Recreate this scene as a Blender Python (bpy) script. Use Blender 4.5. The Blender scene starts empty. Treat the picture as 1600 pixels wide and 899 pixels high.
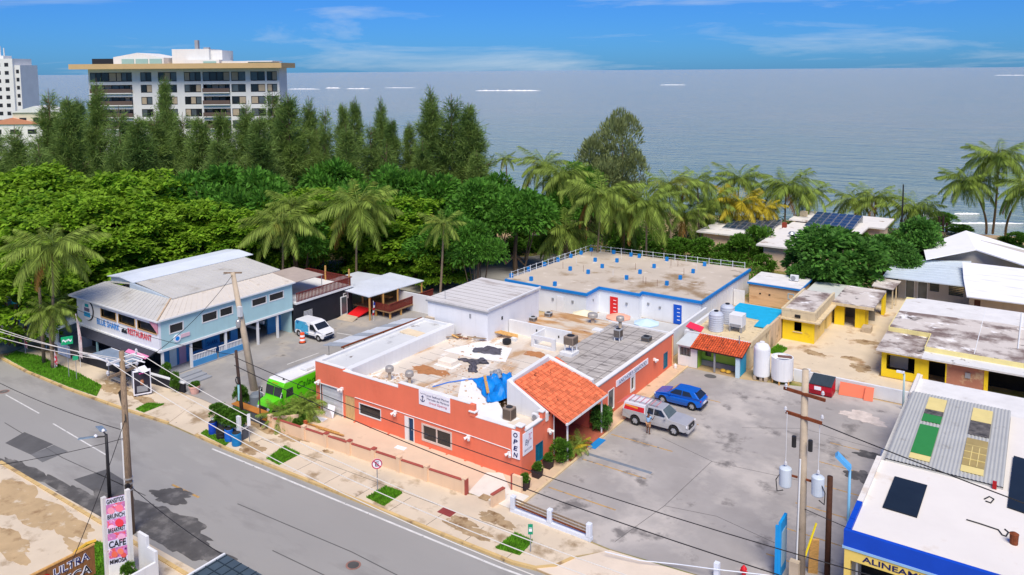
import bpy, math, random
import numpy as np
from math import sin, cos, pi, radians, sqrt, atan2
from mathutils import Vector, Matrix
random.seed(7); rng = np.random.default_rng(7)
SC = bpy.context.scene
COL = SC.collection
# ---------------------------------------------------------------- camera
FPX, PPX, PPY = 1220.0, 800.0, 221.0
PITCH, ROLL, YAW = radians(5.2), radians(0.45), radians(34.4)
CAM = Vector((28.5294, -42.587, 28.0))
_f = Vector((-sin(YAW)*cos(PITCH), cos(YAW)*cos(PITCH), -sin(PITCH)))
_r = Vector((cos(YAW), sin(YAW), 0)); _u = _r.cross(_f)
_R = _r*cos(ROLL)-_u*sin(ROLL); _U = _r*sin(ROLL)+_u*cos(ROLL)
cd = bpy.data.cameras.new('camera'); cam = bpy.data.objects.new('camera', cd); COL.objects.link(cam)
cd.sensor_width = 36; cd.lens = FPX/1600*36; cd.shift_y = -(449.5-PPY)/1600; cd.clip_end = 60000; cd.clip_start = 0.5
cam.matrix_world = Matrix(((_R.x, _U.x, -_f.x, CAM.x), (_R.y, _U.y, -_f.y, CAM.y), (_R.z, _U.z, -_f.z, CAM.z), (0, 0, 0, 1)))
SC.camera = cam
def ray(px, py): return _f+_R*((px-PPX)/FPX)-_U*((py-PPY)/FPX)
def G(px, py, z=0.0):                                   # survey: the point at height z seen at this pixel of the photograph
    d = ray(px, py); return CAM+d*((z-CAM.z)/d.z)
def AT(px, py, D): return CAM+ray(px, py)*D             # the point at depth D metres
# ---------------------------------------------------------------- sky, sun, exposure
SUN_AZ, SUN_EL = radians(142), radians(56)              # azimuth from +Y towards +X
w = bpy.data.worlds.new('World'); SC.world = w; w.use_nodes = True
nt = w.node_tree; nt.nodes.clear()
def N(t, kind, **k):
    n = t.nodes.new(kind)
    for a, b in k.items(): setattr(n, a, b)
    return n
o = N(nt, 'ShaderNodeOutputWorld'); bg = N(nt, 'ShaderNodeBackground'); sky = N(nt, 'ShaderNodeTexSky', sky_type='NISHITA')
sky.sun_disc = False; sky.sun_elevation = SUN_EL; sky.sun_rotation = SUN_AZ
sky.air_density = 1.0; sky.dust_density = 0.3; sky.ozone_density = 2.5; sky.altitude = 30
bg.inputs['Strength'].default_value = 0.115
hs = N(nt, 'ShaderNodeHueSaturation'); hs.inputs['Saturation'].default_value = 1.0
tint = N(nt, 'ShaderNodeMix', data_type='RGBA', blend_type='MULTIPLY'); tint.inputs[0].default_value = 1.0
tint.inputs[7].default_value = (0.145, 0.455, 1.08, 1)
nt.links.new(sky.outputs[0], tint.inputs[6])
# wispy high cloud, the same over the whole dome
tc = N(nt, 'ShaderNodeTexCoord'); mp = N(nt, 'ShaderNodeMapping'); mp.inputs['Scale'].default_value = (1.5, 1.5, 13.0); mp.inputs['Rotation'].default_value = (0.03, 0.05, 0.4)
nz = N(nt, 'ShaderNodeTexNoise'); nz.inputs['Scale'].default_value = 2.1; nz.inputs['Detail'].default_value = 9; nz.inputs['Roughness'].default_value = 0.6; nz.inputs['Distortion'].default_value = 0.5
cr = N(nt, 'ShaderNodeMapRange'); cr.inputs[1].default_value = 0.52; cr.inputs[2].default_value = 0.92
cm = N(nt, 'ShaderNodeMix', data_type='RGBA'); cm.inputs[7].default_value = (6.2, 6.9, 7.6, 1)
nt.links.new(tc.outputs['Generated'], mp.inputs[0]); nt.links.new(mp.outputs[0], nz.inputs['Vector']); nt.links.new(nz.outputs[0], cr.inputs[0])
nt.links.new(cr.outputs[0], cm.inputs[0]); nt.links.new(tint.outputs[2], cm.inputs[6]); nt.links.new(cm.outputs[2], bg.inputs[0]); nt.links.new(bg.outputs[0], o.inputs[0])
sl = bpy.data.lights.new('sun', 'SUN'); sl.energy = 4.8; sl.angle = radians(34); sl.color = (1.0, 0.91, 0.77)
so = bpy.data.objects.new('sun', sl); COL.objects.link(so)
sd = Vector((sin(SUN_AZ)*cos(SUN_EL), cos(SUN_AZ)*cos(SUN_EL), sin(SUN_EL)))
so.rotation_euler = sd.to_track_quat('Z', 'Y').to_euler(); so.location = (0, -60, 90)
vs = SC.view_settings; vs.view_transform = 'Standard'; vs.look = 'None'; vs.gamma = 1.0; vs.use_curve_mapping = False; vs.exposure = -0.08
# ---------------------------------------------------------------- materials
def S(r, g, b):                                          # sRGB 0-255 -> linear
    f = lambda c: (c/255/12.92) if c/255 <= .04045 else ((c/255+.055)/1.055)**2.4
    return (f(r), f(g), f(b))
MATS = {}
def mat(name, col, rough=.8, var=.12, scale=1.5, spots=(), bump=.0, bscale=40, metal=0, streak=0, spec=.3, island=0, stretch=(1, 1, 1), trans=0, coat=0):
    """world-space procedural paint: tone noise, sharp-edged stains (colour, scale, threshold, softness), streaks, fine bump"""
    if name in MATS: return MATS[name]
    m = bpy.data.materials.new(name); m.use_nodes = True; t = m.node_tree; p = t.nodes['Principled BSDF']
    p.inputs['Roughness'].default_value = rough; p.inputs['Metallic'].default_value = metal; p.inputs['Specular IOR Level'].default_value = spec
    if coat: p.inputs['Coat Weight'].default_value = coat; p.inputs['Coat Roughness'].default_value = .06
    L = t.links; g = N(t, 'ShaderNodeNewGeometry'); mpn = N(t, 'ShaderNodeMapping'); mpn.inputs['Scale'].default_value = stretch
    L.new(g.outputs['Position'], mpn.inputs[0]); V = mpn.outputs[0]
    def noise(sc, det=5, ro=.6):
        n = N(t, 'ShaderNodeTexNoise'); n.inputs['Scale'].default_value = sc; n.inputs['Detail'].default_value = det; n.inputs['Roughness'].default_value = ro
        L.new(V, n.inputs['Vector']); return n.outputs[0]
    def mix(fac, a, b, bt='MIX'):
        n = N(t, 'ShaderNodeMix', data_type='RGBA', blend_type=bt)
        for s, i in ((fac, 0), (a, 6), (b, 7)):
            if hasattr(s, 'is_output'): L.new(s, n.inputs[i])
            elif i == 0: n.inputs[0].default_value = s
            else: n.inputs[i].default_value = (*s, 1)
        return n.outputs[2]
    def mr(src, a, b, c=0., d=1.):
        n = N(t, 'ShaderNodeMapRange'); L.new(src, n.inputs[0])
        for i, v in enumerate((a, b, c, d)): n.inputs[i+1].default_value = v
        return n.outputs[0]
    c = mix(mr(noise(scale), .3, .7), tuple(x*(1-var) for x in col), tuple(min(1, x*(1+var)) for x in col))
    for sp in spots:
        sc2, sc_, th, soft = sp[0], sp[1], sp[2], sp[3]
        c = mix(mr(noise(sc_, 7, .62), th, th+soft), c, sc2)
    if streak:
        mp2 = N(t, 'ShaderNodeMapping'); mp2.inputs['Scale'].default_value = (2.2, 2.2, .18); L.new(g.outputs['Position'], mp2.inputs[0])
        n = N(t, 'ShaderNodeTexNoise'); n.inputs['Scale'].default_value = 1.6; n.inputs['Detail'].default_value = 6; L.new(mp2.outputs[0], n.inputs['Vector'])
        c = mix(mr(n.outputs[0], .52, .78, 0, streak), c, (.16, .14, .11))
    if island:
        mv = N(t, 'ShaderNodeMix', data_type='RGBA', blend_type='MULTIPLY'); mv.inputs[0].default_value = 1
        L.new(c, mv.inputs[6]); rr = mr(g.outputs['Random Per Island'], 0, 1, 1-island, 1+island); L.new(rr, mv.inputs[7]); c = mv.outputs[2]
    L.new(c, p.inputs['Base Color'])
    if bump:
        b = N(t, 'ShaderNodeBump'); b.inputs['Strength'].default_value = bump; b.inputs['Distance'].default_value = .02
        L.new(noise(bscale, 4), b.inputs['Height']); L.new(b.outputs[0], p.inputs['Normal'])
    if trans:
        tr = N(t, 'ShaderNodeBsdfTranslucent'); ms = N(t, 'ShaderNodeMixShader'); ms.inputs[0].default_value = trans
        L.new(c, tr.inputs[0]); L.new(p.outputs[0], ms.inputs[1]); L.new(tr.outputs[0], ms.inputs[2]); L.new(ms.outputs[0], t.nodes['Material Output'].inputs[0])
    MATS[name] = m; return m
def flat(name, rgb, rough=.6, **k): return mat(name, S(*rgb), rough, **{**dict(var=.06), **k})
# ---------------------------------------------------------------- mesh builder
class B:
    def __init__(s): s.v = []; s.f = []
    def add(s, vs_, fs):
        n = len(s.v); s.v += [tuple(v) for v in vs_]; s.f += [tuple(i+n for i in f) for f in fs]; return s
    def box(s, x0, x1, y0, y1, z0, z1):
        return s.add([(x0, y0, z0), (x1, y0, z0), (x1, y1, z0), (x0, y1, z0), (x0, y0, z1), (x1, y0, z1), (x1, y1, z1), (x0, y1, z1)],
                     [(3, 2, 1, 0), (4, 5, 6, 7), (0, 1, 5, 4), (1, 2, 6, 5), (2, 3, 7, 6), (3, 0, 4, 7)])
    def obox(s, c, size, rz=0, rx=0, ry=0):
        m = Matrix.Rotation(rz, 3, 'Z') @ Matrix.Rotation(ry, 3, 'Y') @ Matrix.Rotation(rx, 3, 'X'); c = Vector(c); a, b, d = [x/2 for x in size]
        P8 = [(-a, -b, -d), (a, -b, -d), (a, b, -d), (-a, b, -d), (-a, -b, d), (a, -b, d), (a, b, d), (-a, b, d)]
        return s.add([c+m @ Vector(p) for p in P8], [(3, 2, 1, 0), (4, 5, 6, 7), (0, 1, 5, 4), (1, 2, 6, 5), (2, 3, 7, 6), (3, 0, 4, 7)])
    def prism(s, poly, z0, z1):
        ar = sum(poly[i][0]*poly[(i+1) % len(poly)][1]-poly[(i+1) % len(poly)][0]*poly[i][1] for i in range(len(poly)))
        if ar < 0: poly = poly[::-1]
        n = len(poly)
        return s.add([(p[0], p[1], z0) for p in poly]+[(p[0], p[1], z1) for p in poly],
                     [tuple(range(n))[::-1], tuple(range(n, 2*n))]+[(i, (i+1) % n, (i+1) % n+n, i+n) for i in range(n)])
    def ext(s, poly, axis, a0, a1):                      # extrude a 2-D profile along 'x' (poly in y,z) or 'y' (poly in x,z)
        n = len(poly); mk = (lambda p, a: (a, p[0], p[1])) if axis == 'x' else (lambda p, a: (p[0], a, p[1]))
        return s.add([mk(p, a0) for p in poly]+[mk(p, a1) for p in poly],
                     [tuple(range(n))[::-1], tuple(range(n, 2*n))]+[(i, (i+1) % n, (i+1) % n+n, i+n) for i in range(n)])
    def slab(s, q, t=.1):                                # thick sheet under a quad or polygon given anticlockwise from above
        q = [Vector(p) for p in q]; n = len(q); nn = (q[1]-q[0]).cross(q[-1]-q[0]).normalized()
        return s.add(q+[p-nn*t for p in q], [tuple(range(n)), tuple(range(n, 2*n))[::-1]]+[(i, i+n, (i+1) % n+n, (i+1) % n) for i in range(n)])
    def cyl(s, a, b, r, r2=None, n=10, cap=True):
        a = Vector(a); b = Vector(b); r2 = r if r2 is None else r2; d = (b-a).normalized()
        x = d.orthogonal().normalized(); y = d.cross(x)
        vs_ = [a+(x*cos(2*pi*i/n)+y*sin(2*pi*i/n))*r for i in range(n)]+[b+(x*cos(2*pi*i/n)+y*sin(2*pi*i/n))*r2 for i in range(n)]
        return s.add(vs_, [(i, (i+1) % n, (i+1) % n+n, i+n) for i in range(n)]+([tuple(range(n))[::-1], tuple(range(n, 2*n))] if cap else []))
    def tube(s, pts, r, n=6, r2=None):
        pts = [Vector(p) for p in pts]; m = len(pts); vs_ = []; fs = []
        for k, p in enumerate(pts):
            d = (pts[min(k+1, m-1)]-pts[max(k-1, 0)]).normalized(); ref = Vector((0, 0, 1)) if abs(d.z) < .9 else Vector((1, 0, 0))
            x = d.cross(ref).normalized(); y = x.cross(d); rr = r if r2 is None else r+(r2-r)*k/(m-1)
            vs_ += [p+(x*cos(2*pi*i/n)+y*sin(2*pi*i/n))*rr for i in range(n)]
        for k in range(m-1): fs += [(k*n+i, k*n+(i+1) % n, (k+1)*n+(i+1) % n, (k+1)*n+i) for i in range(n)]
        return s.add(vs_, fs+[tuple(range(n))[::-1], tuple(range((m-1)*n, m*n))])
    def lathe(s, c, prof, n=18):
        c = Vector(c); m = len(prof)
        vs_ = [c+Vector((r*cos(2*pi*i/n), r*sin(2*pi*i/n), z)) for r, z in prof for i in range(n)]
        return s.add(vs_, [(k*n+i, k*n+(i+1) % n, (k+1)*n+(i+1) % n, (k+1)*n+i) for k in range(m-1) for i in range(n)]+[tuple(range(n))[::-1], tuple(range((m-1)*n, m*n))])
    def wall(s, ax, p0, p1, a0, a1, z0, z1, ops=()):     # wall along axis ax between p0..p1 in thickness, with real openings (a0,a1,z0,z1)
        A = sorted({a0, a1, *[x for q in ops for x in q[:2]]}); Z = sorted({z0, z1, *[x for q in ops for x in q[2:4]]})
        for i in range(len(A)-1):
            j = 0
            while j < len(Z)-1:
                def hole(jj): return any(q[0] <= (A[i]+A[i+1])/2 <= q[1] and q[2] <= (Z[jj]+Z[jj+1])/2 <= q[3] for q in ops)
                if hole(j): j += 1; continue
                k = j
                while k+1 < len(Z)-1 and not hole(k+1): k += 1
                if ax == 'x': s.box(A[i], A[i+1], p0, p1, Z[j], Z[k+1])
                else: s.box(p0, p1, A[i], A[i+1], Z[j], Z[k+1])
                j = k+1
        return s
    def mesh(s, name, org=(0, 0, 0)):
        me = bpy.data.meshes.new(name); o = org; me.from_pydata([(v[0]-o[0], v[1]-o[1], v[2]-o[2]) for v in s.v], [], s.f); me.update(); return me
    def build(s, name, m, parent=None, label=None, cat=None, group=None, kind=None, smooth=False, local=False, bevel=0):
        if parent is not None: org = (0, 0, 0) if local else tuple(ORG[parent.name])
        elif kind == 'structure' or local: org = (0, 0, 0)
        else:
            xs = [v[0] for v in s.v]; ys = [v[1] for v in s.v]; org = ((min(xs)+max(xs))/2, (min(ys)+max(ys))/2, min(v[2] for v in s.v))
        me = s.mesh(name, org); ob = bpy.data.objects.new(name, me); COL.objects.link(ob)
        if m: me.materials.append(m)
        if parent is not None: ob.parent = parent; ORG[ob.name] = ORG[parent.name]
        else: ob.location = org; ORG[ob.name] = org
        if smooth:
            for p in me.polygons: p.use_smooth = True
        if bevel:
            bm = ob.modifiers.new('bevel', 'BEVEL'); bm.width = bevel; bm.segments = 2; bm.limit_method = 'ANGLE'
        return tag(ob, label, cat, group, kind)
ORG = {}
def tag(ob, label=None, cat=None, group=None, kind=None):
    if label: ob['label'] = label
    if cat: ob['category'] = cat
    if group: ob['group'] = group
    if kind: ob['kind'] = kind
    return ob
def thing(name, loc, label, cat, group=None, rz=0):
    e = bpy.data.objects.new(name, None); COL.objects.link(e); e.location = loc; e.rotation_euler.z = rz; e.empty_display_size = .2
    ORG[e.name] = tuple(loc); return tag(e, label, cat, group)
def copy_tree(src, loc=None, rz=None, sc=None, label=None, parent=None):
    c = src.copy(); COL.objects.link(c); ORG[c.name] = ORG.get(src.name, (0, 0, 0))
    if parent is not None: c.parent = parent
    if loc is not None: c.location = loc
    if rz is not None: c.rotation_euler.z = rz
    if sc is not None: c.scale = (sc, sc, sc) if not hasattr(sc, '__len__') else sc
    if label: c['label'] = label
    for ch in list(src.children): copy_tree(ch, parent=c)
    return c
def text(parent, s, org, right, up, h, m, name='lettering', width=None, depth=.02, shear=0, bold=.0, local=False):
    """raised letters: lower-left corner, reading direction, up direction, letter height"""
    cu = bpy.data.curves.new(name, 'FONT'); cu.body = s; cu.size = 1; cu.extrude = 0; cu.offset = bold; cu.shear = shear
    t = bpy.data.objects.new(name, cu); COL.objects.link(t); bpy.context.view_layer.update()
    me = bpy.data.meshes.new_from_object(t); bpy.data.objects.remove(t)
    xs = [v.co.x for v in me.vertices]; ys = [v.co.y for v in me.vertices]
    x0, x1, y0, y1 = min(xs), max(xs), min(ys), max(ys); sy = h/(y1-y0); sx = sy if width is None else width/(x1-x0)
    R_ = Vector(right).normalized(); U_ = Vector(up).normalized(); Nn = R_.cross(U_); og = Vector(org)-(Vector((0, 0, 0)) if local else Vector(ORG[parent.name]))
    for v in me.vertices: v.co = og+R_*((v.co.x-x0)*sx)+U_*((v.co.y-y0)*sy)+Nn*depth
    ob = bpy.data.objects.new(name, me); COL.objects.link(ob); me.materials.clear(); me.materials.append(m); ob.parent = parent; ORG[ob.name] = ORG[parent.name]
    return ob
def window(parent, ax, p, a0, a1, z0, z1, fm, gm, n=1, fw=.07, d=.1, out=1, rows=1, name='window', proud=.03):
    """frame set in the opening, panes recessed; out=+1/-1 is the outward side of coordinate p"""
    f = B(); i0, i1 = sorted((p+out*proud, p-out*d))
    def bar(x0, x1, y0, y1): f.box(x0, x1, i0, i1, y0, y1) if ax == 'x' else f.box(i0, i1, x0, x1, y0, y1)
    bar(a0, a1, z0, z0+fw); bar(a0, a1, z1-fw, z1); bar(a0, a0+fw, z0+fw, z1-fw); bar(a1-fw, a1, z0+fw, z1-fw)
    W = (a1-a0-2*fw)/n; Hh = (z1-z0-2*fw)/rows; t = fw*.35
    for k in range(1, n): bar(a0+fw+W*k-t, a0+fw+W*k+t, z0+fw, z1-fw)
    fr = f.build(name, fm, parent)
    g0, g1 = sorted((p-out*.05, p-out*.065))
    for k in range(n):
        for r in range(rows):
            b = B(); x0, x1 = a0+fw+W*k+t, a0+fw+W*(k+1)-t; y0, y1 = z0+fw+Hh*r+(.012 if r else 0), z0+fw+Hh*(r+1)-(.012 if r < rows-1 else 0)
            (b.box(x0, x1, g0, g1, y0, y1) if ax == 'x' else b.box(g0, g1, x0, x1, y0, y1)).build('pane', gm, fr)
    return fr
# shared materials
white = mat('white_paint', (.74, .75, .755), .7, .04, .6, streak=.10)
white_roof = mat('white_roof_coat', (.73, .72, .70), .75, .08, .8, spots=[((.42, .38, .33), .55, .60, .12), ((.25, .22, .2), 2.2, .70, .06)], bump=.2)
glass = mat('dark_glass', (.015, .018, .022), .08, .2, .5, spec=.6)
glass2 = mat('grey_glass', (.09, .11, .12), .1, .3, .8, spec=.6)
wood = mat('pine_wood', S(205, 158, 92), .75, .25, 6, stretch=(1, 1, 3))
oldwood = mat('weathered_wood', S(142, 122, 100), .85, .3, 4, spots=[((.08, .06, .045), 3, .58, .1)], stretch=(6, 6, .8), bump=.4, bscale=12)
darkwood = mat('dark_wood', S(70, 54, 48), .85, .3, 4, stretch=(6, 6, .8))
concrete = mat('pole_concrete', S(186, 170, 148), .85, .14, 1.5, spots=[((.28, .22, .16), 2.5, .62, .1)])
metal = mat('galvanised_metal', (.52, .54, .56), .38, .12, 2, metal=.7)
grey_paint = mat('grey_paint', (.30, .31, .33), .6, .1, 1)
black = mat('black_paint', (.02, .02, .022), .5, .2, 2)
rust = mat('rust', S(120, 62, 34), .85, .35, 6)
def smooth_all(ob):
    for p in ob.data.polygons: p.use_smooth = True
    return ob
# ================================================================ the setting
sand = mat('sandy_ground', S(186, 160, 122), .95, .16, .25, spots=[(S(120, 124, 62), .12, .50, .12), (S(92, 78, 52), .4, .62, .12)], bump=.5, bscale=6)
lawn = mat('lawn', S(98, 136, 44), .95, .25, .6, spots=[(S(160, 140, 80), .35, .62, .12)], bump=.8, bscale=18)
asphalt = mat('road_asphalt', (.33, .32, .30), .9, .07, .12, spots=[((.27, .26, .245), .25, .54, .10), ((.41, .395, .365), .16, .56, .14), ((.19, .185, .18), 2.2, .74, .05)], bump=.35, bscale=45, stretch=(.35, 1, 1))
lot_asphalt = mat('lot_asphalt', (.36, .335, .315), .92, .12, .3, spots=[((.50, .46, .42), .17, .48, .14), ((.20, .185, .175), .33, .57, .09), ((.5, .47, .43), 1.1, .72, .05)], bump=.5, bscale=30)
old_asphalt = mat('old_lot_asphalt', (.33, .315, .295), .92, .15, .3, spots=[((.45, .40, .33), .25, .54, .14), ((.20, .185, .17), .5, .62, .08)], bump=.5, bscale=30)
pave = mat('sidewalk_concrete', S(212, 196, 172), .9, .08, .4, spots=[(S(158, 136, 106), .42, .54, .12), (S(120, 94, 62), .33, .64, .08), (S(120, 108, 92), 1.7, .66, .08)], bump=.35, bscale=20)
terr = mat('terrace_concrete', S(214, 192, 168), .9, .07, .5, spots=[(S(180, 156, 130), .5, .58, .12)])
kerbm = mat('kerb_faded_yellow', S(206, 176, 120), .9, .12, .7, spots=[(S(150, 124, 92), .9, .54, .1), (S(90, 76, 60), 2, .66, .08)])
linew = mat('road_paint_white', (.66, .65, .62), .8, .15, 2, spots=[((.2, .2, .2), 3, .60, .08)])
liney = mat('road_paint_yellow', S(188, 150, 92), .85, .2, 2, spots=[((.16, .155, .15), 2.6, .52, .1)])
damp = mat('damp_asphalt', (.105, .10, .095), .75, .3, .9, spots=[((.20, .19, .175), .9, .52, .14), ((.07, .068, .065), .6, .60, .1)])
patchm = mat('asphalt_patch', (.115, .113, .112), .9, .14, .8)
earth = mat('bare_earth', S(170, 146, 112), .95, .18, 1.1, spots=[(S(128, 100, 68), 1.0, .50, .14), (S(204, 186, 158), 1.6, .58, .08)], bump=.7, bscale=14)
def sheet(name, poly, z, m, t=.06, **k): return B().prism(poly, z-t, z).build(name, m, kind='structure', **k)
def blob(cx, cy, rx, ry, n=26, j=.22, rz=0, seed=0):
    n = n if j < .1 else 90
    r = random.Random(seed); ph = [r.uniform(0, 6.28) for _ in range(4)]; out = []
    for i in range(n):
        a = 2*pi*i/n; q = 1+j*(sin(2*a+ph[0])*.5+sin(3*a+ph[1])*.5+sin(5*a+ph[2])*.35+sin(9*a+ph[3])*.25)+j*(sin(14*a+ph[0])*.16+sin(23*a+ph[1])*.10)+r.uniform(-j, j)*.1
        x, y = rx*q*cos(a), ry*q*sin(a); out.append((cx+x*cos(rz)-y*sin(rz), cy+x*sin(rz)+y*cos(rz)))
    return out
SHORE = [(-700, 70), (-300, 84), (-170, 90), (-92, 95), (-37, 100), (0, 106), (16, 108), (26, 110), (60, 118), (200, 150), (900, 300)]
B().prism([(-700, -400), (900, -400)]+SHORE[::-1], -2.5, -.17).build('ground', sand, kind='structure')
# block north of the street: its own raised terrain, falling to the beach
NB = [(-700, -9.8), (-300, -9.8), (-56, -9.35), (-50, -9.6), (-42.8, -9.5), (-34, -9.0), (-28.4, -8.45), (-21, -8.5), (-11, -8.2), (4.5, -7.85), (5.9, -7.55), (60, -7.4), (900, -7)]
backline = [(x, y-7) for x, y in SHORE]
B().prism(NB+backline[::-1], -.3, -.03).build('terrain', sand, kind='structure')
bb = B()
for i in range(len(SHORE)-1):
    (x0, y0), (x1, y1) = SHORE[i], SHORE[i+1]
    bb.add([(x0, y0-7, -.035), (x1, y1-7, -.035), (x1, y1+16, -2.4), (x0, y0+16, -2.4)], [(0, 1, 2, 3)])
bb.build('beach', mat('beach_sand', S(205, 180, 142), .95, .1, .4, spots=[(S(150, 120, 84), .3, .58, .1)], bump=.4, bscale=8), kind='structure')
sheet('lawn', [(9, 96), (60, 104), (60, 60), (30, 60), (29, 88), (16, 90)], -.02, lawn)
sheet('grass_field', [(-400, -9), (-92, -9), (-92, 20), (-62, 20), (-62, 60), (-50, 76), (-180, 80), (-400, 70)], -.022, lawn, .01)
# sea
wm = bpy.data.materials.new('sea_water'); wm.use_nodes = True; t = wm.node_tree; p = t.nodes['Principled BSDF']; L = t.links
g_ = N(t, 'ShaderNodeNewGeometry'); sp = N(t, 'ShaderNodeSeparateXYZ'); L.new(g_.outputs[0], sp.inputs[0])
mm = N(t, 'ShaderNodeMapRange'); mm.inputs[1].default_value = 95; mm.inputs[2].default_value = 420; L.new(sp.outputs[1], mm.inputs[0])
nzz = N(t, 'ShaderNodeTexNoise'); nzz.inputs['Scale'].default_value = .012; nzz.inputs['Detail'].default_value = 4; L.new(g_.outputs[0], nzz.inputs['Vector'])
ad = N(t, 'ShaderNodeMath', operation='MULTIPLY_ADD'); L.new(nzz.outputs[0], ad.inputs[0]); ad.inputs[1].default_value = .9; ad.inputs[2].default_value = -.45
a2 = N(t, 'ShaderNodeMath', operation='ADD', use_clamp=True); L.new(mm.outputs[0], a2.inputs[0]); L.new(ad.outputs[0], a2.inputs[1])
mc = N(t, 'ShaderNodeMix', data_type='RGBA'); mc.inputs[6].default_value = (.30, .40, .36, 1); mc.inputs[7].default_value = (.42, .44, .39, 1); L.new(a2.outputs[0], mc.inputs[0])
L.new(mc.outputs[2], p.inputs['Base Color']); p.inputs['Roughness'].default_value = .14; p.inputs['IOR'].default_value = 1.33; p.inputs['Specular IOR Level'].default_value = .5
def wv(scale, det, sx, sy, rz):
    m_ = N(t, 'ShaderNodeMapping'); m_.inputs['Scale'].default_value = (sx, sy, 1); m_.inputs['Rotation'].default_value = (0, 0, rz); L.new(g_.outputs[0], m_.inputs[0])
    n_ = N(t, 'ShaderNodeTexNoise'); n_.inputs['Scale'].default_value = scale; n_.inputs['Detail'].default_value = det; n_.inputs['Roughness'].default_value = .62; L.new(m_.outputs[0], n_.inputs['Vector']); return n_.outputs[0]
s1 = N(t, 'ShaderNodeMath', operation='ADD'); L.new(wv(.04, 9, .40, 1.6, .55), s1.inputs[0]); L.new(wv(.16, 6, .45, 1.4, .5), s1.inputs[1])
bp = N(t, 'ShaderNodeBump'); bp.inputs['Strength'].default_value = 1.0; bp.inputs['Distance'].default_value = 9.0; L.new(s1.outputs[0], bp.inputs['Height']); L.new(bp.outputs[0], p.inputs['Normal'])
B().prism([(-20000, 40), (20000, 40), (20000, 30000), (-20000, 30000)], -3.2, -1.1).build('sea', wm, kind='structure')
foam = mat('sea_foam', (.8, .82, .83), .9, .08, .5)
k = 0
def breaker(px0, px1, py, hgt, lab):
    a, b = G(px0, py, -1.0), G(px1, py, -1.0); n = 34; bb = B(); vs_ = []; d = (b-a); side = Vector((d.y, -d.x, 0)).normalized(); r = random.Random(int(px0))
    wd = hgt*2.2
    for i in range(n+1):
        e = min(1, 5*i/n, 5*(n-i)/n)*r.uniform(.35, 1.1); q = a+d*(i/n)+side*r.uniform(-.5, .5)*wd
        vs_ += [q+side*wd*e+Vector((0, 0, -.12)), q+side*wd*.3*e+Vector((0, 0, hgt*.75*e)), q+Vector((0, 0, hgt*e)), q-side*wd*1.3*e+Vector((0, 0, -.12))]
    bb.add(vs_, [(4*i+j, 4*i+j+1, 4*i+j+5, 4*i+j+4) for i in range(n) for j in range(3)])
    bb.build('breaking_wave', foam, label=lab, cat='wave', group='waves breaking on the reef', smooth=True)
for a in [(450, 500, 139.5, 1.0, 'white breaking wave on the reef just right of the apartment block'), (508, 532, 138, 1.5, 'short white breaker on the reef left of the tall feathery tree'), (540, 578, 139, 1.2, 'second white breaker in line on the far reef'), (600, 650, 137.5, .6, 'thin pale line of surf right of the short breakers'),
          (742, 845, 142, 1.3, 'long white breaking wave right of the tallest feathery tree'), (1030, 1072, 133, .8, 'small far white breaker in mid sea'), (1552, 1605, 118, 1.6, 'white breaking wave near the right edge under the horizon'),
          (1490, 1530, 334, .22, 'white ripple of surf washing in by the right palms'), (1475, 1600, 349, .18, 'line of foam along the beach behind the right palms'), (1440, 1490, 336, .15, 'faint surf line behind the rusty pilings')]: breaker(*a)
# street
ROAD = [(-700, -18.9), (-33, -18.75), (-10, -18.3), (40, -17.6), (900, -17.6)]
sheet('road', NB+ROAD[::-1], -.13, asphalt, .03)
B().prism([(-700, -400), (900, -400)]+ROAD[::-1], -.3, -.02).build('south_pavement', pave, kind='structure')
def ribbon(name, pts, w0, z, m, t=.004, kind='structure', **k):
    b = B(); q = [Vector((p[0], p[1], 0)) for p in pts]
    for i in range(len(q)-1):
        s = (q[i+1]-q[i]); s = Vector((-s.y, s.x, 0)).normalized()*w0/2
        b.prism([q[i]-s, q[i+1]-s, q[i+1]+s, q[i]+s], z-t, z)
    return b.build(name, m, kind=kind, **k)
ribbon('edge_line', [(-22, -8.95), (-11, -8.75), (4, -8.45), (6.2, -8.3)], .14, -.118, linew, .012)
ribbon('centre_line', [(-19.8, -13.6), (-16.8, -13.55)], .16, -.117, liney, .012)
ribbon('centre_line', [(-46, -13.0), (-39.5, -13.2)], .10, -.117, linew, .012)
ribbon('centre_line', [(-36.5, -13.5), (-27.5, -13.9)], .10, -.117, linew, .012)
for pts in ([(-40, -15.6), (-30, -15.9), (-20, -15.4)], [(-14, -12.6), (-4, -12.1), (4, -12.3)], [(-8, -14.6), (2, -14.3), (9, -14.5)]): ribbon('tar_seam', pts, .06, -.119, patchm, .01)
sheet('asphalt_patch', [G(8, 690), G(38, 673), G(83, 692), G(48, 708)], -.121, patchm, .008)
sheet('asphalt_patch', [G(48, 708), G(84, 693), G(106, 703), G(66, 720)], -.120, mat('asphalt_patch_grey', (.165, .165, .165), .9, .1, .8), .008)
sheet('asphalt_patch', [G(115, 747), G(166, 731), G(200, 752), G(212, 782), G(190, 790)], -.119, patchm, .008)
for i, (c, rx, ry, rz) in enumerate([((30, 735), 3.4, .8, -.06), ((130, 778), 4.4, .8, .0), ((195, 800), 4.0, 1.4, .0), ((245, 815), 5.0, 1.5, .05), ((300, 852), 4.2, .75, .05), ((268, 772), 1.6, .8, .3)]):
    q = G(*c); sheet('damp_stain', blob(q.x, q.y, rx, ry, 40, .28, rz, i), -.117+.001*i, damp, .009)
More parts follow.
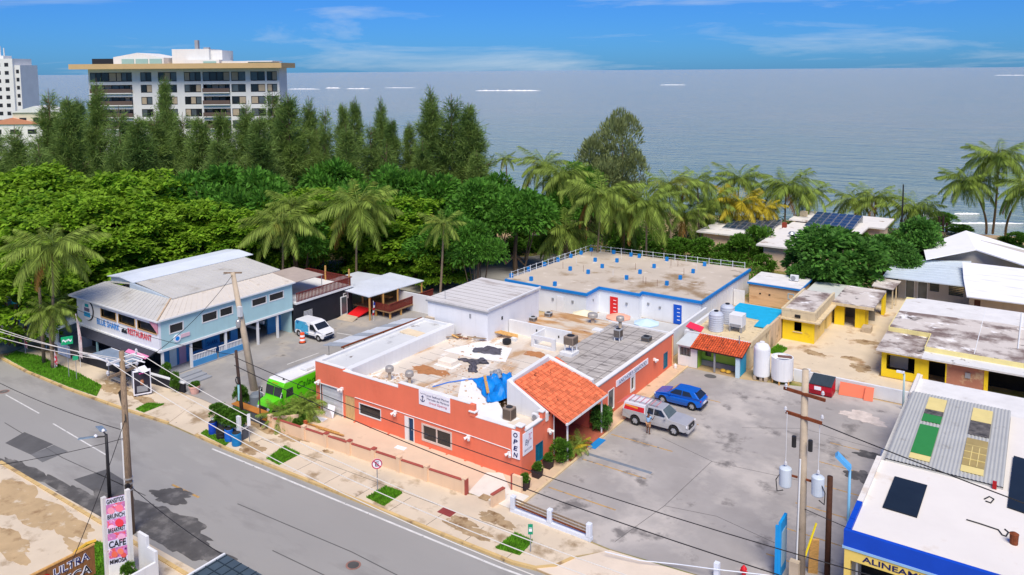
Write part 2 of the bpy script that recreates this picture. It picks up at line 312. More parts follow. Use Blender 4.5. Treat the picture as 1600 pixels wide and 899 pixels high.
for i, (c, rx, ry) in enumerate([((60, 775), 4.2, 1.5), ((110, 800), 3.0, 1.1), ((40, 835), 2.6, .8), ((170, 850), 2.4, .6)]):
    q = G(*c); sheet('earth_patch', blob(q.x, q.y-1.0, rx, ry, 40, .3, 0, 90+i), -.012+.001*i, mat('tan_dust', S(186, 160, 122), .95, .12, .8, spots=[(S(150, 122, 88), .7, .54, .14), (S(206, 190, 164), 1.2, .58, .1)]), .02)
# kerbs
def kerb(name, pts, lab=None):
    b = B(); q = [Vector((p[0], p[1], 0)) for p in pts]; w0 = .2
    nn = [Vector((-(q[min(i+1, len(q)-1)]-q[max(i-1, 0)]).y, (q[min(i+1, len(q)-1)]-q[max(i-1, 0)]).x, 0)).normalized() for i in range(len(q))]
    for i in range(len(q)-1): b.prism([q[i], q[i+1], q[i+1]+nn[i+1]*w0, q[i]+nn[i]*w0], -.2, .035)
    return b.build(name, kerbm, kind='structure')
kerb('kerb', [(-56, -9.36), (-50, -9.61), (-42.8, -9.51), (-34, -9.01), (-28.6, -8.48)])
kerb('kerb', [(-24.8, -8.5), (-21, -8.52), (-11, -8.22), (4.5, -7.87), (5.9, -7.57), (6.8, -6.75), (7.3, -5.5)])
b = B()
for i in range(26):
    x = -33+i*1.0
    b.box(x, x+.96, -18.95, -18.72, -.2, .04)
b.build('kerb', kerbm, kind='structure')
# sidewalk and driveways
sheet('sidewalk', [(-24.8, -8.3), (-21, -8.3), (-11, -8.0), (4.5, -7.66), (5.8, -7.4), (6.62, -6.65), (7.1, -5.4), (8.6, -3.75), (1.7, -3.5), (1.7, -2.5), (-2, -3.5), (-21, -4.4), (-25.5, -4.4), (-25.5, -7.5)], 0, pave)
sheet('sidewalk', [(-56, -9.2), (-50, -9.4), (-42.8, -9.3), (-34, -8.8), (-28.6, -8.3), (-30.5, -4.2), (-49, -5.2), (-57, -6.6)], 0, pave)
sheet('driveway_apron', [(5.95, -7.5), (18, -7.4), (18, -2.6), (8.6, -3.7), (7.35, -5.4)], -.012, mat('pale_concrete', S(222, 206, 186), .9, .06, .5, spots=[(S(190, 170, 146), .6, .58, .12)]))
sheet('driveway_apron', [(-28.5, -8.4), (-25, -8.45), (-25.5, -4.4), (-30.5, -4.2)], -.006, pave)
# sidewalk joints and stains
jm = mat('joint_dirt', (.12, .10, .08), .95, .3, 3)
for x in range(-20, 6, 3): ribbon('pavement_joint', [(x, -8.0), (x+.1, -5.9)], .03, .004, jm, .01)
ribbon('pavement_joint', [(-20, -6.05), (-2, -5.6), (4, -5.4)], .035, .004, jm, .01)
for i, (c, rx, ry, mm_) in enumerate([((672, 742), 1.7, .55, earth), ((735, 830), 1.5, .5, earth), ((720, 815), 1.0, .45, earth), ((458, 683), 1.6, .55, earth), ((415, 664), 2.6, .7, earth), ((392, 700), 1.2, .8, earth), ((180, 607), 2.6, .7, earth), ((225, 625), 2.0, .4, earth), ((512, 706), .45, .2, earth), ((775, 812), 1.4, .5, earth)]):
    q = G(*c); sheet('earth_patch', blob(q.x, q.y, rx, ry, 34, .3, 0, 20+i), .006+.001*i, mm_, .012)
q = G(698, 801); sheet('red_paving_patch', [(q.x-.55, q.y-.3), (q.x+.5, q.y-.3), (q.x+.5, q.y+.35), (q.x-.55, q.y+.35)], .012, flat('red_paving', (140, 62, 60), .9, var=.15), .02)
# lots
sheet('parking_lot', [(1.75, -3.3), (8.6, -3.6), (18, -2.5), (21.5, -2.4), (21.5, 27.3), (14, 27.3), (7, 25.5), (1.75, 25.5)], -.005, lot_asphalt, .02)
sheet('side_parking_lot', [(-57, -5.4), (-30.5, -4.15), (-25.5, -4.35), (-21, -4.35), (-20.7, 36), (-44, 36), (-44, 20), (-57, 0)], -.004, old_asphalt, .02)
sheet('side_street', [(-90, -9.4), (-57, -9.3), (-57.5, 20), (-90, 20)], -.012, lot_asphalt, .015)
sheet('back_street', [(-60, 30), (-30, 36.5), (-25, 36.5), (-24.5, 56), (-31, 60), (-38, 50), (-46, 40), (-60, 36)], -.006, asphalt, .02)
sheet('sand_clearing', blob(-45, 68, 6, 4, 30, .2, .3, 3), -.012, mat('pale_sand', S(206, 176, 134), .95, .1, .4, spots=[(S(150, 140, 70), .4, .6, .1)]), .02)
for y in (0.2, 4.8, 9.4, 14.6, 19.6): ribbon('parking_line', [(2.0, y), (7.0, y+.02)], .11, .004, liney, .01)
for y in (1.0, 4.2, 7.4, 10.6, 13.8, 17.2): ribbon('parking_line', [(16.3, y), (21.2, y-.05)], .10, .004, liney, .01)
for x0, y0, x1, y1 in [(-30.6, 5.2, -30.4, 9.0), (-33.4, 14.2, -31.0, 14.6), (-28.6, 7, -28.4, 11)]: ribbon('parking_line', [(x0, y0), (x1, y1)], .12, .004, linew, .01)
q = G(862, 672); ribbon('parking_line', [(2.0, 5.7), (7.0, 5.72)], .3, .0045, flat('faded_blue_paint', (120, 130, 142), .9, var=.2), .01)
sheet('blue_ramp', [(.7, 6.6), (2.1, 6.6), (2.1, 8.3), (.7, 8.3)], .03, flat('blue_paint_ground', (30, 130, 200), .8, var=.12), .05)
sheet('side_walkway', [(0.02, -1.4), (1.7, -1.6), (1.7, 25.6), (.02, 25.6)], .018, mat('walkway_concrete', S(208, 182, 152), .9, .1, .7, spots=[(S(150, 120, 90), .8, .58, .1)]))
b = B(); b.box(1.62, 1.78, -3.2, 6.5, -.05, .10); b.box(1.62, 1.78, 8.4, 25.6, -.05, .10); b.build('lot_kerb', mat('pale_kerb', S(214, 190, 150), .9, .12, 1.2), kind='structure')
sheet('front_terrace', [(-19.6, -3.3), (-2.2, -3.4), (.02, -3.0), (.02, .05), (-20.4, .05)], .03, terr, .1)
sheet('white_terrace_pad', [(-2.1, -3.35), (1.6, -3.4), (1.6, -1.5), (.02, -1.5), (-1.6, -.05), (-2.6, -.6)], .036, mat('whitish_concrete', S(222, 218, 208), .9, .08, 1, spots=[(S(180, 160, 130), .9, .6, .1)]), .02)
for pts in ([(8.5, -2.8), (9.4, 2.4), (12.6, 3.1)], [(12.6, 3.1), (17, 2.2)], [(5.5, 11), (10, 9.6), (16, 10.4)], [(9.4, 2.4), (9.9, 9.6)], [(10, 16), (14, 18.5), (19.5, 18)]): ribbon('tar_seam', pts, .028, .003, patchm, .008)
# soft earth in the ruin's yard
yard = mat('yard_concrete', S(214, 198, 172), .95, .1, .35, spots=[(S(160, 124, 84), .35, .54, .14), (S(110, 84, 58), .9, .66, .08)])
sheet('yard', [(6.9, 28.2), (20.5, 28.2), (20.5, 33), (17, 33), (17, 62), (6.9, 62)], -.004, yard, .03)
for i, (c, rx, ry) in enumerate([((1272, 552), 1.0, .6), ((1330, 560), .8, .5), ((1355, 535), 1.2, .7), ((1345, 575), 1.0, .9)]):
    q = G(*c); sheet('earth_patch', blob(q.x, q.y, rx, ry, 26, .3, 0, 50+i), .008+.001*i, earth, .012)
# grass
gm_ = mat('grass_blades', S(100, 158, 34), .9, .25, 2, island=.3, trans=.25)
def grass(name, poly, n, h, lab):
    xs = [p[0] for p in poly]; ys = [p[1] for p in poly]; out = []; r = random.Random(len(lab))
    def inside(x, y):
        c = False; j = len(poly)-1
        for i in range(len(poly)):
            if (poly[i][1] > y) != (poly[j][1] > y) and x < (poly[j][0]-poly[i][0])*(y-poly[i][1])/(poly[j][1]-poly[i][1])+poly[i][0]: c = not c
            j = i
        return c
    b = B()
    while len(out) < n:
        x, y = r.uniform(min(xs), max(xs)), r.uniform(min(ys), max(ys))
        if not inside(x, y): continue
        out.append(1); a = r.uniform(0, 6.28); ww = .05; hh = h*r.uniform(.5, 1.3); lx, ly = r.uniform(-.08, .08), r.uniform(-.08, .08)
        b.add([(x-ww*cos(a), y-ww*sin(a), 0), (x+ww*cos(a), y+ww*sin(a), 0), (x+lx, y+ly, hh)], [(0, 1, 2)])
    soil = sheet('grass_bed', poly, .018, mat('grass_soil', S(86, 120, 36), .95, .25, 2), .03)
    return b.build(name, gm_, label=lab, cat='grass', kind='stuff')
grass('grass', [G(573, 778), G(603, 761), G(629, 771), G(600, 791)], 2600, .16, 'bright green square of grass round the no parking sign')
grass('grass', [G(775, 857), G(805, 834), G(833, 846), G(812, 868)], 2400, .16, 'bright green square of grass beside the small green sign')
grass('grass', [G(417, 717), G(445, 698), G(469, 710), G(436, 727)], 2600, .15, 'green square of grass on the pavement below the tan wall')
grass('grass', [(-56, -9.0), (-50, -9.35), (-42.8, -9.2), (-38.6, -8.9), (-40.5, -7.4), (-45, -7.1), (-53, -6.9), (-56.5, -7.6)], 9000, .14, 'long lawn strip on the corner under the feather flags')
grass('grass', [G(212, 640), G(230, 630), G(257, 632), G(225, 645)], 1500, .10, 'small grass tuft on the verge beside the advertising panel')
grass('grass', [G(314, 678), G(322, 672), G(358, 692), G(352, 697)], 900, .12, 'grass strip at the kerb below the blue barrels')
grass('grass', [G(1200, 551), G(1215, 540), G(1230, 546), G(1218, 556)], 1200, .25, 'small weedy grass patch beside the pool wall')
grass('grass', [G(104, 899), G(118, 862), G(150, 846), G(166, 850), G(166, 899)], 3000, .12, 'green lawn ring round the cafe sign')
# ================================================================ coral seafood restaurant
coral = mat('coral_stucco', S(232, 122, 92), .85, .05, .5, spots=[(S(214, 106, 78), .4, .60, .2)], streak=.06, bump=.15, bscale=25)
coralw = mat('white_coping', (.78, .78, .77), .75, .06, 1.2, spots=[((.4, .38, .35), 1.4, .66, .1)])
teal = mat('teal_shutter', S(20, 104, 130), .5, .15, 3)
navy = mat('navy_door', S(24, 62, 98), .5, .1, 2)
roof_mid = mat('old_roof_deck', S(214, 203, 188), .9, .08, .5, spots=[(S(186, 152, 116), .34, .52, .12), (S(236, 232, 226), .5, .56, .06), (S(128, 100, 74), .8, .66, .06)], bump=.4, bscale=14, stretch=(1, .35, 1))
roof_grey = mat('grey_roof_deck', S(176, 170, 164), .9, .10, .6, spots=[(S(120, 114, 110), 1.1, .54, .12), (S(206, 200, 192), .8, .60, .1)], bump=.4, bscale=10, stretch=(.5, 2.2, 1))
roof_left = mat('left_roof_coat', S(206, 208, 208), .85, .05, .6, spots=[(S(112, 98, 90), .7, .62, .03), (S(160, 160, 160), .35, .60, .1)])
membrane = mat('white_membrane', (.82, .82, .81), .7, .04, 1, spots=[(S(196, 120, 84), .9, .70, .04)])
OR = thing('seafood_restaurant', (-10, 12, 0), 'long low coral orange restaurant with messy white roof and tiled porch', 'restaurant')
def opart(name, b, m, **k): return b.build(name, m, OR, **k)
# front facade in four stepped bays
b = B()
b.wall('x', 0, .25, -20.6, -17.35, 0, 4.1, [(-20.0, -17.5, 0, 2.3)])
b.wall('x', 0.0, .25, -17.35, -11.3, 0, 3.93, [(-17.2, -16.1, 0, 2.0), (-15.6, -13.2, .8, 1.75)])
b.wall('x', -.04, .25, -11.3, -4.05, 0, 4.32, [(-10.7, -9.75, 0, 1.9), (-9.0, -6.1, .42, 1.78)])
b.wall('x', -.08, .25, -4.05, 0, 0, 3.5)
opart('front_wall', b, coral)
opart('side_wall', B().wall('y', -.25, 0, .25, 3.95, 0, 3.3, [(1.7, 2.65, .4, 1.75)]), coral); b = B(); b.wall('y', .1, .35, 9.6, 25.4, 0, 3.12, [(12.0, 13.1, .35, 2.1), (16.1, 17.05, .5, 1.95), (23.1, 24.0, .3, 1.75)])
opart('side_wall', b, coral)
opart('rear_wall', B().box(-6.4, .1, 25.15, 25.4, 0, 3.12), white); opart('parapet_lining', B().box(-20.35, -20.32, .32, 13.45, 3.85, 4.05), coralw)
opart('left_wall', B().box(-20.6, -20.35, .25, 13.6, 0, 4.05), coral)
for a in ((-4.4, -3.98, -.1, .3, 3.5, 3.78), (-.42, .02, -.1, .35, 3.5, 3.75), (-.3, .03, 2.6, 2.98, 2.9, 3.8)): opart('parapet_pier', B().box(*a), coral)
for x0, x1, y0, y1, z in ((-4.48, -3.9, -.16, .36, 3.78), (-.5, .08, -.16, .4, 3.75), (-.37, .09, 2.54, 2.99, 3.8)): opart('pier_cap', B().box(x0, x1, y0, y1, z, z+.1), coralw, bevel=.02)
for x0, x1, y, z in ((-20.6, -17.35, 0, 4.1), (-17.35, -11.3, 0, 3.93), (-11.3, -4.45, -.04, 4.32), (-3.9, -.5, -.08, 3.5)): opart('coping', B().box(x0, x1, y-.015, .32, z, z+.05), coralw)
opart('coping', B().box(-20.63, -20.3, .34, 13.6, 4.05, 4.1), coralw)
opart('coping', B().box(-.3, .031, .42, 2.59, 3.3, 3.36), coralw)
opart('coping', B().box(.02, .4, 9.62, 25.42, 3.12, 3.2), coralw)
opart('grey_trim', B().box(0, .04, .42, 3.62, 3.22, 3.295), grey_paint); opart('grey_trim', B().box(.352, .385, 9.7, 25.4, 3.03, 3.115), grey_paint)  # thin grey strips just below the side wall copings
# doors and windows
b = B()
for k in range(12): b.box(-20.0, -17.5, .12+(.015 if k % 2 else 0), .18, k*.19, k*.19+.185)
opart('roller_shutter', b, mat('pale_grey_metal', (.58, .59, .61), .55, .08, 1.5)); opart('shutter_frame', B().box(-20.08, -20.0, -.03, .1, 0, 2.38).box(-17.5, -17.42, -.03, .1, 0, 2.38).box(-20.0, -17.5, -.03, .1, 2.3, 2.38), coralw)
opart('plywood_panel', B().box(-17.2, -16.1, .05, .12, 0, 2.0), mat('plywood', S(206, 172, 118), .8, .15, 3, stretch=(3, 3, .6)))
window(OR, 'x', 0, -15.6, -13.2, .8, 1.75, white, glass, 1, .06, .14, -1)
d = opart('door', B().box(-10.3, -9.85, .02, .08, .03, 1.84), navy); B().box(-10.05, -9.98, -.02, .02, .9, 1.0).build('handle', metal, d)
opart('door_frame', B().box(-10.7, -10.32, -.06, .1, 0, 1.9).box(-9.83, -9.75, -.06, .1, 0, 1.9).box(-10.32, -9.83, -.06, .1, 1.84, 1.9), coralw)
window(OR, 'x', -.04, -9.0, -6.1, .42, 1.78, mat('pale_frame', S(214, 196, 184), .6, .05), glass, 2, .14, .14, -1)
for y0, y1, z0, z1 in ((1.7, 2.65, .4, 1.75),): window(OR, 'y', 0, y0, y1, z0, z1, teal, teal, 2, .05, .1, 1, 2, name='shutter_window')
window(OR, 'y', .35, 23.1, 24.0, .3, 1.75, teal, teal, 1, .06, .1, 1, 2, name='shutter_window')
window(OR, 'y', .35, 12.0, 13.1, .35, 2.1, coralw, glass2, 1, .06, .1, 1)
window(OR, 'y', .35, 16.1, 17.05, .5, 1.95, coralw, glass, 1, .2, .1, 1)
# conduit and lamps
opart('conduit', B().tube([(-16.0, -.05, 2.08), (-11.4, -.05, 2.06), (-4.1, -.1, 2.02), (-.9, -.12, 1.95), (-.85, -.12, 1.75)], .03, 6), coralw)
def wall_lamp(x, y, z, dx, dy):
    b = B(); b.obox((x+dx*.05, y+dy*.05, z), (.22, .22, .22))
    for s in (-1, 1): b.cyl((x+dx*.1+s*dy*.06, y+dy*.1+s*dx*.06, z), (x+dx*.32+s*dy*.2, y+dy*.32+s*dx*.2, z-.1), .06, .11, 8)
    opart('flood_lamp', b, coralw)
for x, z in ((-20.1, 2.5), (-17.4, 2.48), (-11.6, 1.95), (-4.5, 1.92), (-.95, 1.7)): wall_lamp(x, -.08, z, 0, -1)
wall_lamp(.02, 3.4, 2.2, 1, 0); wall_lamp(.37, 20.9, 1.95, 1, 0)
opart('drain_pipe', B().tube([(.05, 4.1, 3.1), (.05, 4.1, .05)], .05, 8), coralw); opart('drain_pipe', B().tube([(.42, 25.0, 2.9), (.42, 25.0, .1)], .05, 8), mat('cream_pipe', S(226, 196, 140), .6))
b = B()
for x in (-16.1, -14.3, -12.4, -8.2, -6.6, -4.9, -3.4, -2.1): b.box(x, x+.12, -.2, -.04, .04, .1)
opart('wall_foot', b, coral, kind='stuff')
# roofs
opart('roof', B().box(-16.7, -6.0, .32, 17.3, 2.8, 3.0), roof_mid)
opart('roof', B().box(-6.0, -.25, .32, 3.0, 2.8, 2.995), roof_mid); opart('roof', B().box(-6.0, .1, 9.8, 25.15, 2.8, 3.0), roof_grey)
opart('roof', B().box(-13.2, -6.0, 17.55, 25.4, 2.8, 3.02), mat('stained_roof', S(190, 146, 98), .9, .15, .7, spots=[(S(206, 194, 176), .35, .44, .12), (S(146, 98, 58), .8, .58, .1)], stretch=(.5, 1.6, 1)))
opart('roof', B().box(-20.35, -17.3, .32, 13.6, 3.6, 3.85), roof_left)
opart('roof_parapet', B().box(-17.3, -16.7, .32, 13.6, 2.9, 4.15), white)
opart('roof_parapet', B().box(-20.35, -17.3, 13.45, 13.6, 3.85, 4.1), white)
b = B(); b.wall('x', 17.3, 17.55, -13.0, -6.2, 3.0, 4.25); b.wall('x', 15.2, 15.4, -9.1, -6.6, 3.0, 4.1, [(-8.8, -6.95, 3.25, 3.75)]); b.box(-9.1, -8.9, 15.4, 17.3, 3.0, 4.1)
opart('roof_parapet', b, white); opart('wall_bracket', B().box(-9.9, -9.78, 17.26, 17.3, 3.6, 3.85), black); opart('wall_bracket', B().box(-7.5, -7.38, 17.26, 17.3, 3.5, 3.7), black)
q0 = 3.004
for nm, poly, z, m in (('membrane', [G(722, 590, 3), G(760, 596, 3), G(785, 640, 3), G(812, 655, 3), G(790, 662, 3), (-3.9, .35, 3), (-6.2, .35, 3)], q0, membrane),
    ('membrane', [G(693, 548, 3), G(752, 534, 3), G(800, 545, 3), G(790, 566, 3), G(740, 560, 3)], q0+.003, membrane),
    ('bare_patch', blob(*G(672, 580, 3)[:2], 1.6, .8, 30, .3, .1, 7), q0+.002, mat('bare_board', S(178, 122, 78), .9, .2, 2, stretch=(1, 4, 1))),
    ('bare_patch', blob(*G(840, 555, 3)[:2], 1.3, .6, 30, .3, .1, 9), q0+.004, MATS['bare_board'])):
    opart(nm, B().prism([(p[0], p[1]) for p in poly], z-.002, z+.02), m)
bseam = B()
for i in range(9): y = 10.4+i*1.65; bseam.box(-5.9, .0, y, y+.05, 3.0, 3.012)
for i in range(5): x = -5.4+i*1.2; bseam.box(x, x+.04, 10, 25, 3.0, 3.01)
opart('roof_seam', bseam, mat('seam_tar', (.16, .15, .145), .9, .2, 2), kind='stuff')
b = B()
for i in range(8): y = 2.2+i*1.35; b.box(-15.8, -6.2, y, y+.035, 3.0, 3.009)
opart('roof_seam', b, mat('seam_grey', (.30, .28, .26), .9, .2, 2), kind='stuff')
# tiled porch roof with its gable walls
def tile_field(b, o_, U_, V_, nu, nv, r):
    """barrel tiles: nu columns along the eave, nv courses up the slope"""
    o_ = Vector(o_); U_ = Vector(U_); V_ = Vector(V_); nn = U_.cross(V_).normalized(); du = U_/nu; dv = V_/nv; K = 5
    if nn.z < 0: nn = -nn
    rr = random.Random(nu)
    for i in range(nu):
        for j in range(nv):
            lift = rr.uniform(0, .02)
            a = o_+du*(i+.5)+dv*(j-.08)+nn*(.03+lift); c = o_+du*(i+.5)+dv*(j+1)+nn*lift*.5; ring = []
            for p_, s in ((a, 1.0), (c, .86)):
                ring += [p_+du.normalized()*(-cos(pi*k/(K-1)))*du.length*.46*s+nn*sin(pi*k/(K-1))*r*s for k in range(K)]
            b.add(ring, [(k, k+1, K+k+1, K+k) for k in range(K-1)]+[tuple(range(K))])
    return b
tile_m = mat('clay_tile', S(218, 116, 78), .85, .12, 2, island=.25, spots=[(S(122, 62, 44), 2.6, .62, .06)])
A0, A1, T0, T1 = Vector((1.6, 3.35, 3.12)), Vector((1.6, 9.35, 3.12)), Vector((-2.9, 3.35, 5.15)), Vector((-2.9, 8.3, 5.15))
dn = Vector((0, 0, -.04)); opart('porch_roof', B().slab([A0+dn, A1+dn, T1+dn, T0+dn], .1), coral)
opart('roof_tile', tile_field(B(), A0+Vector((0, .03, .0)), A1-A0, T0-A0, 26, 14, .075), tile_m, kind='stuff')
b = B(); b.add([(-3.3, 3.0, 3.0), (.1, 3.0, 3.0), (.1, 3.0, 3.62), (-3.3, 3.0, 5.32), (-3.3, 3.3, 3.0), (.1, 3.3, 3.0), (.1, 3.3, 3.62), (-3.3, 3.3, 5.32)], [(0, 1, 2, 3), (7, 6, 5, 4), (0, 4, 5, 1), (1, 5, 6, 2), (2, 6, 7, 3), (3, 7, 4, 0)])
opart('gable_wall', b, white)
b = B(); b.add([(-3.3, 3.3, 3.0), (-3.3, 8.3, 3.0), (-3.3, 8.3, 5.5), (-3.3, 3.3, 5.32), (-2.95, 3.3, 3.0), (-2.95, 8.3, 3.0), (-2.95, 8.3, 5.5), (-2.95, 3.3, 5.32)], [(3, 2, 1, 0), (4, 5, 6, 7), (0, 1, 5, 4), (1, 2, 6, 5), (2, 3, 7, 6), (3, 0, 4, 7)])
opart('gable_wall', b, white)
b = B(); b.add([(-3.3, 8.3, 3.0), (.3, 9.4, 3.0), (.3, 9.4, 3.9), (-3.3, 8.3, 5.5), (-3.3, 8.7, 3.0), (.3, 9.75, 3.0), (.3, 9.75, 3.9), (-3.3, 8.7, 5.5)], [(0, 1, 2, 3), (7, 6, 5, 4), (0, 4, 5, 1), (1, 5, 6, 2), (2, 6, 7, 3), (3, 7, 4, 0)])
opart('gable_wall', b, white)
opart('eave_board', B().slab([A0+Vector((.08, -.1, .02)), A1+Vector((.08, .05, .02)), A1+Vector((-.05, .05, .02)), A0+Vector((-.05, -.1, .02))], .16), coralw)
opart('porch_floor', B().box(-3.4, 1.5, 4.0, 9.6, .0, .08), mat('porch_tile', S(176, 100, 78), .6, .12, 3))
b = B(); b.box(-3.6, -3.4, 4.0, 9.6, 0, 3.0); b.box(-3.4, .1, 9.3, 9.6, 0, 3.0); b.box(-3.4, 0, 3.95, 4.15, 0, 2.9)
opart('porch_wall', b, coral); opart('porch_door', B().box(-3.4, -3.34, 6.0, 7.6, .08, 2.1), black)
opart('porch_post', B().cyl((1.3, 3.9, .05), (1.3, 3.9, 3.05), .07), coralw); opart('porch_post', B().cyl((1.3, 9.1, .05), (1.3, 9.1, 3.05), .07), coralw)
# signs on the walls
signw = flat('sign_white', (240, 240, 246), .5); ink = flat('sign_ink', (24, 30, 92), .5); redink = flat('sign_red', (196, 44, 84), .5); dimink = flat('sign_grey_ink', (96, 110, 140), .5)
bn = opart('banner', B().box(-9.2, -6.22, -.075, -.05, 3.2, 4.34), signw); tag(bn, 'white banner with an anchor and blue and red script')
R_, U_ = (1, 0, 0), (0, 0, 1)
text(bn, 'Local Seafood Market', (-8.5, -.075, 3.98), R_, U_, .17, ink, width=2.2); text(bn, 'Mercado de Mariscos', (-8.4, -.075, 3.73), R_, U_, .16, ink, width=2.1); text(bn, 'Grand Opening', (-8.2, -.075, 3.4), R_, U_, .22, redink, width=1.7, shear=.2)
an = B(); an.tube([(-8.82, -.09, 3.95), (-8.82, -.09, 3.5)], .025, 6); an.tube([(-8.82+.2*sin(a), -.09, 3.68-.2*cos(a)) for a in [x*.3-1.3 for x in range(10)]], .025, 6); an.tube([(-8.94, -.09, 3.85), (-8.7, -.09, 3.85)], .02, 6); an.build('anchor_emblem', ink, bn)
text(bn, 'ANCHOR', (-9.05, -.075, 4.06), R_, U_, .07, ink, width=.5)
op = opart('open_sign', B().box(-.74, -.1, -.16, -.1, 1.45, 3.42), signw)
for i, ch in enumerate('OPEN'): text(op, ch, (-.6, -.16, 2.98-i*.47), R_, U_, .33, ink, width=.36, bold=.03, shear=.15)
by = opart('wall_sign', B().box(.01, .05, .06, 1.3, 1.66, 3.22), signw)
text(by, 'By', (.05, .3, 2.2), (0, 1, 0), U_, .5, dimink, width=.55, shear=.2); text(by, '7C', (.05, .72, 2.5), (0, 1, 0), U_, .5, flat('sign_pink', (205, 120, 150), .5), width=.42, shear=.2); text(by, 'SEAFOOD', (.05, .2, 1.9), (0, 1, 0), U_, .12, dimink, width=.9)
an = opart('long_sign', B().box(.36, .41, 13.4, 19.6, 1.98, 2.5), signw); text(an, "ANCHOR'S SEAFOOD", (.41, 13.8, 2.08), (0, 1, 0), U_, .33, dimink, width=5.4)
# white annexe and courtyard building
WB = thing('white_annexe', (-16.7, 18.3, 0), 'plain white block with a pale flat roof behind the messy roof', 'building')
B().box(-20.3, -13.1, 14.0, 22.8, 0, 5.85).build('wall', mat('annexe_white', (.78, .79, .81), .75, .04, .5, streak=.08), WB)
B().box(-20.45, -12.95, 13.9, 22.95, 5.85, 6.0).build('roof', mat('annexe_roof', S(206, 203, 200), .85, .05, .6, spots=[(S(176, 168, 162), .5, .56, .1)], stretch=(.4, 1.6, 1)), WB)
b = B()
for k in range(9): b.box(-20.3, -13.1, 14.6+k*.92, 14.64+k*.92, 6.0, 6.015)
b.build('roof_seam', MATS['seam_grey'], WB, kind='stuff')
B().box(-13.1, -12.93, 13.9, 22.95, 6.0, 6.12).build('parapet', white, WB); B().box(-20.46, -12.95, 13.86, 13.9, 5.7, 5.85).build('fascia', grey_paint, WB)
B().box(-15.2, -15.0, 13.96, 14.0, 4.9, 5.3).build('junction_box', grey_paint, WB); B().cyl((-18.6, 14.6, 6.0), (-18.6, 14.6, 6.9), .03).build('vent_pipe', metal, WB); B().box(-13.1, -13.06, 16.2, 16.4, 4.5, 4.8).build('junction_box', black, WB)
RW = B(); RW.box(-34.2, -20.6, 24.5, 24.7, 0, 2.1); RW.box(-20.6, -20.35, 22.9, 24.7, 0, 2.1); RW.build('yard_wall', white, label='white rendered yard wall left of the white annexe', cat='wall')
# white building with blue rim
BL = thing('blue_trim_building', (-12, 43, 0), 'white flat roofed building with a bright blue rim and blue roof stubs', 'building')
FP = [(-24, 32.8), (-18.6, 32.6), (-13.1, 32.7), (-13.2, 35.9), (-8.1, 35.8), (-8.2, 36.8), (-1.3, 36.8), (-1.2, 53), (-22.6, 51.4)]
bluet = mat('blue_trim', S(22, 128, 206), .6, .08, 1); wbl = mat('courtyard_white', (.77, .80, .84), .7, .04, .5, streak=.05)
B().prism(FP, 0, 2.75).build('wall', wbl, BL)
def off(poly, d):
    n = len(poly); out = []
    for i in range(n):
        a, b_, c_ = Vector(poly[i-1]), Vector(poly[i]), Vector(poly[(i+1) % n]); e1 = (b_-a).normalized(); e2 = (c_-b_).normalized()
        n1 = Vector((e1.y, -e1.x)); n2 = Vector((e2.y, -e2.x)); m_ = (n1+n2); m_ = m_/max(.3, m_.dot(n1)); out.append(tuple(b_+m_*d))
    return out
B().prism(off(FP, .18), 2.75, 3.05).build('roof_rim', bluet, BL)
B().prism(off(FP, .02), 3.05, 3.09).build('roof', mat('bare_concrete_roof', S(196, 184, 168), .92, .08, .3, spots=[(S(150, 128, 100), .16, .55, .1), (S(108, 92, 74), .2, .66, .08), (S(216, 208, 196), .6, .60, .1)], bump=.2), BL)
for nm, x, y, z0, z1, w_, col in (('door', -11.2, 35.85, .02, 2.15, 1.0, (220, 40, 40)), ('door', -3.9, 36.8, .02, 2.2, .95, (20, 88, 200)), ('door', -16.4, 32.63, .02, 2.1, .9, (232, 234, 238))):
    d = B().box(x-w_/2, x+w_/2, y-.09, y-.03, z0, z1).build(nm, flat('door_%d' % col[0], col, .5), BL)
    if col[0] != 232:
        for k in range(4): B().box(x-w_*.05, x+w_*.3, y-.11, y-.09, z0+.45+k*.42, z0+.52+k*.42).build('door_light', signw, d)
    B().box(x-w_/2-.06, x-w_/2, y-.07, y-.02, 0, z1+.06).box(x+w_/2, x+w_/2+.06, y-.07, y-.02, 0, z1+.06).box(x-w_/2, x+w_/2, y-.07, y-.02, z1, z1+.06).build('door_frame', white, BL)
for x, y, z in ((-17.4, 32.6, 1.6), (-14.8, 32.65, 1.7), (-13.15, 34.4, 1.7), (-9.6, 35.8, 1.5), (-7.4, 36.8, 1.6), (-6.0, 36.8, 1.4)): B().box(x-.12, x+.12, y-.1, y, z, z+.25).build('wall_lamp', grey_paint, BL)
b = B()
for k in range(8): b.box(-1.24, -1.2, 38+k*1.8, 38.06+k*1.8, .05, 2.7)
b.build('wall_batten', white, BL, kind='stuff')
stubs = [(830, 439), (867, 447), (891, 423), (919, 428), (941, 419), (930, 409), (964, 410), (979, 437), (1000, 428), (1022, 419), (1042, 446), (1063, 437), (1083, 427), (1101, 416), (1042, 408), (999, 403), (986, 401), (959, 397), (924, 393), (908, 398), (892, 403), (872, 409), (851, 416), (826, 424), (799, 434)]
me0 = None
for i, s in enumerate(stubs):
    q = G(s[0], s[1], 3.09); b = B(); hh = .52
    if me0 is None: st = b.box(q.x-.17, q.x+.17, q.y-.17, q.y+.17, 3.07, 3.07+hh).build('column_stub', bluet, BL); q00 = q
    else:
        st = src.copy(); COL.objects.link(st); st.location = (q-q00); 
    if me0 is None: me0 = st.data; src = st
pm = flat('white_post', (225, 232, 240), .5)
rail = [(-23.6, 33.2), (-22.5, 51.0), (-1.6, 52.6)]
bw = B()
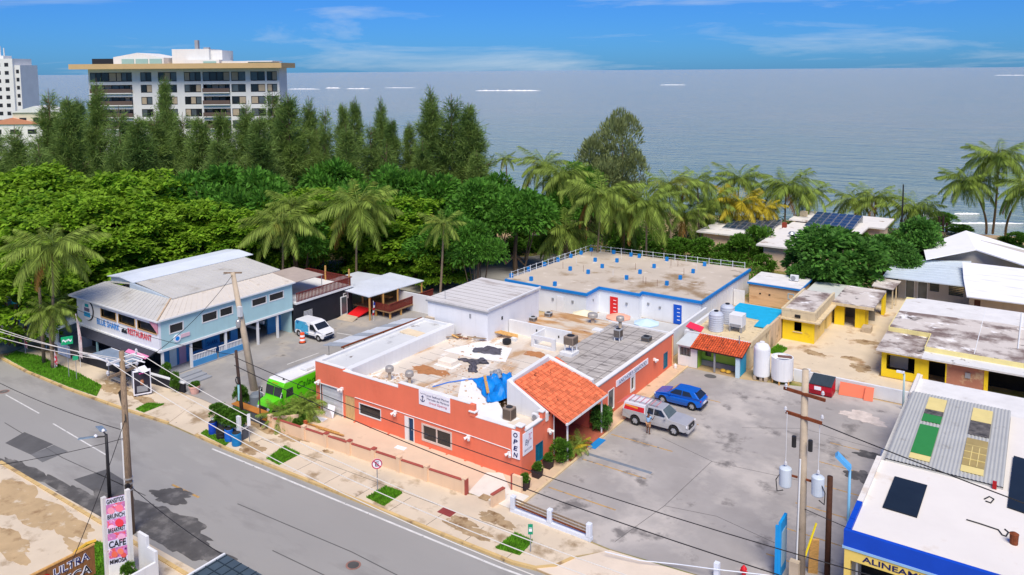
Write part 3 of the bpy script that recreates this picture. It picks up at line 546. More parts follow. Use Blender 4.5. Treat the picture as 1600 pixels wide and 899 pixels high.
for (x0, y0), (x1, y1) in ((rail[0], rail[1]), (rail[1], rail[2])):
    n = 14
    for k in range(n+1):
        x, y = x0+(x1-x0)*k/n, y0+(y1-y0)*k/n; B().cyl((x, y, 3.05), (x, y, 3.95), .035, n=6).build('rail_post', pm, BL)
    for z in (3.4, 3.85): bw.tube([(x0, y0, z), (x1, y1, z)], .018, 4)
bw.build('rail_wire', pm, BL, kind='stuff')
r = random.Random(5)
for k in range(16):
    x, y = r.uniform(-21, -6), r.uniform(38, 50); B().cyl((x, y, 3.05), (x, y, 3.9), .02, n=5).build('reinforcing_bar', rust if k % 3 else pm, BL)
# courtyard of the white building: deck wall, furniture
CW = B(); CW.box(-.75, -.5, 25.6, 36.6, 0, 2.5); CW.build('courtyard_wall', white, label='tall white courtyard wall running back from the coral corner', cat='wall')
B().box(-13, -.8, 26, 36.5, 0, .06).build('courtyard_floor', mat('courtyard_paving', S(190, 190, 188), .9, .1, .6), kind='structure')
def parasol(px, py, z, col, lab, r0=1.35):
    q = G(px, py, z); t_ = thing('patio_parasol', (q.x, q.y, .06), lab, 'parasol', 'parasols in the white courtyard')
    b = B(); n = 8; b.add([(q.x, q.y, z+.35)]+[(q.x+r0*cos(2*pi*i/n), q.y+r0*sin(2*pi*i/n), z-.1) for i in range(n)]+[(q.x, q.y, z+.31)]+[(q.x+r0*cos(2*pi*i/n), q.y+r0*sin(2*pi*i/n), z-.2) for i in range(n)],
        [(0, 1+i, 1+(i+1) % n) for i in range(n)]+[(n+1, n+2+(i+1) % n, n+2+i) for i in range(n)]+[(1+i, n+2+i, n+2+(i+1) % n, 1+(i+1) % n) for i in range(n)])
    b.build('canopy', flat('parasol_%d' % col[2], col, .8), t_); B().cyl((q.x, q.y, .06), (q.x, q.y, z+.3), .03).build('pole', metal, t_); B().cyl((q.x, q.y, .06), (q.x, q.y, .14), .3, n=14).build('base', grey_paint, t_)
parasol(913, 489, 2.2, (238, 230, 196), 'cream patio parasol behind the roof ventilator'); parasol(966, 494, 2.2, (240, 178, 150), 'peach patio parasol below the red door'); parasol(1010, 503, 2.2, (200, 226, 242), 'pale blue patio parasol left of the blue door')
# ================================================================ two storey shark restaurant
SH = thing('shark_restaurant', (-45, 4, 0), 'two storey white and pale blue restaurant with grey metal hip roof and blue red sign', 'restaurant')
paleblue = mat('pale_blue_siding', S(172, 208, 212), .75, .04, .8, streak=.06); bluewall = mat('blue_wall', S(70, 142, 196), .75, .08, .8)
greyroof = mat('grey_metal_roof', S(196, 194, 188), .6, .06, .5, spots=[(S(170, 164, 152), .4, .56, .15)], streak=0); whiteroof = mat('pale_metal_roof', S(214, 222, 230), .55, .05, .5)
nearblack = mat('near_black_wall', S(34, 36, 44), .75, .15, 1); redwood = mat('red_brown_wood', S(112, 44, 36), .8, .2, 4)
def sp(name, b, m, **k): return b.build(name, m, SH, **k)
fw = [(-47.3, -44.6, 4.2, 5.0), (-44.1, -41.3, 4.2, 5.0), (-40.8, -37.75, 4.2, 5.0)]
sp('front_wall', B().wall('x', -3.6, -3.4, -52, -37.4, 2.7, 5.5, fw), mat('sign_wall_white', (.80, .81, .85), .7, .03, .6))
rw = [(-2.6, -1.1, 3.9, 4.85), (.8, 2.55, 4.0, 4.95), (2.75, 4.3, 4.05, 4.95), (6.5, 8.4, 4.1, 4.95), (8.65, 10.6, 4.1, 4.95)]
sp('side_wall', B().wall('y', -37.6, -37.4, -3.4, 11.7, 2.7, 5.5, rw), paleblue)
sp('side_wall', B().box(-52, -51.8, -3.4, 11.7, 0, 5.5), white); sp('rear_wall', B().box(-51.8, -37.6, 11.5, 11.7, 0, 5.5), paleblue)
sp('floor_slab', B().box(-51.8, -37.6, -3.4, 11.5, 2.7, 2.85), white); sp('ceiling', B().box(-51.8, -37.6, -3.4, 11.5, 5.3, 5.45), white)
for a0, a1, z0, z1 in fw:
    sp('window_frame', B().box(a0-.08, a0, -3.66, -3.38, z0, z1).box(a1, a1+.08, -3.66, -3.38, z0, z1).box(a0-.08, a1+.08, -3.67, -3.38, z0-.08, z0), mat('tan_frame', S(196, 160, 112), .7))
for i, (a0, a1, z0, z1) in enumerate(rw): window(SH, 'y', -37.4, a0, a1, z0, z1, white, glass, 1, .09, .12, 1)
b = B(); b.box(-51, -38, 1, 9, 2.86, 3.6); sp('bar_counter', b, mat('teal_counter', S(24, 110, 110), .6))
sp('beam', B().box(-37.65, -37.3, -3.7, 11.8, 2.5, 2.69), white); sp('beam', B().box(-52, -37.65, -3.72, -3.45, 2.55, 2.69), white)
# roofs
def ribs(b, q, n, h=.03, w_=.05):                       # standing seams across a roof quad a-b (eave) d-c (ridge)
    a_, b_, c_, d_ = [Vector(p) for p in q]
    for i in range(n+1):
        p0 = a_+(b_-a_)*i/n; p1 = d_+(c_-d_)*i/n; u = (b_-a_).normalized()*w_/2; up = (b_-a_).cross(d_-a_).normalized()
        if up.z < 0: up = -up
        b.add([p0-u, p0+u, p1+u, p1-u, p0-u+up*h, p0+u+up*h, p1+u+up*h, p1-u+up*h], [(4, 5, 6, 7), (0, 1, 5, 4), (1, 2, 6, 5), (2, 3, 7, 6), (3, 0, 4, 7)])
    return b
qs = [([(-53, -3.85, 5.55), (-37.2, -3.85, 5.55), (-41.2, 0, 6.02), (-53, 0, 6.02)], greyroof, 22), ([(-37.2, -3.85, 5.55), (-37.1, 11.9, 5.55), (-41.2, 11.9, 6.02), (-41.2, 0, 6.02)], mat('cream_metal_roof', S(214, 206, 194), .6, .06, .5, spots=[(S(190, 176, 158), .5, .58, .12)]), 24),
      ([(-40.9, 0.02, 6.12), (-40.9, 13, 6.12), (-48.4, 13.6, 6.56), (-48.4, .5, 6.56)], greyroof, 20), ([(-52.6, .3, 6.62), (-48.0, .3, 6.62), (-48.0, 14.7, 6.62), (-50.3, 14.7, 6.85)][:0], whiteroof, 0)]
for q, m, n in qs:
    if q: r_ = sp('roof', B().slab(q, .1), m); ribs(B(), q, n).build('roof_seam', m, r_, kind='stuff')
sp('roof_gable', B().add([(-40.9, 0.0, 6.0), (-48.4, .0, 6.0), (-48.4, .0, 6.55), (-40.9, .25, 6.0), (-48.4, .25, 6.0), (-48.4, .25, 6.55)], [(0, 2, 1), (3, 4, 5), (0, 3, 5, 2), (0, 1, 4, 3), (1, 2, 5, 4)]), mat('grey_gable', S(176, 190, 204), .7))
sp('roof', B().slab([(-53, 0, 6.0), (-48.4, 0, 6.5), (-48.4, 13, 6.5), (-53, 12, 6.0)], .08), greyroof)
for q in ([(-50.5, .1, 6.86), (-47.9, .1, 6.62), (-47.9, 14.8, 6.62), (-50.5, 14.8, 6.86)], [(-52.9, .1, 6.62), (-50.5, .1, 6.86), (-50.5, 14.8, 6.86), (-52.9, 14.8, 6.62)]):
    r_ = sp('ridge_roof', B().slab(q, .07), whiteroof)
sp('ridge_gable', B().ext([(-52.6, 6.0), (-48.1, 6.5), (-48.1, 6.58), (-50.5, 6.78), (-52.6, 6.58)], 'y', .35, 14.5), MATS['grey_gable'])
sp('eave_trim', B().box(-53, -37.2, -3.95, -3.86, 5.42, 5.56).box(-37.19, -37.1, -3.95, 11.95, 5.42, 5.56), white)
sp('hip_cap', B().tube([(-37.2, -3.85, 5.58), (-41.2, 0, 6.05)], .09, 6), mat('tan_flashing', S(206, 180, 148), .6))
# sign lettering
bl_ = flat('letter_blue', (22, 140, 226), .5); rd_ = flat('letter_red', (226, 22, 54), .5)
text(SH, 'BLUE SHARK', (-48.1, -3.62, 3.32), (1, 0, 0), (0, 0, 1), .62, bl_, width=4.1, bold=.015, depth=.05)
text(SH, 'RESTAURANT', (-42.55, -3.62, 3.32), (1, 0, 0), (0, 0, 1), .62, rd_, width=4.0, bold=.015, depth=.05)
sk = sp('shark_emblem', B().ext([(-43.7, 3.3), (-42.75, 3.3), (-42.85, 3.75), (-43.1, 3.5), (-43.3, 3.72), (-43.6, 3.6)], 'y', -3.66, -3.61), nearblack)
lg = sp('round_sign', B().cyl((-49.8, -3.6, 4.4), (-49.8, -3.72, 4.4), .98, n=28), signw)
B().cyl((-49.75, -3.55, 4.38), (-49.75, -3.68, 4.38), 1.03, n=28).build('rim', nearblack, lg)
for z0, z1, col, w_ in ((4.75, 5.05, (20, 170, 180), .35), (4.3, 4.65, (110, 100, 130), .5), (3.75, 4.2, (40, 170, 226), .6)): B().box(-49.8-w_, -49.8+w_, -3.74, -3.725, z0, z1).build('print', flat('print_%d' % col[0], col, .6), lg)
ps = sp('corner_poster', B().add([(-38.8, -3.69, 5.2), (-37.45, -3.69, 5.2), (-37.45, -3.69, 4.25), (-38.8, -3.64, 5.2), (-37.45, -3.64, 5.2), (-37.45, -3.64, 4.25)], [(0, 2, 1), (3, 4, 5), (0, 1, 4, 3), (1, 2, 5, 4), (2, 0, 3, 5)]), flat('poster_pink', (220, 150, 166), .6, var=.25))
sg = sp('side_sign', B().cyl((-37.4, -1.85, 3.35), (-37.32, -1.85, 3.35), .36, n=18), signw); B().box(-37.4, -37.33, -1.45, -.55, 3.28, 3.62).build('name_board', flat('pink_board', (226, 190, 200), .6), sg)
B().cyl((-37.31, -1.85, 3.35), (-37.3, -1.85, 3.35), .2, n=14).build('print', bl_, sg)
# ground floor
g = B(); g.wall('y', -39.4, -39.2, -2.4, 11.5, 0, 2.7, [(-1.6, -.9, .1, 2.1), (.6, 2.0, .8, 2.2), (3.9, 5.2, .8, 2.2), (6.0, 9.8, 0, 2.5)]); sp('ground_wall', g, bluewall)
sp('ground_wall', B().wall('x', -2.4, -2.2, -51.8, -39.2, 0, 2.7, [(-50, -45.5, .7, 2.3), (-45, -40.5, .4, 2.3)]), nearblack)
sp('counter', B().box(-42.5, -38.9, 8.2, 8.6, 1.0, 1.1).box(-42, -39.5, 9.4, 9.6, 1.2, 1.5), white)
sp('door', B().box(-39.2, -39.12, -1.6, -.9, .1, 2.1), flat('pale_door', (210, 226, 226), .6)); sp('door', B().box(-39.2, -39.12, -.6, .1, .1, 2.1), flat('lilac_door', (196, 160, 184), .6))
ph = sp('wall_poster', B().box(-39.2, -39.1, 2.3, 3.7, .9, 2.5), flat('poster_blue', (30, 130, 190), .6, var=.15)); text(ph, 'SHARK', (-39.1, 2.4, 1.0), (0, 1, 0), (0, 0, 1), .4, ink, width=1.2)
for y in (-3.3, -.4, 3.4, 7.2, 9.7): sp('post', B().box(-37.62, -37.42, y-.1, y+.1, 0, 2.5), white)
for y0, y1 in ((-.3, 2.3), (2.6, 5.9)):
    sp('railing_base', B().box(-37.6, -37.4, y0, y1, 0, .65), bluewall); b = B(); n = int((y1-y0)/.17)
    for k in range(n): b.box(-37.53, -37.47, y0+.05+k*.17, y0+.13+k*.17, .65, 1.15)
    b.box(-37.56, -37.44, y0, y1, 1.15, 1.22); sp('picket', b, white, kind='stuff')
sp('porch_floor', B().box(-39.2, -37.3, -3.2, 6, 0, .08), grey_paint)
# street terrace: black wall with white rails, awning, steps
tz = [(-48.4, -5.4), (-40, -4.8), (-32.8, -4.15)]
for i in range(2):
    (x0, y0), (x1, y1) = tz[i], tz[i+1]; L_ = sqrt((x1-x0)**2+(y1-y0)**2); a = atan2(y1-y0, x1-x0)
    sp('terrace_wall', B().obox(((x0+x1)/2, (y0+y1)/2, .4), (L_, .2, .8), a), nearblack); sp('terrace_rail', B().obox(((x0+x1)/2, (y0+y1)/2, .87), (L_, .26, .1), a), white)
sp('terrace_floor', B().prism([(-48.3, -5.3), (-40, -4.7), (-36, -4.4), (-37.4, -2.5), (-48.3, -2.5)], 0, .3), nearblack)
aw = sp('awning', B().slab([(-51, -4.6, 2.1), (-38, -4.6, 2.1), (-38, -3.65, 2.55), (-51, -3.65, 2.55)], .05), mat('dark_awning', S(58, 60, 72), .8, .1, 2)); B().slab([(-41.4, -4.66, 2.12), (-38, -4.66, 2.12), (-38, -4.3, 2.3), (-41.4, -4.3, 2.3)], .04).build('awning_panel', flat('awning_pink', (220, 130, 176), .7), aw)
for x in (-46.8, -42.5): sp('post', B().box(x-.07, x+.07, -4.5, -4.36, .3, 2.15), flat('teal_post', (130, 170, 176), .6))
for k in range(3): sp('step', B().box(-36.2+k*.75, -35.4+k*.75, -3.2, -.7, 0, .34-.11*k), mat('grey_step', S(150, 154, 160), .85, .08, 1))
# rear extension with roof deck
sp('extension_wall', B().wall('y', -37.4, -37.2, 11.7, 20.2, 0, 3.05, [(13.0, 14.2, .9, 2.1), (18.8, 19.6, 1.9, 2.6)]), nearblack); sp('extension_wall', B().box(-44.5, -37.4, 20.0, 20.2, 0, 3.05), mat('navy_wall', S(36, 48, 66), .8, .1, 1)); sp('extension_wall', B().box(-44.5, -44.3, 11.7, 20, 0, 3.05), nearblack)
window(SH, 'y', -37.2, 18.8, 19.6, 1.9, 2.6, white, glass2, 1, .09, .1, 1)
b = B()
for k in range(8): b.obox((-37.19, 13.6, .98+k*.14), (.03, 1.2, .1), ry=.5)
sp('louvre', b, white, kind='stuff'); sp('deck', B().box(-44.6, -37.05, 11.9, 20.3, 3.05, 3.25), white)
for ax, c, a0, a1 in (('y', -37.15, 12, 20.2), ('x', 20.15, -44.5, -37.2), ('y', -44.5, 12, 20.2)):
    b = B(); n = int((a1-a0)/.2)
    for k in range(n):
        a = a0+.1+k*.2
        b.box(c-.02, c+.02, a-.06, a+.06, 3.3, 4.2) if ax == 'y' else b.box(a-.06, a+.06, c-.02, c+.02, 3.3, 4.2)
    if ax == 'y': b.box(c-.05, c+.05, a0, a1, 4.2, 4.28)
    else: b.box(a0, a1, c-.05, c+.05, 4.2, 4.28)
    sp('deck_picket', b, redwood, kind='stuff')
for x, y, h in ((-44.4, 14.5, 5.6), (-37.3, 19.9, 5.2), (-41.5, 20.1, 5.0)): sp('deck_post', B().box(x-.07, x+.07, y-.07, y+.07, 3.25, h), wood)
sp('deck_roof', B().slab([(-43.6, 12, 5.25), (-38.6, 12, 5.05), (-38.6, 17.2, 5.0), (-43.6, 17.2, 5.2)], .08), mat('brownish_roof', S(176, 162, 152), .75, .08, 1)); sp('deck_roof_post', B().cyl((-38.7, 17, 3.25), (-38.7, 17, 5.0), .04).cyl((-38.7, 12.2, 3.25), (-38.7, 12.2, 5.0), .04), metal)
sp('entrance_canopy', B().slab([(-55, -5.6, 2.6), (-51.9, -5.6, 2.6), (-51.9, -3.0, 2.95), (-55, -3.0, 2.95)], .06), whiteroof)
for x in (-54.8, -52.1): sp('canopy_post', B().cyl((x, -5.5, 0), (x, -5.5, 2.6), .04), white)
sp('banner_panel', B().box(-54.6, -52.2, -5.58, -5.54, .9, 2.4), signw); sp('banner_panel', B().box(-52.0, -49.6, -5.7, -5.66, .1, 1.3), flat('banner_pale', (214, 222, 240), .6))
# party pavilion
PV = thing('deck_pavilion', (-35, 24, 0), 'open timber deck pavilion with white metal roof and brown railing', 'pavilion')
rq = [(-38.2, 19.0, 2.95), (-33.3, 19.0, 2.75), (-32.6, 27.6, 2.75), (-38.2, 27.6, 2.95)]
r_ = B().slab(rq, .07).build('roof', mat('corrugated_white', S(206, 212, 220), .5, .06, .6), PV); ribs(B(), [rq[1], rq[2], rq[3], rq[0]], 30, .03, .06).build('roof_seam', MATS['corrugated_white'], r_, kind='stuff')
B().slab([(-42.6, 20.6, 2.75), (-38.3, 20.6, 2.85), (-38.3, 26.4, 2.85), (-42.6, 26.4, 2.75)], .06).build('rear_roof', MATS['corrugated_white'], PV)
B().box(-37.4, -31.6, 20.6, 28.2, .72, .85).build('deck_floor', mat('deck_board', S(150, 116, 84), .8, .2, 2, stretch=(5, .6, 1)), PV)
for x, y in ((-33.4, 19.2), (-33.2, 21.2), (-33, 23.4), (-32.8, 27.4), (-36.5, 21.2), (-36.5, 24.2), (-36.5, 27.4), (-34.8, 22.6)): B().box(x-.07, x+.07, y-.07, y+.07, 0, 2.75).build('post', wood, PV)
for x, y in ((-31.8, 20.8), (-31.8, 22.6), (-31.8, 24.6), (-31.7, 26.6), (-31.7, 28.0), (-34, 20.8)): B().box(x-.08, x+.08, y-.08, y+.08, 0, .72).build('deck_leg', wood, PV)
b = B()
for k in range(38): b.box(-31.7, -31.66, 20.65+k*.2, 20.8+k*.2, .9, 1.7)
for k in range(14): b.box(-34.4+k*.2, -34.25+k*.2, 20.6, 20.64, .9, 1.7)
b.build('railing_board', redwood, PV, kind='stuff'); B().box(-31.75, -31.6, 20.6, 28.2, 1.7, 1.77).build('handrail', redwood, PV)
B().slab([(-36.8, 18.6, .05), (-35.2, 18.6, .05), (-34.6, 20.6, .8), (-36.6, 20.6, .8)], .12).build('ramp', flat('red_ramp', (214, 26, 34), .6), PV); B().slab([(-37.0, 17.4, .02), (-34.6, 17.6, .02), (-34.8, 18.7, .3), (-36.9, 18.7, .3)], .1).build('ramp_apron', concrete, PV)
B().box(-37.15, -37.08, 18.3, 19.3, .1, 2.3).build('glazed_door', white, PV).data; B().box(-37.08, -37.05, 18.42, 19.18, .3, 2.2).build('door_pane', glass2, PV)
B().box(-34.6, -34.4, 20.2, 20.5, .9, 2.6).build('red_banner', flat('red_cloth', (150, 20, 34), .8), PV); B().box(-36.3, -34.0, 23.0, 23.6, 1.5, 1.56).build('bar_top', wood, PV)
fl = thing('pole_flag', (-32.9, 19.3, 0), 'small red white and blue flag hanging on a pole by the red ramp', 'flag'); B().cyl((-32.9, 19.3, 0), (-32.9, 19.3, 2.3), .03).build('pole', white, fl)
for k, c in enumerate(((30, 60, 160), (236, 236, 240), (206, 30, 50), (236, 236, 240), (206, 30, 50))): B().obox((-32.86, 19.3-.05*k+.1, 1.95-.28*k), (.03, .3, .3), .2).build('cloth', flat('flag_%d_%d' % c[:2], c, .8), fl)
# lean-to canopy beside the coral building
LT = thing('lean_to_canopy', (-26, 12, 0), 'sagging white panel canopy with a rusty beam beside the coral building', 'canopy')
for k in range(9):
    y = 7.4+k*1.16; z = 1.75; B().slab([(-28.0+.12*k, y, z), (-25.4+.06*k, y+.25, z+.35), (-25.4+.06*k, y+1.25, z+.35), (-28.0+.12*k, y+1.0, z)], .05).build('roof_panel', MATS['corrugated_white'] if k % 3 else mat('grey_panel', S(160, 168, 178), .5, .08, 1), LT)
B().tube([(-25.3, 7.3, 2.1), (-24.8, 18.2, 2.1)], .09, 6).build('beam', rust, LT)
for k in range(5): B().cyl((-25.2+.1*k, 7.5+k*2.6, 0), (-25.2+.1*k, 7.5+k*2.6, 2.1), .05).build('post', rust, LT); B().cyl((-27.6+.1*k, 7.8+k*2.4, 0), (-27.6+.1*k, 7.8+k*2.4, 1.75), .04).build('post', metal, LT)
# ================================================================ vehicles (built facing +x, origin on the ground between the axles)
tyre = mat('tyre_rubber', (.02, .02, .02), .9, .2, 3); alloy = mat('alloy_rim', (.62, .63, .65), .35, .1, 3, metal=.6); lampw = mat('lamp_clear', (.75, .77, .8), .15, .05, spec=.6); lampr = flat('lamp_red', (170, 20, 24), .25); carglass = mat('car_glass', (.02, .025, .03), .05, .1, spec=.8); plastic = mat('black_plastic', (.03, .03, .032), .6, .1, 3); chrome = mat('chrome', (.7, .71, .73), .2, .05, metal=.9)
def loft(b, prof, wf):
    n = len(prof); return b.add([(x, wf(x, z), z) for x, z in prof]+[(x, -wf(x, z), z) for x, z in prof], [tuple(range(n)), tuple(range(n, 2*n))[::-1]]+[(i, i+n, (i+1) % n+n, (i+1) % n) for i in range(n)])
def arch(cx, r, zc, z0, n=7): 
    a0 = math.asin((zc-z0)/r) if zc > z0 else 0
    return [(cx+r*cos(pi+a0-(pi+2*a0)*k/n), zc+r*sin(pi+a0-(pi+2*a0)*k/n)) if False else (cx-r*cos((pi)*k/n), zc+r*sin(pi*k/n)) for k in range(n+1)]
def wheel(parent, x, y, r, wd, side):
    b = B(); n = 20
    prof = [(r*.62, -wd/2), (r*.93, -wd/2), (r, -wd/2+.03), (r, wd/2-.03), (r*.93, wd/2), (r*.62, wd/2)]
    b.add([(x+p*cos(2*pi*i/n), y+q, r+p*sin(2*pi*i/n)) for p, q in prof for i in range(n)], [(k*n+i, k*n+(i+1) % n, (k+1) % 6*n+(i+1) % n, (k+1) % 6*n+i) for k in range(6) for i in range(n)])
    wh = b.build('wheel', tyre, parent, local=True)
    c = B(); yo = y+side*(wd/2-.045)
    for k in range(6):
        a = 2*pi*k/6; c.obox((x+cos(a)*r*.33, yo, r+sin(a)*r*.33), (r*.56, .05, r*.2), ry=-a)
    c.cyl((x, yo-.02, r), (x, yo+side*.03, r), r*.16, n=10); c.cyl((x, y, r), (x, yo-side*.03, r), r*.6, n=16)
    c.build('rim', alloy, wh, local=True)
def side_glass(parent, pts, wf, m=carglass, name='side_window'):
    for s in (1, -1):
        q = [(x, s*(wf(x, z)+.012), z) for x, z in pts]; n = len(q); qi = [(x, s*(wf(x, z)-.02), z) for x, z in pts]
        B().add(q+qi, [tuple(range(n)), tuple(range(n, 2*n))[::-1]]+[(i, (i+1) % n, (i+1) % n+n, i+n) for i in range(n)]).build(name, m, parent, local=True)
def cross_glass(parent, x0, z0, x1, z1, wf, m=carglass, name='windshield', ins=.07, push=.014):
    dx, dz = x1-x0, z1-z0; l = sqrt(dx*dx+dz*dz); nx, nz = abs(dz)/l*(1 if name == 'windshield' else -1), abs(dx)/l
    a = (x0+dx*.06+nx*push, z0+dz*.06+nz*push); c = (x0+dx*.92+nx*push, z0+dz*.92+nz*push); w0, w1 = wf(*a)-ins, wf(*c)-ins
    q = [(a[0], -w0, a[1]), (a[0], w0, a[1]), (c[0], w1, c[1]), (c[0], -w1, c[1])]; qi = [(x-nx*.03, y, z-nz*.03) for x, y, z in q]
    B().add(q+qi, [(0, 1, 2, 3), (7, 6, 5, 4), (0, 4, 5, 1), (1, 5, 6, 2), (2, 6, 7, 3), (3, 7, 4, 0)]).build(name, m, parent, local=True)
def auto(name, loc, rz, label, cat): 
    e = thing(name, loc, label, cat, None, rz); return e
def wh4(v, wb, tr, r, wd):
    for x in (-wb/2, wb/2):
        for s in (1, -1): wheel(v, x, s*tr, r, wd, s)
def mirrors(v, x, z, w_, m):
    for s in (1, -1): B().obox((x, s*(w_+.12), z), (.12, .2, .15)).build('mirror', m, v, local=True, bevel=.03)
def lights(v, xf, zf, xr, zr, w_, hf=.16, hr=.25):
    for s in (1, -1):
        B().obox((xf, s*w_, zf), (.12, .34, hf), rz=-s*.35).build('headlight', lampw, v, local=True, bevel=.02); B().obox((xr, s*(w_+.02), zr), (.08, .2, hr)).build('taillight', lampr, v, local=True, bevel=.02)
# silver pickup with camper shell
silver = mat('silver_paint', (.50, .50, .51), .35, .04, 2, metal=.25, coat=.6)
V = auto('pickup_truck', (4.47, 12.68, 0), 0, 'silver pickup truck with a red and white camper shell at the coral wall', 'pickup truck')
wf = lambda x, z: .93-.05*max(0, (z-.75)/.4)-.04*max(0, (.5-z)/.2)-.10*max(0, (x-2.35)/.4)
prof = [(-2.72, .55), (-2.1, .45)]+arch(-1.62, .44, .45, .45)+[(-1.1, .42), (1.1, .42)]+arch(1.62, .44, .45, .45)+[(2.4, .42), (2.68, .5), (2.7, .8), (2.6, 1.02), (1.9, 1.12), (1.1, 1.15), (-2.72, 1.1)]
loft(B(), prof, wf).build('body', silver, V, local=True, bevel=.03)
gw = lambda x, z: .88-.22*(z-1.12)/.62
loft(B(), [(-.75, 1.12), (1.2, 1.14), (.55, 1.74), (-.62, 1.76)], gw).build('cab', silver, V, local=True, bevel=.03)
side_glass(V, [(-.62, 1.22), (-.12, 1.22), (-.12, 1.64), (-.56, 1.64)], gw); side_glass(V, [(-.04, 1.22), (.95, 1.22), (.52, 1.64), (-.04, 1.64)], gw); cross_glass(V, 1.2, 1.14, .55, 1.74, gw, mat('windscreen', (.10, .13, .13), .06, .2, spec=.7))
sw = lambda x, z: .90-.10*(z-1.1)/.62
loft(B(), [(-2.72, 1.1), (-.8, 1.1), (-.8, 1.74), (-2.6, 1.72)], sw).build('camper_shell', flat('shell_white', (216, 216, 222), .4), V, local=True, bevel=.03)
side_glass(V, [(-2.6, 1.16), (-.86, 1.16), (-.86, 1.55), (-2.5, 1.55)], sw, flat('shell_red', (206, 46, 52), .4, var=.2), 'shell_panel'); side_glass(V, [(-2.5, 1.46), (-1.4, 1.36), (-1.4, 1.5), (-2.48, 1.54)], lambda x, z: sw(x, z)+.01, flat('shell_orange', (232, 150, 60), .5), 'shell_stripe')
B().obox((-2.95, 0, 1.55), (.6, 1.6, .04), ry=-.5).build('shell_hatch', flat('hatch_pink', (226, 120, 116), .4), V, local=True)
for y in (-.55, .55): B().box(-2.3, .2, y-.02, y+.02, 1.82, 1.86).build('roof_rack', metal, V, local=True)
for k in range(6): B().box(-2.3+k*.45, -2.26+k*.45, -.6, .6, 1.77, 1.82).build('rack_bar', flat('ladder_pink', (216, 140, 150), .5), V, local=True)
B().box(2.66, 2.74, -.5, .5, .62, .95).build('grille', plastic, V, local=True); B().box(2.6, 2.8, -.85, .85, .38, .58).build('front_bumper', silver, V, local=True, bevel=.04); B().box(-2.82, -2.68, -.85, .85, .45, .62).build('rear_bumper', chrome, V, local=True)
wh4(V, 3.24, .8, .38, .26); mirrors(V, .95, 1.25, .9, silver); lights(V, 2.6, .88, -2.72, .95, .74)
B().box(2.742, 2.75, -.12, .12, .74, .84).build('emblem', chrome, V, local=True)
# blue crossover
bluep = mat('blue_paint', (.006, .12, .55), .25, .05, 2, metal=.1, coat=.8)
V = auto('blue_car', (4.3, 17.6, 0), pi, 'bright blue crossover car parked nose to the coral wall', 'car')
wf = lambda x, z: .88-.08*max(0, (z-.75)/.25)-.05*max(0, (.45-z)/.2)-.14*max(0, (abs(x)-1.7)/.4)
prof = [(-2.05, .4), (-1.75, .3)]+arch(-1.29, .37, .36, .36)+[(-.85, .26), (.85, .26)]+arch(1.29, .37, .36, .36)+[(1.85, .28), (2.1, .42), (2.12, .65), (2.0, .82), (1.4, .95), (.85, 1.02), (-1.9, 1.02), (-2.1, .85)]
loft(B(), prof, wf).build('body', bluep, V, local=True, bevel=.05)
gw = lambda x, z: .80-.20*(z-1.0)/.52
loft(B(), [(-1.95, 1.0), (.95, 1.0), (.25, 1.5), (-.5, 1.54), (-1.4, 1.48)], gw).build('cabin', bluep, V, local=True, bevel=.06)
side_glass(V, [(-1.3, 1.08), (-.42, 1.06), (-.42, 1.42), (-1.0, 1.40)], gw); side_glass(V, [(-.36, 1.06), (.72, 1.06), (.2, 1.43), (-.36, 1.43)], gw); cross_glass(V, .95, 1.0, .25, 1.5, gw); cross_glass(V, -1.95, 1.02, -1.4, 1.48, gw, name='rear_window')
B().obox((-1.42, 0, 1.49), (.3, 1.05, .03)).build('spoiler', bluep, V, local=True)
B().box(2.06, 2.14, -.45, .45, .4, .62).build('grille', plastic, V, local=True); B().box(-2.12, -2.04, -.3, .3, .55, .68).build('number_plate', white, V, local=True); B().box(-2.1, -1.98, -.75, .75, .28, .42).build('rear_bumper', plastic, V, local=True)
wh4(V, 2.58, .76, .34, .22); mirrors(V, .6, 1.05, .82, bluep); lights(V, 1.98, .72, -2.0, .86, .64, .12, .14)
# white van with a blue rear wrap
vanw = mat('van_white', (.78, .79, .81), .35, .04, 2, coat=.4); wrapb = mat('van_wrap', S(70, 164, 204), .4, .15, 1.2, spots=[(S(206, 92, 70), 1.5, .60, .05), (S(30, 90, 150), 1.1, .58, .06)])
V = auto('delivery_van', (-34.45, 12.05, 0), 0, 'white delivery van with a colourful blue wrap on its rear half', 'van')
wf = lambda x, z: .90-.10*max(0, (z-1.0)/.8)-.05*max(0, (.45-z)/.2)-.14*max(0, (x-1.7)/.5)
prof = [(-2.1, .45), (-1.9, .32)]+arch(-1.5, .36, .36, .36)+[(-1.0, .28), (1.0, .28)]+arch(1.5, .36, .36, .36)+[(2.05, .3), (2.22, .45), (2.2, .8), (2.05, 1.0), (1.45, 1.14), (.75, 1.72), (.3, 1.84), (-1.9, 1.84), (-2.12, 1.6)]
loft(B(), prof, wf).build('body', vanw, V, local=True, bevel=.05)
side_glass(V, [(.25, 1.08), (1.25, 1.08), (.72, 1.6), (.25, 1.62)], wf); cross_glass(V, 1.45, 1.14, .75, 1.72, wf, ins=.1); side_glass(V, [(-2.04, .42), (-1.92, .8), (-1.08, .8), (-.95, .5), (.1, .5), (-.1, 1.5), (-.4, 1.72), (-1.9, 1.72), (-2.04, 1.5)], wf, wrapb, 'wrap_panel'); side_glass(V, [(-1.0, .3), (1.05, .3), (1.05, .5), (-1.0, .5)], wf, mat('navy_wrap', S(30, 44, 70), .4), 'sill_panel')
B().box(2.16, 2.26, -.7, .7, .35, .58).build('front_bumper', mat('navy_wrap', S(30, 44, 70)), V, local=True, bevel=.04); B().box(2.17, 2.23, -.45, .45, .68, .8).build('grille', plastic, V, local=True)
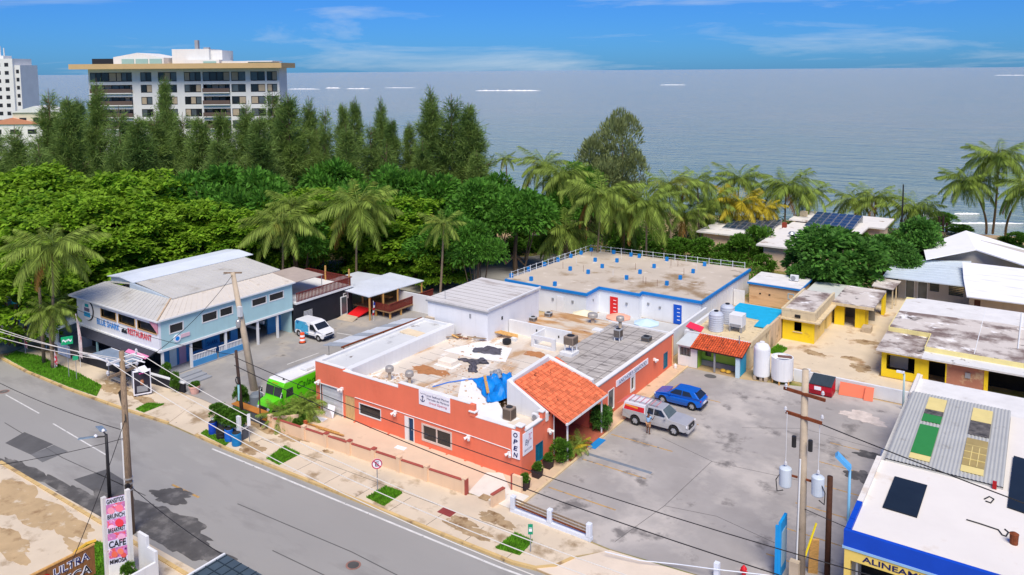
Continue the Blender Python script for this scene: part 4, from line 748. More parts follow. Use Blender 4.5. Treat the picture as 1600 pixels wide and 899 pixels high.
wh4(V, 3.0, .78, .33, .21); mirrors(V, 1.15, 1.1, .88, plastic); lights(V, 2.0, .9, -2.08, 1.1, .66, .2, .4)
# green step van
lime = mat('lime_paint', S(98, 208, 26), .4, .06, 1.5, coat=.3)
V = auto('food_truck', (-22.85, .6, 0), -pi/2, 'lime green step van food truck with a white roof and dark script', 'food truck')
wf = lambda x, z: 1.08-.06*max(0, (z-1.2)/1.4)
loft(B(), [(-3.4, .55), (-2.7, .5)]+arch(-2.0, .48, .5, .5)+[(-1.4, .5), (2.9, .5), (3.2, 1.3), (2.95, 2.45), (2.8, 2.62), (-3.4, 2.62)], wf).build('body', lime, V, local=True, bevel=.06)
hf = lambda x, z: .86-.14*max(0, (x-3.4)/.9)
loft(B(), [(2.9, .5), (3.1, .5)]+arch(3.55, .42, .45, .45)[1:]+[(4.1, .5), (4.22, 1.0), (4.05, 1.3), (3.1, 1.5)], hf).build('bonnet', lime, V, local=True, bevel=.06)
loft(B(), [(-3.4, 2.62), (2.75, 2.62), (2.65, 2.72), (-3.4, 2.74)], lambda x, z: 1.0).build('roof', mat('truck_roof_white', (.78, .78, .76), .6, .08, 1, spots=[((.45, .43, .4), 1, .62, .1)]), V, local=True)
for s in (-1, 1): B().obox((3.1, s*.5, 1.92), (.05, .9, .72), ry=-.2).build('windshield', carglass, V, local=True)
side_glass(V, [(2.0, 1.45), (2.75, 1.45), (2.65, 2.1), (2.0, 2.1)], wf); side_glass(V, [(-3.1, 1.7), (-2.2, 1.7), (-2.2, 2.2), (-3.1, 2.2)], wf)
B().box(4.2, 4.28, -.45, .45, .55, 1.0).build('grille', plastic, V, local=True); B().box(4.16, 4.36, -.95, .95, .38, .52).build('front_bumper', plastic, V, local=True)
for s in (1, -1):
    B().cyl((4.12, s*.62, .85), (4.26, s*.62, .85), .12, n=12).build('headlight', lampw, V, local=True); B().tube([(3.3, s*1.0, 1.5), (3.5, s*1.3, 1.7), (3.3, s*1.25, 2.1)], .03, 6).build('mirror_arm', white, V, local=True); B().obox((3.35, s*1.28, 1.85), (.06, .22, .36)).build('mirror', plastic, V, local=True)
B().obox((-.2, .3, 2.86), (.9, .8, .22)).build('roof_unit', white, V, local=True, bevel=.04); B().tube([(-3.2, -.85, 2.85), (2.3, -.85, 2.85)], .03, 5).build('roof_rail', metal, V, local=True); B().tube([(2.5, .6, 2.78), (2.5, .45, 2.78)], .06, 6).build('marker_lamp', plastic, V, local=True)
for k in range(5): B().obox((2.92, -.3+.15*k, 2.5), (.06, .08, .06)).build('marker_lamp', flat('amber', (200, 130, 30), .4), V, local=True)
text(V, 'Caladal', (1.6, 1.06, 1.75), (-1, 0, 0), (0, 0, 1), .55, flat('dark_green_ink', (30, 84, 24), .5), width=2.6, shear=.3, local=True, depth=.02)
wheel(V, -2.0, .85, .42, .26, 1); wheel(V, -2.0, -.85, .42, .26, -1); wheel(V, 3.55, .72, .4, .24, 1); wheel(V, 3.55, -.72, .4, .24, -1)
# man at the pickup
skin_m = mat('skin', S(110, 74, 56), .6, .06); PE = thing('person', (4.35, 11.0, 0), 'man in a pale blue shirt and tan shorts leaning at the pickup door', 'person', None, radians(80))
def skinned(name, pts, edges, rad, m, parent):
    me = bpy.data.meshes.new(name); me.from_pydata(pts, edges, []); ob = bpy.data.objects.new(name, me); COL.objects.link(ob); ob.parent = parent; ORG[ob.name] = ORG[parent.name]
    sk_ = ob.modifiers.new('skin', 'SKIN'); sk_.use_smooth_shade = True; lay = me.skin_vertices[0].data if me.skin_vertices else None
    for v, r_ in zip(lay, rad): v.radius = r_ if hasattr(r_, '__len__') else (r_, r_)
    lay[0].use_root = True; ob.modifiers.new('sub', 'SUBSURF').levels = 2; ob.modifiers['sub'].render_levels = 2; me.materials.append(m); return ob
# facing +x locally; arms reach forward to the door
J = [(0, 0, .92), (0, 0, 1.12), (.02, 0, 1.36), (.03, 0, 1.48), (.05, 0, 1.56), (.06, 0, 1.68),
     (0, .1, .88), (.03, .11, .48), (-.02, .12, .08), (.13, .13, .03), (0, -.1, .88), (.02, -.11, .48), (-.04, -.12, .08), (.11, -.13, .03),
     (.02, .19, 1.38), (.2, .24, 1.2), (.42, .2, 1.24), (.50, .2, 1.26), (.02, -.19, 1.38), (.18, -.26, 1.15), (.38, -.2, 1.2), (.46, -.19, 1.22)]
E_ = [(0, 1), (1, 2), (2, 3), (3, 4), (4, 5), (0, 6), (6, 7), (7, 8), (8, 9), (0, 10), (10, 11), (11, 12), (12, 13), (2, 14), (14, 15), (15, 16), (16, 17), (2, 18), (18, 19), (19, 20), (20, 21)]
body = skinned('body', J, E_, [(.12, .1), (.13, .1), (.15, .1), .06, .075, .095, .085, .055, .04, .03, .085, .055, .04, .03, .06, .042, .033, .03, .06, .042, .033, .03], skin_m, PE)
for s in (1, -1):
    for k in range(4): B().tube([(.5, s*.2+(k-1.5)*.02, 1.26), (.56+.01*(k % 2), s*.2+(k-1.5)*.024, 1.265), (.59, s*.2+(k-1.5)*.024, 1.24)], .009, 5).build('finger', skin_m, body, local=True)
    B().tube([(.47, s*.17, 1.26), (.52, s*.145, 1.27)], .011, 5).build('thumb', skin_m, body, local=True)
skinned('shirt', [(0, 0, .9), (0, 0, 1.12), (.02, 0, 1.36), (.03, 0, 1.45), (.02, .19, 1.38), (.14, .23, 1.26), (.02, -.19, 1.38), (.13, -.24, 1.24)], [(0, 1), (1, 2), (2, 3), (2, 4), (4, 5), (2, 6), (6, 7)], [(.16, .14), (.165, .14), (.18, .135), .08, .085, .07, .085, .07], flat('shirt_blue', (150, 190, 226), .85), PE)
skinned('shorts', [(0, 0, .93), (0, .1, .86), (.03, .11, .55), (0, -.1, .86), (.02, -.11, .55)], [(0, 1), (1, 2), (0, 3), (3, 4)], [(.15, .125), .11, .095, .11, .095], flat('shorts_tan', (196, 150, 110), .85), PE)
skinned('hair', [(.03, 0, 1.74), (.0, 0, 1.70), (-.01, 0, 1.64)], [(0, 1), (1, 2)], [.085, .1, .085], flat('hair_black', (24, 20, 18), .8), PE)
# ================================================================ houses on the right
cream = mat('weathered_cream', S(214, 196, 160), .9, .08, .8, spots=[(S(150, 132, 104), .8, .58, .12), (S(70, 62, 54), 1.6, .68, .06)], streak=.35)
oldroof = mat('weathered_slab', S(206, 198, 190), .92, .08, .5, spots=[(S(128, 112, 106), .30, .47, .12), (S(84, 76, 74), .55, .60, .08), (S(236, 234, 232), .5, .60, .06)], bump=.3, bscale=12)
yellow = mat('yellow_paint', S(240, 208, 40), .85, .06, .8, spots=[(S(206, 170, 60), 1.0, .62, .1), (S(120, 96, 60), 2.2, .72, .05)], streak=.12)
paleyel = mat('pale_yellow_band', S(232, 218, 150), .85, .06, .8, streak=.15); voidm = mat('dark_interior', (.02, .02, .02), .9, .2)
beige = mat('sand_render', S(214, 178, 136), .9, .1, .9, spots=[(S(190, 150, 110), 1.2, .56, .1)], stretch=(.5, .5, 3)); pinkw = mat('pale_pink_render', S(234, 206, 182), .85, .06, .6, streak=.1)
# kiosk
KI = thing('tiled_kiosk', (3.7, 26.8, 0), 'small lime green open kiosk with red clay tiles and blue post', 'kiosk')
limew = mat('lime_wall', S(162, 208, 84), .85, .08, 1.5, spots=[(S(90, 120, 60), 2.2, .70, .05)])
B().wall('x', 25.7, 25.85, .7, 2.6, 0, 2.0, [(.85, 1.95, .95, 1.8)]).build('front_wall', white, KI); b = B()
for k in range(7): b.box(.9+k*.15, .93+k*.15, 25.74, 25.77, .95, 1.8)
b.build('grille', grey_paint, KI, kind='stuff'); B().box(.86, 1.94, 25.95, 26.0, .95, 1.8).build('pane', glass, KI)
B().wall('x', 27.0, 27.15, 2.6, 6.5, 0, 2.3, [(2.9, 3.5, .9, 1.7)]).build('back_wall', limew, KI); B().box(2.9, 3.5, 27.05, 27.1, .9, 1.7).build('window', glass, KI); B().box(2.6, 6.5, 26.85, 27.0, 0, .5).build('counter', grey_paint, KI)
B().box(2.45, 2.6, 25.75, 27.1, 0, 2.1).build('side_wall', limew, KI); B().box(6.45, 6.62, 25.6, 27.6, 0, 2.0).build('side_wall', flat('kiosk_blue', (40, 160, 200), .7), KI); B().box(6.3, 6.66, 25.5, 25.72, 0, 1.95).build('corner_post', flat('kiosk_pale', (196, 220, 230), .7), KI); B().box(4.2, 4.35, 25.65, 25.8, 0, 1.95).build('post', grey_paint, KI)
q = [Vector((2.0, 25.35, 1.98)), Vector((6.95, 25.35, 1.98)), Vector((6.95, 27.9, 2.62)), Vector((2.2, 27.9, 2.62))]
B().slab(q, .08).build('roof', darkwood, KI); tile_field(B(), q[0]+Vector((0, 0, .02)), q[1]-q[0], q[3]-q[0]-Vector((.2, 0, 0)), 22, 8, .06).build('roof_tile', mat('kiosk_tile', S(206, 92, 52), .85, .15, 2, island=.25, spots=[(S(96, 50, 36), 2.5, .60, .06)]), KI, kind='stuff')
B().slab([(.55, 25.5, 2.05), (2.1, 25.5, 2.05), (2.3, 28.0, 2.5), (.75, 28.0, 2.5)], .06).build('metal_roof', mat('kiosk_sheet', S(200, 206, 206), .5, .06), KI); B().tube([(6.0, 27.4, 2.5), (6.0, 27.4, 3.3)], .05, 8).build('flue', grey_paint, KI)
# walled compound with the turquoise deck
CP = thing('walled_compound', (3.8, 33, 0), 'walled white utility compound with turquoise painted deck behind the kiosk', 'building')
B().box(.6, 6.75, 28.2, 36.2, 0, 2.1).build('block', cream, CP); B().box(.6, 6.75, 28.2, 28.4, 2.1, 2.55).build('parapet', white, CP); B().box(.3, .6, 28.2, 36.4, 0, 2.55).build('parapet', white, CP); B().box(6.55, 6.85, 28.4, 34.4, 2.1, 2.55).build('parapet', cream, CP)
B().box(3.7, 6.6, 36.2, 41.2, 0, 2.2).build('deck_block', cream, CP); B().prism([(1.6, 38), (3.9, 36.4), (5.2, 36.3), (5.3, 34.1), (6.45, 34.1), (6.45, 41.0), (1.6, 41)], 2.2, 2.26).build('turquoise_deck', flat('turquoise_paint', (34, 172, 214), .55, var=.1), CP)
B().box(1.5, 3.7, 37.6, 41.2, 0, 2.2).build('deck_block', cream, CP); B().box(6.6, 6.85, 34.4, 41.2, 0, 2.42).build('outer_wall', mat('stained_wall', S(206, 182, 152), .9, .1, .8, spots=[(S(130, 110, 86), .9, .56, .12)], streak=.5), CP)
B().slab([(.2, 28.8, 2.75), (1.9, 28.4, 2.6), (1.9, 29.3, 2.85), (.3, 29.7, 3.0)], .05).build('red_sheet', flat('red_sheet', (226, 50, 82), .6), CP)
def poly_tank(q, r, h, lab, m, ribs_=True, legs=0, rough=0):
    t_ = thing('water_tank', q, lab, 'water tank'); x, y, z = q; pr_ = [(r*.96, 0)]
    if ribs_:
        for k in range(7): pr_ += [(r, .05+h*.11*k), (r, h*.11*k+h*.08), (r*.965, h*.11*k+h*.095)]
    pr_ += [(r, h*.02), (r, h*.82)] if not ribs_ else []
    pr_ += [(r*.97, h*.86), (r*.75, h*.95), (r*.3, h)]
    B().lathe((x, y, z), pr_, 24).build('shell', m, t_, smooth=False); B().cyl((x, y, z+h), (x, y, z+h+.1), .22, n=14).build('lid', black if ribs_ else m, t_)
    return t_
tg = flat('tank_grey', (188, 194, 206), .5); tw = mat('tank_white', (.80, .81, .82), .5, .04, 1, streak=.12)
poly_tank((2.45, 31.1, 2.1), .72, 1.95, 'grey ribbed water tank with a black lid, nearer of the pair', tg); poly_tank((2.6, 34.0, 2.1), .72, 1.95, 'grey ribbed water tank with a black lid, farther of the pair', tg)
poly_tank((8.35, 26.6, .35), .72, 3.0, 'tall white cylindrical water tank beside the kiosk', tw, False)
b = B()
for dx in (-.45, .1, .5): b.box(8.35+dx-.12, 8.35+dx+.12, 26.0, 27.2, 0, .35)
b.build('block_plinth', concrete, label='row of concrete blocks under the tall white tank', cat='plinth')
T2 = thing('open_tank', (10.1, 26.8, .35), 'squat white open tank on timber legs beside the dumpster', 'water tank')
n = 24; B().add([(10.1+r_*cos(2*pi*i/n), 26.8+r_*sin(2*pi*i/n), z) for r_, z in ((.92, .35), (.95, 2.35), (.86, 2.35), (.84, 2.0)) for i in range(n)], [(k*n+i, k*n+(i+1) % n, (k+1)*n+(i+1) % n, (k+1)*n+i) for k in range(3) for i in range(n)]+[tuple(range(n))[::-1], tuple(range(3*n, 4*n))]).build('shell', tw, T2)
for a in (-2.5, -1.57, -.6, .8, 2.2): B().box(10.1+.85*cos(a)-.06, 10.1+.85*cos(a)+.06, 26.8+.85*sin(a)-.06, 26.8+.85*sin(a)+.06, 0, .55).build('leg', wood, T2)
B().obox((10.3, 26.8, 2.38), (1.2, .5, .04), .3, .05).build('scrap', flat('scrap_brown', (120, 88, 76), .8), T2)
un = thing('cooling_unit', (4.25, 32.2, 2.1), 'boxy white cooling unit on a grey frame beside the grey tanks', 'cooling unit'); B().box(3.6, 4.9, 31.5, 32.8, 2.65, 3.85).build('casing', white, un, bevel=.03)
for x in (3.7, 4.8):
    for y in (31.6, 32.7): B().box(x-.05, x+.05, y-.05, y+.05, 2.1, 2.65).build('leg', grey_paint, un)
B().box(3.7, 4.8, 31.45, 31.5, 2.75, 2.95).build('louvre', grey_paint, un); B().box(4.6, 4.85, 31.7, 32.6, 2.15, 2.65).build('duct', metal, un)
# beige annexe with blue trim
BA = thing('beige_annexe', (3.1, 51, 0), 'small sand coloured annexe with a blue roof edge behind the turquoise deck', 'building')
B().box(.2, 6.0, 48.8, 53.8, 0, 2.4).build('wall', beige, BA); B().box(0, 6.2, 48.6, 54, 2.4, 2.62).build('roof_edge', bluet, BA); B().box(.05, 6.15, 48.65, 53.95, 2.62, 2.68).build('roof', white_roof, BA); window(BA, 'x', 48.8, 4.7, 5.4, 1.2, 1.9, mat('pale_blue_frame', S(160, 196, 214), .6), glass2, 1, .08, .1, -1)
B().box(1.4, 1.6, 48.75, 48.8, 1.3, 1.45).build('vent', black, BA); B().box(2.5, 2.7, 48.75, 48.8, 1.3, 1.45).build('vent', black, BA)
B().box(-1.1, .2, 47.0, 47.15, 0, 1.9).build('white_gate', white, label='plain white gate panel between the blue trimmed building and beige annexe', cat='gate')
def mini_split(loc, lab, s=1, rz=0):
    t_ = thing('air_conditioner', loc, lab, 'air conditioner', None, rz); B().box(-.42*s, .42*s, -.16*s, .16*s, .08, .68*s).build('casing', white, t_, local=True, bevel=.02); B().cyl((-.1*s, -.16*s, .36*s), (-.1*s, -.19*s, .36*s), .25*s, n=18).build('fan_grille', grey_paint, t_, local=True); B().box(-.4*s, -.3*s, -.14*s, .14*s, 0, .08).build('foot', grey_paint, t_, local=True); B().box(.3*s, .4*s, -.14*s, .14*s, 0, .08).build('foot', grey_paint, t_, local=True); return t_
mini_split((4.7, 51.6, 2.68), 'white split air conditioner on the roof of the beige annexe', 1.1)
# small yellow ruin
YR = thing('yellow_ruin', (8.5, 43, 0), 'small abandoned yellow house with stained parapet and empty window', 'house')
B().wall('x', 38.4, 38.6, 6.95, 10.1, 0, 2.2, [(8.1, 8.85, 1.0, 2.0)]).build('front_wall', yellow, YR); B().wall('y', 9.9, 10.1, 38.6, 47, 0, 2.2, [(40.2, 41, 1.0, 1.9), (43.0, 44.0, 0, 2.0)]).build('side_wall', mat('faded_yellow', S(234, 206, 130), .9, .08, .8, streak=.3), YR)
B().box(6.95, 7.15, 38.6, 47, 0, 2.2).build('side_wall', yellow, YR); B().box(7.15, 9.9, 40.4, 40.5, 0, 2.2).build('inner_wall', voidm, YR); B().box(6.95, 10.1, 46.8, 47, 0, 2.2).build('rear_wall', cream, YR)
B().box(6.6, 10.7, 38.0, 47.2, 2.2, 2.34).build('ledge', cream, YR); B().box(6.85, 10.2, 38.3, 47.1, 2.34, 3.1).build('parapet', cream, YR); B().box(7.05, 10.0, 38.5, 46.9, 3.1, 3.16).build('roof', oldroof, YR); B().wall('x', 38.28, 38.5, 6.8, 10.25, 3.1, 3.28).build('parapet_rim', cream, YR); B().box(10.0, 10.22, 38.5, 47.1, 3.1, 3.28).build('parapet_rim', cream, YR); B().box(6.83, 7.05, 38.5, 47.1, 3.1, 3.28).build('parapet_rim', cream, YR)
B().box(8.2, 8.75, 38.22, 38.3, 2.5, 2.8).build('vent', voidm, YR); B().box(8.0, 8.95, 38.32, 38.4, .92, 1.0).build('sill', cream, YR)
for x0, x1, y0, y1 in ((10.4, 11.4, 46.2, 46.5), (12.5, 13.5, 46.2, 46.5), (13.3, 13.5, 46.5, 48.2), (14.1, 14.4, 52.4, 53.6)): B().box(x0, x1, y0, y1, 0, 2.35).build('pier', yellow, YR)
B().box(10.2, 14.4, 45.6, 53.6, 2.35, 2.55).build('porch_slab', oldroof, YR); B().box(10.15, 14.45, 45.55, 45.6, 2.3, 2.6).build('slab_edge', cream, YR); B().box(10.3, 13.9, 49.6, 49.8, 0, 2.35).build('rear_wall', mat('inner_grey', S(130, 126, 120), .9, .1), YR); B().box(6.6, 11, 47.3, 54.2, 2.2, 2.4).build('rear_slab', mat('grey_green_slab', S(196, 200, 192), .9, .08, .8), YR); B().box(6.7, 10.9, 47.5, 54, 0, 2.2).build('rear_room', cream, YR)
B().slab([(12.6, 55.2, 2.5), (14.9, 55.2, 2.4), (15.2, 58.8, 2.6), (12.6, 58.8, 2.7)], .1).build('awning', oldroof, YR)
for x, y in ((14.8, 55.4), (14.95, 57), (12.8, 55.4)): B().box(x-.06, x+.06, y-.06, y+.06, 0, 2.4).build('awning_post', cream, YR)
B().box(13.4, 14.3, 44.9, 46.1, 0, .55).build('concrete_trough', concrete, label='grey concrete trough beside the yellow porch pier', cat='trough')
# long yellow house
YH = thing('yellow_house', (22.5, 41, 0), 'long derelict yellow house with a big blotchy flat roof', 'house')
ops = [(17.6, 19.9, .7, 2.1), (21.0, 22.3, .2, 2.2), (25.6, 28.8, 0, 2.2)]
B().wall('x', 33.2, 33.4, 17.2, 20.0, 0, 2.45, ops[:1]).build('front_wall', yellow, YH); B().wall('x', 33.2, 33.4, 20.0, 22.4, 0, 2.45, ops[1:2]).build('front_wall', yellow, YH); B().box(22.4, 25.2, 33.22, 33.4, 0, 2.45).build('front_wall', mat('flaking_red', S(176, 122, 100), .9, .12, 1, spots=[(S(206, 178, 140), .9, .52, .1)]), YH); B().box(25.2, 25.5, 33.15, 33.4, 0, 2.45).build('pier', yellow, YH); B().wall('x', 33.2, 33.4, 25.5, 32, 0, 2.45, [(25.5, 28.8, 0, 2.3)]).build('front_wall', yellow, YH)
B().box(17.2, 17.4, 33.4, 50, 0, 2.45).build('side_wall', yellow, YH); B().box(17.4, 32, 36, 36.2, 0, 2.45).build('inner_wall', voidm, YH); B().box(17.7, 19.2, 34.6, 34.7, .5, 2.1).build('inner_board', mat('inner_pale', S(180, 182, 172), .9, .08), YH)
B().box(16.8, 20.5, 32.6, 38.6, 2.45, 2.6).build('roof', oldroof, YH); B().box(20.5, 32.3, 32.6, 34.4, 2.45, 2.6).build('roof', mat('eave_white', S(216, 216, 214), .9, .06, 1, spots=[(S(120, 114, 108), 1, .6, .1)]), YH); B().box(20.5, 32.3, 34.4, 50.5, 2.6, 3.0).build('roof_band', paleyel, YH); B().box(16.9, 20.5, 38.6, 50.5, 2.45, 3.0).build('roof_band', paleyel, YH)
B().prism([(17, 38.7), (20.6, 38.7), (20.6, 34.5), (32.2, 34.5), (32.2, 50.4), (18.2, 50.4), (17, 49.2)], 3.0, 3.06).build('roof', oldroof, YH); B().prism([(17, 44.5), (26, 45.5), (32.2, 44.8), (32.2, 50.5), (18.2, 50.5), (17, 49.3)], 3.06, 3.075).build('roof_coat', white_roof, YH); b = B(); b.box(24.3, 24.36, 34.6, 50, 3.06, 3.09); b.box(27.4, 27.5, 38, 50.2, 3.075, 3.16); b.build('roof_upstand', white, YH); B().box(23.8, 24.2, 33.1, 33.2, 1.3, 1.75).build('meter_box', grey_paint, YH)
# grey house with three pale roofs
GH = thing('grey_house', (22, 68, 0), 'grey walled house with pale blue sheet roof and white shingle roofs', 'house')
gwall = mat('grey_render', S(190, 184, 176), .85, .06, .8, streak=.15); psheet = mat('pale_blue_sheet', S(196, 208, 216), .55, .06, .6, spots=[(S(160, 168, 174), .7, .60, .1)]); shing = mat('white_shingle', S(232, 232, 234), .8, .04, .8, spots=[(S(206, 208, 212), .6, .56, .12)], stretch=(.4, 3, 1))
B().wall('x', 61.0, 61.2, 14.6, 22.4, 0, 2.9, [(15.4, 16.4, .1, 2.3), (16.7, 17.8, .1, 2.3), (18.0, 19.0, 1.3, 2.3), (20.0, 21.5, 1.1, 2.3)]).build('front_wall', gwall, GH); B().box(14.6, 14.8, 61.2, 70, 0, 2.9).build('side_wall', gwall, GH)
for a0, a1, z0, z1 in ((15.4, 16.4, .1, 2.3), (16.7, 17.8, .1, 2.3)): window(GH, 'x', 61.0, a0, a1, z0, z1, white, glass2, 1, .06, .1, -1, name='glazed_door')
for a0, a1, z0, z1 in ((18.0, 19.0, 1.3, 2.3), (20.0, 21.5, 1.1, 2.3)):
    lv = B()
    for k in range(6): lv.obox(((a0+a1)/2, 61.06, z0+.09+k*(z1-z0)/6), (a1-a0, .03, .12), 0, .5)
    lv.build('louvre_window', glass2, GH)
sr = [(13.2, 58.6, 2.95), (22.2, 58.9, 2.95), (21.6, 70.2, 3.5), (13.4, 66.5, 3.4)]; r_ = B().slab(sr, .12).build('sheet_roof', psheet, GH)
b = B()
for k in range(1, 9): b.tube([Vector(sr[0]).lerp(Vector(sr[3]), k/9)+Vector((0, 0, .02)), Vector(sr[1]).lerp(Vector(sr[2]), k/9)+Vector((0, 0, .02))], .04, 4)
b.build('roof_batten', psheet, r_, kind='stuff')
B().wall('x', 56.4, 56.6, 22.4, 34, 0, 2.9, [(22.9, 23.5, 0, 2.2)]).build('front_wall', mat('beige_render', S(206, 190, 166), .85, .06, .8, streak=.12), GH); B().box(22.4, 22.6, 56.6, 61, 0, 2.9).build('side_wall', MATS['beige_render'], GH); B().box(22.9, 23.5, 56.5, 56.56, 0, 2.2).build('door', flat('brown_door', (96, 60, 48), .6), GH)
for q in ([(22.3, 54.2, 3.0), (34, 54.6, 3.0), (34, 60.2, 3.6), (21.5, 60.2, 3.6)], [(21.5, 60.2, 3.6), (34, 60.2, 3.6), (34, 66, 4.2), (20.9, 66, 4.2)]): B().slab(q, .12).build('shingle_roof', shing, GH)
for q in ([(15.6, 74.5, 3.9), (16.9, 66.5, 3.9), (22.0, 70.5, 5.0), (20.0, 83, 5.0)], [(22.0, 70.5, 5.0), (29.5, 66.8, 3.9), (27.5, 79, 3.9), (20.0, 83, 5.0)]): B().slab(q, .14).build('gable_roof', mat('gable_white', S(240, 240, 242), .7, .03, .8), GH)
B().ext([(17.3, 2.0), (29, 2.0), (29, 3.75), (22.1, 4.8), (17.3, 3.75)], 'y', 71, 78).build('gable_wall', gwall, GH)
# pink house with solar roofs
PH = thing('pink_house', (-2, 78, 0), 'pale pink house with white flat roofs carrying solar panels', 'house')
proof = mat('pink_house_roof', S(224, 220, 214), .85, .06, .8, spots=[(S(150, 130, 112), .4, .60, .1), (S(112, 92, 78), .9, .68, .05)])
for x0, x1, y0, y1, z in ((-15, -4, 71, 83.5, 2.95), (-4, 1.7, 65, 84, 3.35), (1.7, 7.2, 72, 84, 3.75), (-4.6, 9.4, 84, 93, 3.75)):
    B().box(x0, x1, y0, y1, z, z+.22).build('roof', proof, PH); ins = .8; B().box(x0+ins, x1-ins, y0+ins, y1-ins, 0, z).build('wall', pinkw, PH)
window(PH, 'x', 65.8, -.2, 1.0, 1.5, 2.5, darkwood, glass2, 2, .06, .1, -1, 2)
window(PH, 'y', 6.4, 74.5, 76, 1.3, 2.4, white, glass, 2, .06, .1, 1)
pvb = mat('solar_blue', (.022, .045, .095), .18, .2, 1.2, spec=.6)
def solar(x0, x1, y0, y1, z, nx, ny, lab, skip=()):
    t_ = thing('solar_array', ((x0+x1)/2, (y0+y1)/2, z), lab, 'solar panels'); dx, dy = (x1-x0)/nx, (y1-y0)/ny; tilt = .10
    B().box(x0, x1, y0, y0+.08, z, z+.12).build('rail', metal, t_); B().box(x0, x1, y1-.08, y1, z, z+.12+tilt*(y1-y0)).build('rail', metal, t_)
    for i in range(nx):
        for j in range(ny):
            if (i, j) in skip: continue
            xa, ya = x0+i*dx+.05, y0+j*dy+.05; xb, yb = xa+dx-.1, ya+dy-.1; za, zb = z+.16+tilt*(ya-y0), z+.16+tilt*(yb-y0)
            p_ = B().slab([(xa, ya, za), (xb, ya, za), (xb, yb, zb), (xa, yb, zb)], .04).build('panel', metal, t_); B().slab([(xa+.05, ya+.05, za+.014), (xb-.05, ya+.05, za+.014), (xb-.05, yb-.05, zb+.014), (xa+.05, yb-.05, zb+.014)], .012).build('solar_cell', pvb, p_)
solar(-12.4, -5.2, 75, 82.3, 3.17, 7, 4, 'block of solar panels on the left flat roof of the pink house')
solar(-.9, 5.9, 76.5, 86.5, 3.98, 6, 6, 'large block of solar panels on the right roof of the pink house', {(0, 0), (1, 0), (2, 0)})
B().box(-4.2, -3.6, 78.5, 79.2, 3.35, 4.3).build('brick_flue', flat('flue_red', (140, 60, 44), .8), label='short red brick flue between the two solar roofs', cat='flue')
for px_, py_, lb in ((1237, 370, 'round white roof vent on the pink house'), (1250, 371, 'grey roof hatch beside the vent on the pink house')):
    q = G(px_, py_, 3.57); B().lathe((q.x, q.y, 3.56), [(.4, 0), (.4, .4), (.55, .45), (.3, .75)], 12).build('roof_vent', metal, label=lb, cat='vent')
q = G(1256, 338, 4.0); B().box(q.x-.5, q.x+.5, q.y-.4, q.y+.4, 3.97, 4.8).build('roof_box', cream, label='cream box standing on the far roof corner of the pink house', cat='box')
# tyre shop
TS = thing('alignment_shop', (27, 8, 0), 'white roofed wheel alignment shop with a bright blue fascia', 'workshop')
tsw = mat('shop_white', S(226, 221, 214), .75, .03, .5, spots=[(S(210, 198, 184), .5, .60, .14), (S(150, 130, 112), 1.5, .74, .06)]); royal = mat('royal_blue', S(14, 72, 190), .55, .06, 1); yel = flat('band_yellow', (236, 206, 110), .7)
B().box(21.1, 36, -1.75, 7.2, 4.1, 4.42).build('roof', tsw, TS); B().box(21.0, 36, -1.98, -1.76, 3.75, 4.6).build('blue_fascia', royal, TS); B().box(20.95, 36, -2.0, -1.7, 3.62, 3.75).build('pale_trim', flat('pale_blue_trim', (150, 190, 226), .6), TS)
yb = B().box(21.05, 36, -1.95, -1.74, 3.05, 3.62).build('yellow_band', yel, TS); text(yb, 'ALINEAMIENTO', (21.9, -1.95, 3.19), (1, 0, 0), (0, 0, 1), .3, ink, width=4.3, bold=.02)
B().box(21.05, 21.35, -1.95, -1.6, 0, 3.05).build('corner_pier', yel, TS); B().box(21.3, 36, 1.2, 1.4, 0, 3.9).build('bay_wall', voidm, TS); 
for x in (21.6, 23.6, 25.8): B().box(x, x+.1, -1.9, -1.8, 0, 3.05).build('bay_frame', grey_paint, TS)
B().box(21.1, 21.35, -1.6, 22.6, 0, 4.1).build('side_wall', mat('shop_side', S(206, 204, 198), .85, .08, .8, streak=.3), TS)
for k in range(9): B().box(21.02, 21.3, -1.7+k*.99, -1.7+k*.99+.97, 4.42, 4.62 if k else 4.6).build('edge_block', royal if k < 3 else tsw, TS)
B().box(21.35, 36, 18.6, 22.7, 0, 4.05).build('rear_block', tsw, TS); B().box(21.25, 36, 18.5, 22.8, 4.05, 4.25).build('roof', white_roof, TS); B().box(21.3, 21.5, 18.6, 22.8, 4.25, 4.6).build('parapet', tsw, TS); B().box(27.5, 36, 7.2, 18.6, 4.1, 4.35).build('roof', tsw, TS)
cq = [(21.5, 7.25, 4.55), (27.5, 7.25, 4.55), (27.5, 18.5, 4.75), (21.5, 18.5, 4.75)]; cs = mat('corrugated_grey', S(188, 188, 182), .5, .06, .6, spots=[(S(160, 156, 146), .8, .60, .12)], metal=.15)
b = B(); n = 60; ys = [7.25, 12.5, 18.5]; vs_ = []
for y in ys:
    for i in range(n+1): vs_.append((21.5+6*i/n, y, 4.55+.2*(y-7.25)/11.25+.045*(i % 2)))
b.add(vs_, [(j*(n+1)+i, j*(n+1)+i+1, (j+1)*(n+1)+i+1, (j+1)*(n+1)+i) for j in range(2) for i in range(n)]); b.box(21.5, 27.5, 7.2, 7.25, 4.1, 4.5); cr_ = b.build('corrugated_roof', cs, TS)
B().box(21.55, 27.4, 7.22, 18.5, 4.05, 4.4).build('roof_base', tsw, TS)
def sky_panel(px0, px1, y0, y1, m, nm='skylight'):
    b = B(); z0, z1 = 4.625+.2*(y0-7.25)/11.25, 4.625+.2*(y1-7.25)/11.25; b.slab([(px0, y0, z0), (px1, y0, z0), (px1, y1, z1), (px0, y1, z1)], .02); return b.build(nm, m, TS)
ygl = flat('yellow_skylight', (224, 206, 136), .5); ggl = flat('green_skylight', (52, 134, 60), .4)
